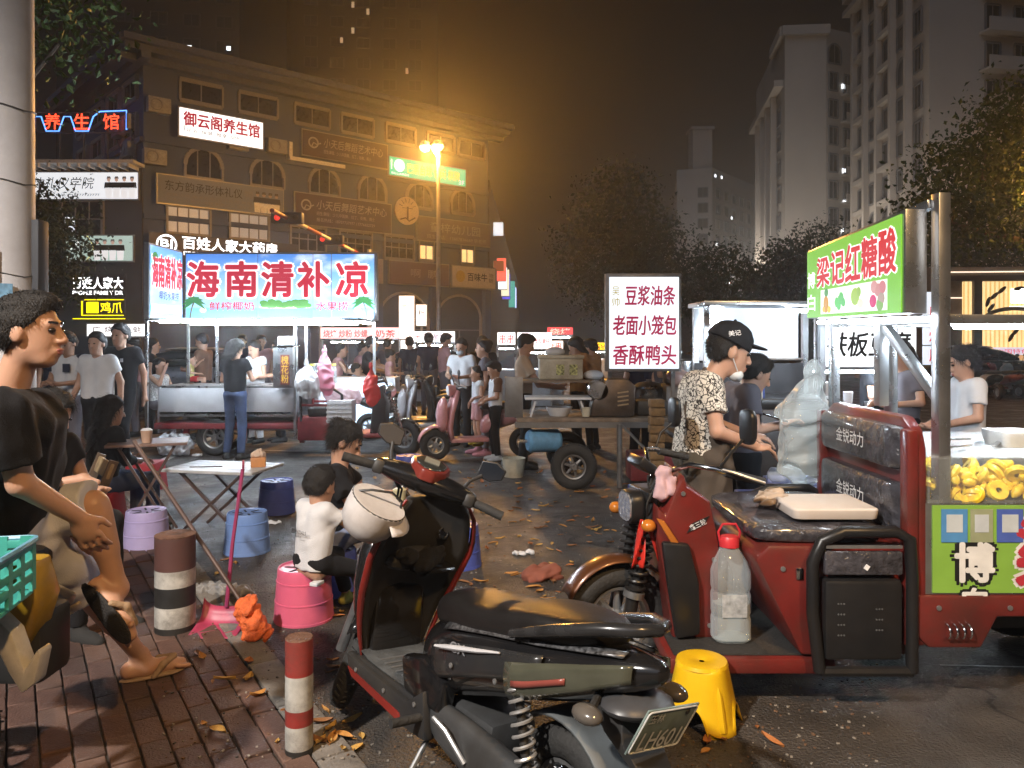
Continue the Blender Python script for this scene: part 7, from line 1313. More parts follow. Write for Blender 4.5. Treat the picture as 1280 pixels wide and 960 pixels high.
# ------------------------------------------------------------------ tofu stall
t = Th('tofu_stall', 'stall with a long white lit tofu sign and small sausage signs', 'stall', (3.3, 7.1, 0)); t.b('sign_panel', MB().box((3.25, 7.0, 1.56), (.84, .05, .40)), glow('tofu_white', (.95, .98, 1), 1.7)); t.b('sign_case', MB().box((3.25, 7.06, 1.56), (.88, .06, .44)), PLAQ)
t.tx('铁板豆腐', INK, (3.24, 6.965, 1.56), (1, 0, 0), .22, .76, off=.025, shear=.15)
for k, (ch, z) in enumerate((('脆', 1.9), ('烤', 1.64), ('肠', 1.46))): pn = t.b('side_panel', MB().box((3.84, 6.98, z), (.2, .04, .17 if k else .27)), glow('sausage_white', (.8, .86, .95), .85)); t.tx(ch, LRG, (3.84, 6.955, z - (.05 if not k else 0)), (1, 0, 0), .11, .12, pn, off=.012)
for x in (2.82, 3.7): t.b('post', MB().box((x, 7.1, .9), (.045, .045, 1.8)), STL)
t.b('counter', MB().box((3.26, 7.4, .45), (.95, .6, .9)), STL, bevel=.01); tube_light(t, (2.85, 7.25, 1.3), (3.65, 7.25, 1.3))
for k in range(3): one('paper_cup_stack', ('tall stack of paper cups on the tofu counter', 'short stack of paper cups on the tofu counter', 'steel tumbler of sticks on the tofu counter')[k], 'cups', MB().lathe([(.03, 0), (.045, .3 - .09 * k), (.04, .3 - .09 * k)], (2.95 + .2 * k, 7.2, .905), n=14), (WHP, WHP, STL)[k])
# ================================================================== PEOPLE AND THINGS CLOSE BY
# man perched on the electric bike at the left
LM_ = dict(head=P(38, 414, 2.5), neck=P(8, 492, 2.5), hf=(1, .12, -.02), shR=P(2, 512, 2.34), shL=P(52, 515, 2.72), elR=P(26, 604, 2.4), wrR=P(97, 646, 2.58), dR=(.35, .3, -.8), elL=P(60, 600, 2.95), wrL=P(95, 650, 3.0), dL=(.3, .1, -.8),
           hiR=P(8, 655, 2.78), hiL=P(22, 645, 2.95), knR=(-1.775, 3.2, .575), anR=(-1.735, 3.58, .128), tR=(.8, .6, 0), knL=P(116, 632, 2.98), anL=P(147, 736, 3.02), tL=(.68, -.12, -.72), fL=(.25, .9, .3))
rm, im = person('man in a black tee and pale shorts perched on the bike with one leg crossed', (-1.75, 2.9, 0), 0, 1.78, LM_, BLK, .72, cloth('pale_shorts', (.52, .54, .64)), .49, hair='short', vox=.0075, det=2, wr=.006, wide=1.04, thick=1.0, world=True, hs=.84, neck_z=.085, hand=dict(R=((.3, .3, -.85), (-.3, .85, .2), .45), L=((.3, .1, -.8), (.1, .9, .1), .4)), seed=3)
SAN = mat('sandal_tan', (.3, .2, .12), .7, bump=.3); SOL = mat('sandal_sole', (.02, .018, .017), .8, bump=.5, bscale=120)
def sandal(root, an, tf, fz, mA, mS):
    an, tf, fz = V(an), nrm(tf), V(fz); fz = nrm(fz - tf * (fz @ tf)); sd = np.cross(fz, tf); b = an - fz * .098; M = np.stack([tf, sd, fz], 1)
    so = blob('sandal', [ell(b + tf * .055, (.145, .05, .011), .0, M), ell(b + tf * .12, (.085, .055, .011), .01, M)], .006, mS, root)
    for q in (1, -1): blob('sandal_strap', [cap(b + tf * .15 + fz * .062, b + tf * .09 + sd * q * .045 + fz * .05, .016, .015, .01), cap(b + tf * .09 + sd * q * .045 + fz * .05, b + tf * .05 + sd * q * .052 + fz * .006, .015, .012, .01)], .005, mA, so)
sandal(rm, im['J']['anR'], LM_['tR'], (0, 0, 1), SAN, SAN); sandal(rm, im['J']['anL'], LM_['tL'], LM_['fL'], SAN, SOL)
# electric bike he sits on
E = Th('electric_bike', 'yellow and white electric bike with a teal basket under the perched man', 'bike', (-1.85, 2.6, 0)); TEAL = mat('basket_teal', (.05, .32, .28), .5); YB = mat('bike_yellow', (.5, .3, .02), .35, coat=.4, dirt=.3); WB = mat('bike_white', (.55, .52, .48), .4, dirt=.4)
bc = P(-30, 716, 2.3); bo_ = Matrix.Rotation(R(12), 3, 'Z')
bk = E.b('basket', MB().box(bc + Vector((-.02, 0, -.11)), (.24, .3, .012), bo_), TEAL, bevel=.003)
for (dx, dy, w_, l_) in ((.105, 0, .01, .3), (-.145, 0, .01, .3), (-.02, .148, .24, .01), (-.02, -.148, .24, .01)):
    for z in (.0, -.055, -.098): E.b('basket_band', MB().box(bc + bo_ @ Vector((dx, dy, z + .045)), (w_, l_, .026), bo_), TEAL, bk, bevel=.003)
    for k in range(4):
        f_ = (k - 1.5) / 3; E.b('basket_rib', MB().box(bc + bo_ @ Vector((dx + (f_ * .2 if w_ > .1 else 0), dy + (f_ * .26 if l_ > .1 else 0), -.015)), (.011 if w_ < .1 else .03, .011 if l_ < .1 else .03, .17), bo_), TEAL, bk)
E.b('basket_rim', MB().tube([bc + bo_ @ Vector((a - .02, b, .062)) for a, b in rrect(.27, .31, .03)], .01, 6, True), mat('rim_blue', (.15, .35, .5), .4), bk)
E.b('seat', MB().loft([[P(5, 700, 2.72) + Vector((x, y * w_, z)) for y, z in ((-1, -.05), (-1, .02), (-.5, .05), (.5, .05), (1, .02), (1, -.05))] for x, w_ in ((-.5, .12), (-.25, .15), (.05, .13), (.16, .07))]), SEATV, sub=1)
E.b('yellow_panel', MB().loft([[P(42, 700, 2.55) + Vector((a - .03, b, 0)) for a, b in rrect(.1, .16, .03, 3)], [P(52, 745, 2.6) + Vector((a - .05, b, 0)) for a, b in rrect(.16, .16, .03, 3)], [P(52, 800, 2.7) + Vector((a - .12, b, 0)) for a, b in rrect(.22, .14, .03, 3)]]), YB, bevel=.01)
for pl_, d0 in ((((-45, 785), (-6, 772), (14, 792), (30, 838), (46, 812), (50, 818), (42, 856), (26, 868), (10, 842), (-8, 806), (-45, 812)), 2.42), (((58, 735), (84, 748), (80, 762), (56, 752)), 2.9)):
    q_ = [P(a, b, d0) for a, b in pl_]; E.b('white_fairing', MB().loft([q_, [p + Vector((0, .07, 0)) for p in q_]]), WB, bevel=.008)
E.b('under_cowl', MB().box(P(20, 800, 2.75), (.3, .2, .25)), MTB, bevel=.03); wheel(E.t, Vector((-2.02, 2.72, .24)) - E.o, (.25, 1, 0), .185, .055, None, ALU, 5, 'rear_wheel'); wheel(E.t, Vector((-1.55, 2.2, .24)) - Vector((.32, 0, 0)) - E.o, (.25, 1, 0), .185, .055, None, ALU, 5, 'front_wheel'); E.b('stem', MB().tube([bc + Vector((-.15, 0, .2)), bc + Vector((-.17, 0, -.2)), Vector((-1.87, 2.2, .3))], .028, 8), MTB); E.b('side_stand', MB().tube([(-1.95, 2.75, .4), (-1.8, 2.62, .01)], .012, 8), ALU)
E.b('foot_plate', MB().box(P(72, 772, 2.95), (.16, .1, .03), Matrix.Rotation(R(-30), 3, 'Y')), WB, bevel=.01); 
# others on the left
person('person in black seated behind the perched man looking at a phone', at(46, 4.3), -15, 1.6, pose(raise_seat(.52, .15), hf=(1, 0, -.5), wrR=(.36, -.12, .9), elR=(.12, -.26, .86)), BLK, .5, BLK, 1, hair='bob', shoe=SH, vox=.011)
rw, iw = person('woman with long black hair in a black top seen from behind on a red stool', at(126, 6.3), 58, 1.55, pose(raise_seat(.36, .12), hf=(1, -.1, -.2)), BLK, 1.5, DENIM, 1, hair='long', shoe=SH, vox=.01, wr=.005)
pts = [iw['J']['shR'] + V(-.03, .03, .045), iw['J']['shR'] + V(-.11, .1, -.06), iw['J']['hiL'] * .55 + iw['J']['shL'] * .45 + V(-.13, .0, 0), iw['J']['hiL'] + V(-.12, .02, .03)]
MB().tube([Vector(p) for p in pts], .004, 5).build('bag_chain', CHR, rw)
# woman with a phone on a low stool
rs_, is_ = person('woman in a black tee looking down at her phone on a low stool', at(416, 4.9), 8, 1.58, pose(raise_seat(.27, .1, .36, .12, .4), knL=(.36, .12, .5), knR=(.38, -.1, .5), hf=(1, -.12, -.62), elL=(.2, .22, .62), elR=(.16, -.24, .6), wrL=(.4, .07, .64), wrR=(.38, -.07, .63), dL=(1, -.4, .2), dR=(1, .4, .1)), BLK, .62, cloth('pale_denim', (.17, .2, .29), var=.3), .98, hair='bun', shoe=SHW, vox=.0085, det=1, wr=.006, seed=5)
o = MB().box(rs_.location + Vector((.45, -.02, .66)), (.012, .07, .14), Matrix.Rotation(R(-35), 3, 'Y')).build('phone', GLB, bevel=.004); tag(o, 'dark mobile phone held by the woman on the low stool', 'phone')
t = thing('drink_cup', 'clear cup of pale drink held by the woman in black', 'cup', rs_.location + Vector((.44, -.1, .55))); MB().lathe([(.03, 0), (.042, .11), (.044, .115), (.03, .125), (0, .127)], n=16).build('cup', mat('cup_milk', (.6, .55, .35), .3), t); MB().cyl((0, 0, .1), (.05, 0, .2), .005, n=6).build('straw', WHP, t)
# little boy on the pink stool
BOY = pose(raise_seat(.46, .1, .36, .13, .4, .09), hf=(1, .1, -.25), elL=(.2, .22, .85), elR=(.2, -.24, .88), wrL=(.42, .1, .92), wrR=(.44, -.1, .96), knL=(.38, .15, .5), knR=(.36, -.18, .44), anR=(.42, -.2, .1), anL=(.5, .15, .12))
rb_, ib_ = person('small boy in a white printed tee seen from behind on a pink stool', at(391, 4.32), 52, 1.08, BOY, cloth('boy_white', (.6, .6, .62), bump=.4), .62, BLK, .94, hair='short', shoe=cloth('sandal_olive', (.3, .27, .06)), vox=.0075, hs=1.3, wr=.006, thick=1.12, seed=8, hem=-.06)
bJ = ib_['J']; bk_ = nrm(np.cross(V(0, 1, 0), (bJ['shL'] + bJ['shR']) / 2 - (bJ['hiL'] + bJ['hiR']) / 2)); mid = (bJ['shL'] + bJ['shR']) * .31 + (bJ['hiL'] + bJ['hiR']) * .19
for w_, h_, s_, dz in ((.125, .021, 'ESSENTIALS', 0), (.05, .009, 'FEAR OF GOD', -.025)):
    me_ = text('shirt_print', s_, mat('print_ink', (.03, .03, .035), .8), rb_, Vector(mid) + Vector((-.112, 0, dz)), (0, -1, 0), h_, w_, up=(.1, 0, 1), off=.008)
    for v in me_.data.vertices: v.co.x += .28 * v.co.y * v.co.y * 6 * .5
MB().box((-.03, -.075, .255), (.07, .05, .02), .3).build('white_tag', WHP, rb_, bevel=.004)
# the capped vendor
FLO = cloth('floral', (.62, .58, .52)); tt = FLO.node_tree; tb_ = tt.nodes['Principled BSDF']; vv = tt.nodes.new('ShaderNodeTexVoronoi'); vv.feature = 'DISTANCE_TO_EDGE'; vv.inputs['Scale'].default_value = 34; nn = tt.nodes.new('ShaderNodeTexNoise'); nn.inputs['Scale'].default_value = 30; mxv = tt.nodes.new('ShaderNodeMix'); mxv.data_type = 'VECTOR'; mxv.inputs[0].default_value = .06
tcx = tt.nodes['Texture Coordinate']; tt.links.new(tcx.outputs['Object'], nn.inputs['Vector']); tt.links.new(tcx.outputs['Object'], mxv.inputs[4]); tt.links.new(nn.outputs['Color'], mxv.inputs[5]); tt.links.new(mxv.outputs[1], vv.inputs['Vector'])
rr_ = tt.nodes.new('ShaderNodeValToRGB'); rr_.color_ramp.elements[0].color = (.025, .022, .02, 1); rr_.color_ramp.elements[1].color = (.66, .63, .57, 1); rr_.color_ramp.elements[0].position = .045; rr_.color_ramp.elements[1].position = .11; tt.links.new(vv.outputs['Distance'], rr_.inputs[0]); tt.links.new(rr_.outputs[0], tb_.inputs['Base Color'])
VP = pose(head=(.17, 0, 1.535), neck=(.07, 0, 1.415), hf=(1, -.02, -.28), shL=(.02, .16, 1.36), shR=(.0, -.165, 1.36), elR=(.02, -.24, 1.09), wrR=(.26, -.17, 1.0), elL=(.12, .24, 1.1), wrL=(.34, .12, 1.02), dR=(1, .2, -.15), dL=(1, -.2, -.1), hiL=(-.03, .085, .9), hiR=(-.03, -.085, .9))
rv, iv = person('vendor in a black cap and floral shirt with a brown apron bending over food', at(876, 4.5), 3, 1.70, VP, FLO, .62, OLIVE, 1, hair='crop', shoe=SH, vox=.0085, det=1, wr=.007, wide=1.1, thick=1.08, hs=1.1, hand=dict(R=((1, .1, -.2), (.1, .2, -1), .6), L=((1, -.2, -.1), (.1, .2, -1), .6)), seed=11)
hp, H = iv['hp'], iv['H']; CAPM = cloth('cap', (.015, .016, .02))
blob('cap', [ell(hp(-.012, 0, .055), (.118 * H, .1 * H, .1 * H), .0, iv['M']), half(hp(0, 0, .035), -iv['u'] * .97 - iv['f'] * .22)], .007, CAPM, rv, .002, 60, 2)
blob('cap_peak', [ell(hp(.1, 0, .055), (.085 * H, .075 * H, .01 * H), .0, iv['M'])], .006, CAPM, rv); MB().ell(Vector(hp(-.012, 0, .155)), .01, 10, 6).build('cap_button', CAPM, rv)
text('cap_letters', '美记', MATS['print_white'], rv, Vector(hp(-.03, -.103, .085)), (1, .0, .12), .032, .072, up=(-.1, .25, .96), off=.01)
blob('face_mask', [ell(hp(.06, 0, -.105), (.04 * H, .05 * H, .035 * H), .01, iv['M'])], .006, mat('mask_white', (.65, .68, .7), .8), rv); MB().tube([Vector(hp(.05, -.055, -.09)), Vector(hp(.0, -.078, -.03))], .003, 5).build('mask_loop', MATS['mask_white'], rv)
APR = cloth('apron', (.075, .06, .048), var=.2); J_ = iv['J']
blob('apron', [cap((.03, q * .08, 1.0), (.02, q * .12, .55), .125, .14, .05, 1) for q in (1, -1)] + [cap((.02, 0, 1.02), (.02, 0, .95), .13, .14, .04)], .01, APR, rv, .014, 30, 6)
for q in (-1,): MB().tube([Vector(J_['neck'] + V(-.06, q * .05, .02)), Vector(J_['shR'] + V(-.03, .02, .04)), Vector(J_['shR'] + V(-.12, .06, -.14)), Vector((-.1, -.13, 1.02))], .012, 6).build('apron_strap', APR, rv)
person('second vendor in a dark grey tee bent over behind the capped vendor', at(928, 5.05), 5, 1.56, pose(HOLD, hf=(1, 0, -.5), head=(.1, 0, 1.5), neck=(.05, 0, 1.41), wrR=(.26, -.14, 1.16), elR=(.0, -.23, 1.12)), GREY, .6, BLK, 1, hair='short', shoe=SH, vox=.0095)
o = MB().box(P(968, 522, 4.85), (.15, .09, .012), Matrix.Rotation(R(18), 3, 'Y')).build('dark_tray', GLB, bevel=.003); tag(o, 'small dark tray held by the second vendor', 'tray')

# ------------------------------------------------------------------ plastic stools
def round_stool(label, c, m, h=.29, r=.165, rz=0.0):
    t = thing('plastic_stool', label, 'stool', (c[0], c[1], 0), rz)
    MB().lathe([(r, 0), (r * 1.0, .012), (r * .985, .014), (r * .95, h * .36), (r * .965, h * .365), (r * .965, h * .39), (r * .94, h * .395), (r * .9, h * .74), (r * .915, h * .745), (r * .915, h * .77), (r * .885, h * .775), (r * .86, h * .97), (r * .84, h), (r * .8, h), (r * .78, h - .008), (0, h - .012)], n=36, cap=False).build('shell', m, t)
    sl = MB()
    for k in range(6): a = math.pi * k / 3; sl.box((r * .45 * math.cos(a), r * .45 * math.sin(a), h - .009), (.07, .014, .005), a)
    tag(sl.build('grip_slot', mat('slot_dark', (.02, .02, .03), .8), t), kind='stuff'); return t
BLUP, DBLU, LILP, PNKP = [mat(n, c, .38, dirt=.35, scale=5, dirtcol=d) for n, c, d in (('stool_blue', (.15, .26, .55), (.12, .13, .2)), ('stool_deep_blue', (.07, .1, .42), (.07, .08, .18)), ('stool_lilac', (.38, .33, .58), (.25, .22, .32)), ('stool_pink', (.6, .11, .2), (.4, .1, .14)))]
for lab, px, py, m, h in (('worn blue plastic stool in front of the white folding table', 309, 689, BLUP, .30), ('deep blue ribbed stool beside the white folding table', 346, 640, DBLU, .30), ('lilac stool behind the striped bollard', 183, 684, LILP, .29), ('bright pink stool under the small boy', 380, 772, PNKP, .30), ('deep blue stool beyond the woman with the phone', 511, 598, DBLU, .27), ('deep blue stool between the two front scooters', 572, 706, DBLU, .29), ('blue stool half hidden behind the small boy', 427, 660, BLUP, .2), ('deep blue stool under the woman with the phone', 420, 733, DBLU, .27)):
    g = G(px, py); 
    if 'under the woman' in lab: g = Vector((at(416, 4.9)[0], 4.9, 0))
    round_stool(lab, g, m, h, .17)
one('red_stool', 'red plastic box stool under the long haired woman', 'stool', MB().loft([[Vector((at(126, 6.3)[0] + a, 6.3 + b, z)) for a, b in rrect(.34 * k, .34 * k, .05, 3)] for z, k in ((0, 1), (.3, .85), (.36, .84))]), mat('stool_red', (.4, .02, .03), .4, dirt=.3), bevel=.008)
one('red_stool', 'empty red plastic box stool beyond the wooden chair', 'stool', MB().loft([[G(182, 612) + Vector((a, b, z)) for a, b in rrect(.36 * k, .36 * k, .05, 3)] for z, k in ((0, 1), (.24, .88), (.3, .86))]), MATS['stool_red'], bevel=.008)
def arch_stool(label, c, m):
    t = thing('plastic_stool', label, 'stool', (c[0], c[1], 0), R(18), s=.93); h = .27
    def rad(z, a): k = 1 - .34 * (z / h); return .168 * k * (1 + .04 * math.cos(4 * a))
    def fn(u, v):
        a = 2 * math.pi * u; d = abs(((a / (math.pi / 2)) % 1) - .5) * (math.pi / 2) * .168; zb = .0
        if d < .058: zb = .105 * math.sqrt(max(0, 1 - (d / .058) ** 2))
        z = zb + (h - zb) * v; r = rad(z, a) * (1 if v < .97 else .97); fl = .012 if v == 0 else 0; return Vector(((r + fl) * math.cos(a), (r + fl) * math.sin(a), z))
    MB().sheet(fn, 96, 12).build('shell', m, t, solid=.005, ang=60, merge=True)
    MB().lathe([(.118, h - .012), (.112, h + .003), (.09, h + .006), (.02, h - .002), (.012, h - .006)], n=36, cap=False).build('seat_top', m, t)
    for k in range(4): a = math.pi / 2 * k + 0; MB().tube([Vector((rad(z, a) * 1.0 * math.cos(a), rad(z, a) * 1.0 * math.sin(a), z)) for z in (.02, .1, .17, .2)], [.016, .015, .012, .003], 8).build('leg_rib', m, t)
    return t
arch_stool('bright yellow arched plastic stool beside the scooter number plate', (.80, 3.24), mat('stool_yellow', (.72, .44, .01), .33, var=.06, dirt=.25, scale=8, dirtcol=(.4, .22, .01)))

# ------------------------------------------------------------------ tables, chair, cleaning things
TW = mat('table_white', (.5, .5, .5), .4, dirt=.5, scale=6, dirtcol=(.2, .18, .17)); BRL = mat('leg_brown', (.09, .055, .045), .5, .3, dirt=.4)
def fold_table(label, c, rz, w, d, h, m, lm):
    t = thing('folding_table', label, 'table', (c[0], c[1], 0), rz); n = 5
    for k in range(n): MB().box((0, -d / 2 + d * (k + .5) / n, h), (w, d / n - .004, .022)).build('plank', m, t, bevel=.003)
    for y in (-d * .36, d * .36):
        for s_ in (1, -1): MB().bar((-s_ * w * .34, y, .01), (s_ * w * .34, y, h - .02), .025, .02).build('leg', lm, t)
    for x in (-w * .33, w * .33): MB().bar((x, -d * .36, h - .03), (x, d * .36, h - .03), .02).build('cross_bar', lm, t)
    return t
fold_table('white slatted folding table with a napkin box among the stools', (-2.42, 6.45), R(-12), .82, .52, .53, TW, BRL)
fold_table('small brown folding table beside the long haired woman', (-2.98, 6.3), R(20), .6, .4, .76, mat('table_brown', (.2, .12, .09), .5, dirt=.3), BRL)
fold_table('small folding table hidden behind the white helmet', (-.98, 5.3), R(10), .5, .35, .42, mat('table_grey', (.3, .29, .28), .5), BRL)
t = thing('napkin_box', 'orange and cream napkin box on the white folding table', 'box', (-2.12, 6.42, .542), R(15)); MB().box((0, 0, .04), (.12, .1, .08)).build('tray', mat('napkin_orange', (.5, .22, .08), .5), t, bevel=.005); o = blob('napkins', [ell((0, 0, .1), (.055, .045, .04), .01)], .007, mat('napkin_paper', (.6, .45, .35), .8), t, .01, 90, 3)
t = thing('drink_cup', 'paper cup standing on the small brown table', 'cup', (-2.95, 6.2, .772)); MB().lathe([(.035, 0), (.045, .1), (.047, .1)], n=16).build('cup', mat('cup_tan', (.45, .3, .22), .5), t); MB().lathe([(.047, .1), (.03, .115), (0, .115)], n=16).build('lid', WHP, t)
o = MB().box((-2.55, 6.4, .545), (.26, .012, .006), R(8)).build('chopsticks', BRL); tag(o, 'dark chopsticks lying on the white folding table', 'chopsticks')
WD = mat('old_wood', (.11, .075, .05), .7, var=.35, scale=14, dirt=.5); WDL = mat('pale_wood', (.28, .2, .11), .65, var=.3, scale=18)
t = thing('wooden_chair', 'dark folding wooden chair with a pale worn backrest standing on the pavement', 'chair', (-2.66, 4.76, 0), R(38))
for y in (-.19, .19):
    MB().bar((-.2, y, .01), (.14, y, .86), .035, .05).build('leg', WD, t); MB().bar((.22, y * .9, .01), (-.12, y * .9, .5), .035, .05).build('leg', WD, t)
for k in range(4): MB().box((-.1 + .085 * k, 0, .46), (.075, .4, .02)).build('seat_slat', WD, t, bevel=.004)
MB().box((.115, 0, .80), (.025, .42, .1), Matrix.Rotation(R(20), 3, 'Y')).build('back_slat', WDL, t, bevel=.008); MB().box((.075, 0, .66), (.02, .36, .045), Matrix.Rotation(R(20), 3, 'Y')).build('back_slat', WDL, t, bevel=.006)
o = blob('dark_jacket', [cap((-2.74, 4.79, .62), (-2.74, 4.76, .3), .1, .13, .05), cap((-2.6, 4.64, .6), (-2.6, 4.64, .22), .06, .08, .05)], .013, cloth('jacket', (.02, .018, .017)), None, .014, 34, 9); tag(o, 'dark jacket hung over the wooden chair', 'jacket')
# bollards
def bands(t, r, zs, cols, nm='band', h0=.0):
    for (a, b), m in zip(zip(zs, zs[1:]), cols): MB().lathe([(r, a), (r, b)], n=32, cap=False).build(nm, m, t)
BLKB, WHB, RDB = mat('bollard_black', (.02, .02, .02), .5, dirt=.5), mat('bollard_white', (.42, .41, .38), .55, var=.25, dirt=.95, scale=14, dirtcol=(.09, .08, .07)), mat('bollard_red', (.24, .03, .025), .5, var=.2, dirt=.85, scale=14, dirtcol=(.1, .05, .04))
g = G(219, 790); t = thing('striped_bollard', 'thick bollard with grey white and faded red bands and a rusty top', 'bollard', g); bands(t, .105, (0, .05, .16, .265, .355, .44, .53), (BLKB, WHB, BLKB, WHB, mat('bollard_fade', (.08, .035, .03), .6, dirt=.8, scale=9, dirtcol=(.06, .05, .045)), MATS['bollard_fade'])); MB().lathe([(.105, .53), (.106, .537), (.09, .543), (0, .54)], n=32).build('cap', mat('rust', (.12, .06, .04), .9, var=.5, bump=.6), t)
g = G(374, 945); t = thing('thin_bollard', 'thin red and white bollard with a rusted top beside the scooter', 'bollard', g); bands(t, .053, (0, .04, .13, .19, .32, .455), (BLKB, WHB, RDB, WHB, RDB)); MB().lathe([(.053, .455), (.05, .459), (.03, .452), (0, .455)], n=28).build('cap', MATS['rust'], t)
# broom with an orange head and a long handled dustpan
bt, bb_ = Vector((-2.24, 4.55, 1.0)), Vector((-1.43, 4.12, .16)); t = thing('broom', 'broom with a brown handle and a wrapped orange head leaning on the chair', 'broom', (bb_.x, bb_.y, 0)); o_ = t.location.copy()
MB().tube([bt - o_, bb_ - o_], .0125, 10).build('handle', BRL, t); d = (bb_ - bt).normalized()
blob('head', [cap(bb_ - d * .02 - o_, bb_ + d * .1 + Vector((0, 0, -.05)) - o_, .04, .065, .02), cap(bb_ + d * .04 - o_, bb_ + Vector((.09, -.03, -.11)) - o_, .05, .045, .03), cap(bb_ + d * .06 - o_, bb_ + Vector((.05, -.02, .05)) - o_, .045, .03, .03), half((0, 0, .006), (0, 0, -1))], .007, mat('broom_orange', (.62, .12, .03), .7, var=.3, scale=30, bump=.6, bscale=70), t, .012, 70, 4)
g = G(272, 792); t = thing('dustpan', 'pink dustpan with a tall magenta handle behind the broom head', 'dustpan', g); DP = mat('dustpan_pink', (.4, .05, .11), .4, dirt=.4)
MB().sheet(lambda u, v: Vector((-.13 + .26 * u, -.1 + .24 * v, .012 + .05 * v * max(0, (2 * abs(u - .5)) ** 4) + (.09 * ((v - .75) / .25) ** 2 if v > .75 else 0))), 18, 16).build('pan', DP, t, solid=.005)
MB().tube([(0, .13, .1), (.02, .17, .45), (.06, .22, .86)], [.012, .011, .011], 8).build('handle', mat('handle_magenta', (.26, .035, .1), .45), t); MB().torus((.062, .222, .885), (1, .3, 0), .022, .006, 16, 6).build('hang_ring', DP, t)

# ------------------------------------------------------------------ round the tricycle
t = thing('water_jug', 'big clear water jug with a red cap and handle on the tricycle floor', 'jug', (.99, 3.50, .246)); JG = glass('jug_clear', (.88, .92, .93), .06, .16)
sq = lambda w, z: [Vector((a, b, z)) for a, b in rrect(w, w, w * .3, 4)]
MB().loft([sq(w, z) for w, z in ((.15, 0), (.172, .012), (.172, .10), (.162, .115), (.172, .13), (.172, .21), (.162, .225), (.172, .24), (.172, .31), (.14, .36), (.09, .40), (.075, .41), (.075, .425))]).build('bottle', JG, t)
MB().loft([sq(w, z) for w, z in ((.145, .006), (.164, .015), (.164, .17))]).build('water', glass('water_body', (.8, .86, .88), .02, .12), t)
RC_ = mat('jug_red', (.5, .03, .04), .35); MB().lathe([(.045, .415), (.045, .45), (.038, .462), (0, .462)], n=22).build('cap', RC_, t); MB().tube([(-.04, 0, .43), (-.05, 0, .48), (-.03, 0, .515), (.03, 0, .515), (.05, 0, .48), (.04, 0, .43)], .006, 8).build('handle', RC_, t); MB().box((0, -.087, .17), (.11, .002, .1)).build('label', mat('label_clear', (.5, .52, .54), .4, var=.4, scale=40, alpha=.5), t)
o = MB().loft([[TR + TX(1.42 + a, -.2 + b, z) for a, b in rrect(.38 * k, .34 * k, .03, 3)] for z, k in ((.815, .97), (.853, 1.0), (.858, 1.0), (.863, .96))]).build('foam_lid', mat('foam_white', (.62, .58, .54), .7, var=.06, dirt=.3, scale=5, dirtcol=(.5, .3, .18)), bevel=.004); tag(o, 'white foam box lid lying on the tricycle seat', 'lid')
o = blob('paper_bag', [ell(TR + TX(1.24, -.05, .84), (.09, .1, .035), .02)], .009, mat('paper_tan', (.42, .32, .24), .8), None, .012, 60, 3); tag(o, 'crumpled tan paper bag beside the foam lid', 'bag')
LIL = mat('tub_lilac', (.34, .36, .62), .4, dirt=.2)
t = thing('work_stand', 'dark steel stand carrying the lilac tubs beside the vendor', 'stand', (1.62, 4.62, 0)); MB().box((0, 0, .5), (.5, .4, .02)).build('top', RST, t)
for x in (-.22, .22):
    for y in (-.17, .17): MB().box((x, y, .245), (.03, .03, .49)).build('leg', RST, t)
for k, (x, y, z, w_, h_) in enumerate(((1.68, 4.6, .513, .28, .24), (1.44, 4.62, .513, .17, .16))):
    t = thing('lilac_tub', ('deep lilac plastic tub on the stand beside the vendor', 'small lilac plastic tub on the stand beside the vendor')[k], 'tub', (x, y, z)); MB().loft([[Vector((a, b, zz)) for a, b in rrect(w_ * kk, w_ * .8 * kk, .03, 3)] for zz, kk in ((0, .85), (h_, 1.0), (h_, 1.06), (h_ + .015, 1.06), (h_ + .015, .97), (.01, .83))], cap=False).build('tub', LIL, t); MB().box((0, 0, .02), (w_ * .8, w_ * .62, .01)).build('base', LIL, t)
bag('thin clear bag in the deep lilac tub', (1.62, 4.55, .79), (.1, .1, .07), bagmat('bag_thin', (.85, .86, .9), .25), 31, knot=False)
o = blob('clear_bag', [cap(P(1018, 470, 4.28), P(1005, 520, 4.28), .05, .13, .05), cap(P(1008, 520, 4.28), P(1002, 580, 4.28), .135, .12, .04), cap(P(1018, 455, 4.28), P(1018, 475, 4.28), .02, .05, .03)], .010, bagmat('bag_milky', (.9, .95, .95), .2), None, .013, 46, 17); tag(o, 'large clear plastic bag hanging from the tricycle frame', 'bag')
o = MB().sheet(lambda u, v: Vector((.60 - .045 * v + .03 * u * (1 + v), 3.585 + .018 * math.sin(u * 7 + v * 5), .76 - .22 * v)), 10, 14).sheet(lambda u, v: Vector((.62 + .06 * v + .03 * u * (1 + v), 3.58 + .016 * math.sin(u * 7 + v * 6), .76 - .19 * v)), 10, 14).build('red_ribbon', mat('ribbon_red', (.5, .03, .02), .35), solid=.003); tag(o, 'red ribbon tied below the tricycle headlamp', 'ribbon')
o = blob('pink_gloves', [cap((.70, 3.58, 1.0), (.69, 3.56, .88), .022, .03, .02), cap((.73, 3.57, .99), (.74, 3.55, .9), .018, .025, .02)], .007, mat('glove_pink', (.5, .33, .36), .7), None, .006, 80, 7); tag(o, 'pale pink gloves hung on the tricycle bars', 'gloves')
g = G(676, 722); o = blob('rust_cloth', [ell(g + Vector((.07 * math.cos(k * 1.3), .06 * math.sin(k * 1.9), .03)), (.075, .06, .035 + .012 * (k % 3)), .02) for k in range(7)], .01, mat('cloth_rust_dark', (.22, .07, .045), .8), None, .014, 60, 8); tag(o, 'crumpled rust red cloth on the road behind the scooter seat', 'cloth')
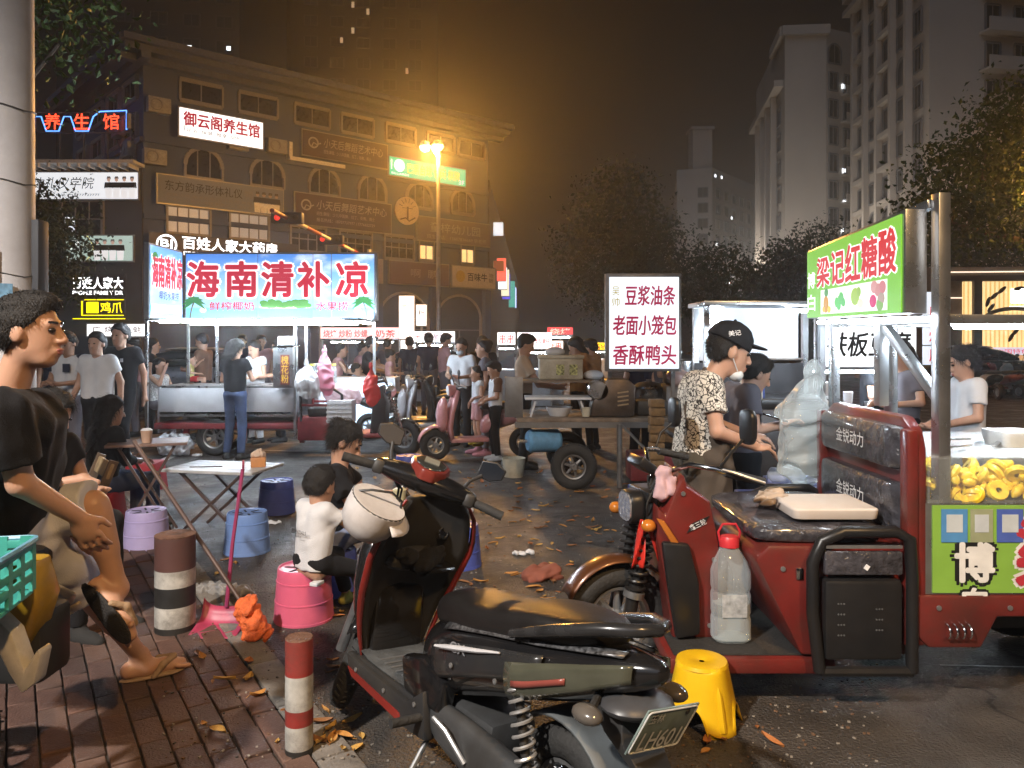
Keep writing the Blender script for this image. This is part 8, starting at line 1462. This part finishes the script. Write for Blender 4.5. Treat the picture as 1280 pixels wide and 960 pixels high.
g = G(268, 742); o = blob('clear_wrap', [ell(g + Vector((.09 * k - .12, .03 * math.sin(k * 2), .02)), (.09, .06, .028), .02) for k in range(4)], .009, bagmat('bag_wrap', (.6, .58, .56), .3), None, .014, 70, 9); tag(o, 'flattened clear plastic wrap lying beside the striped bollard', 'litter')
# ------------------------------------------------------------------ fallen leaves and litter
rl = random.Random(21); lms = [mat('dry_leaf_%d' % k, c, .7, var=.35, scale=40) for k, c in enumerate(((.42, .2, .05), (.36, .13, .035), (.5, .3, .08), (.22, .1, .04)))]
def leafmesh(m, cur):
    mb = MB(); n = 8
    def fn(u, v): w = .5 * math.sin(math.pi * min(1, u * 1.02)) ** .8 * .42; return Vector((u - .5, (v - .5) * 2 * w, cur * (u - .5) ** 2 + abs(v - .5) * .22 + .02))
    mb.sheet(fn, n, 4); mb.tube([(-.5, 0, cur * .25 + .02), (-.68, .03, .03)], .012, 4); return mb.mesh('dry_leaf', m)
lv = [leafmesh(m, c) for m in lms for c in (.25, -.2, .5)]
spots = [(rl.uniform(380, 760), rl.uniform(590, 780)) for _ in range(165)] + [(rl.uniform(240, 440), rl.uniform(690, 960)) for _ in range(26)] + [(rl.uniform(560, 800), rl.uniform(585, 690)) for _ in range(60)] + [(rl.uniform(400, 470), rl.uniform(820, 960)) for _ in range(14)] + [(rl.uniform(780, 1100), rl.uniform(830, 950)) for _ in range(9)] + [(rl.uniform(430, 580), rl.uniform(560, 600)) for _ in range(18)] + [(266, 858), (280, 856), (540, 928), (452, 921), (884, 929), (612, 668), (690, 680)]
for px, py in spots:
    g = G(px, py); s_ = rl.uniform(.04, .105); on_pave = (g - K0).dot(KL) > 0
    o = link('dry_leaf', rl.choice(lv), None, (g.x, g.y, .022 if on_pave else .002), (rl.uniform(-.25, .25), rl.uniform(-.25, .25), rl.uniform(0, 6.28))); o.scale = (s_, s_ * rl.uniform(.7, 1.2), s_)
    tag(o, 'dry curled leaf lying on the brick pavement' if on_pave else 'dry curled leaf lying on the dark road', 'leaf', 'fallen leaves on the pavement' if on_pave else 'fallen leaves on the road')
gv = MB()                                                        # grit and crumbs too small to count
for k in range(2600):
    px, py = rl.uniform(200, 1100), rl.uniform(560, 958); g = G(px, py); s_ = rl.uniform(.003, .009); up_ = .02 if (g - K0).dot(KL) > 0 else 0
    gv.mi(rl.randrange(3)).box((g.x, g.y, up_ + s_ * .3), (s_ * rl.uniform(.7, 2), s_, s_ * .6), rl.uniform(0, 3))
tag(gv.build('grit', [mat('grit_pale', (.28, .25, .21), .8), mat('grit_brown', (.16, .09, .05), .8), mat('grit_dark', (.05, .045, .04), .8)], smooth=False, fixn=False), 'pale grit and crumbs scattered over road and pavement', 'grit', kind='stuff')
for k, (px, py, w_) in enumerate(((655, 693, .12), (940, 822, .1), (340, 655, .13), (585, 640, .07), (175, 690, .06), (245, 570, .1))): g = G(px, py); o = blob('tissue', [ell(g + Vector((w_ * .3 * q, .01 * q, .012)), (w_ * .35, w_ * .25, .014), .01) for q in (-1, 0, 1)], .006, WHP, None, .01, 90, 40 + k); tag(o, ('white tissue lying on the road behind the scooter seat', 'flattened white carton under the tricycle floor', 'white tissues under the white folding table', 'small white scrap on the road past the handlebar', 'white scrap beside the lilac stool', 'white scrap near the dessert stall line')[k], 'litter', 'paper litter on the road')
# ================================================================== smoky night air
HZ = MB().box((20, 168, 40), (420, 380, 84)).build('haze', mat('haze_surface', (1, 1, 1)), smooth=False); tag(HZ, 'thin smoke and haze hanging in the lit night air', 'haze', kind='stuff')
m = bpy.data.materials.new('haze_air'); m.use_nodes = True; t_ = m.node_tree
for n in list(t_.nodes): t_.nodes.remove(n)
o_ = t_.nodes.new('ShaderNodeOutputMaterial'); pvn = t_.nodes.new('ShaderNodeVolumePrincipled'); pvn.inputs['Color'].default_value = (.9, .92, .95, 1); pvn.inputs['Density'].default_value = .0028; pvn.inputs['Anisotropy'].default_value = .78
t_.links.new(pvn.outputs[0], o_.inputs['Volume']); HZ.data.materials.clear(); HZ.data.materials.append(m)
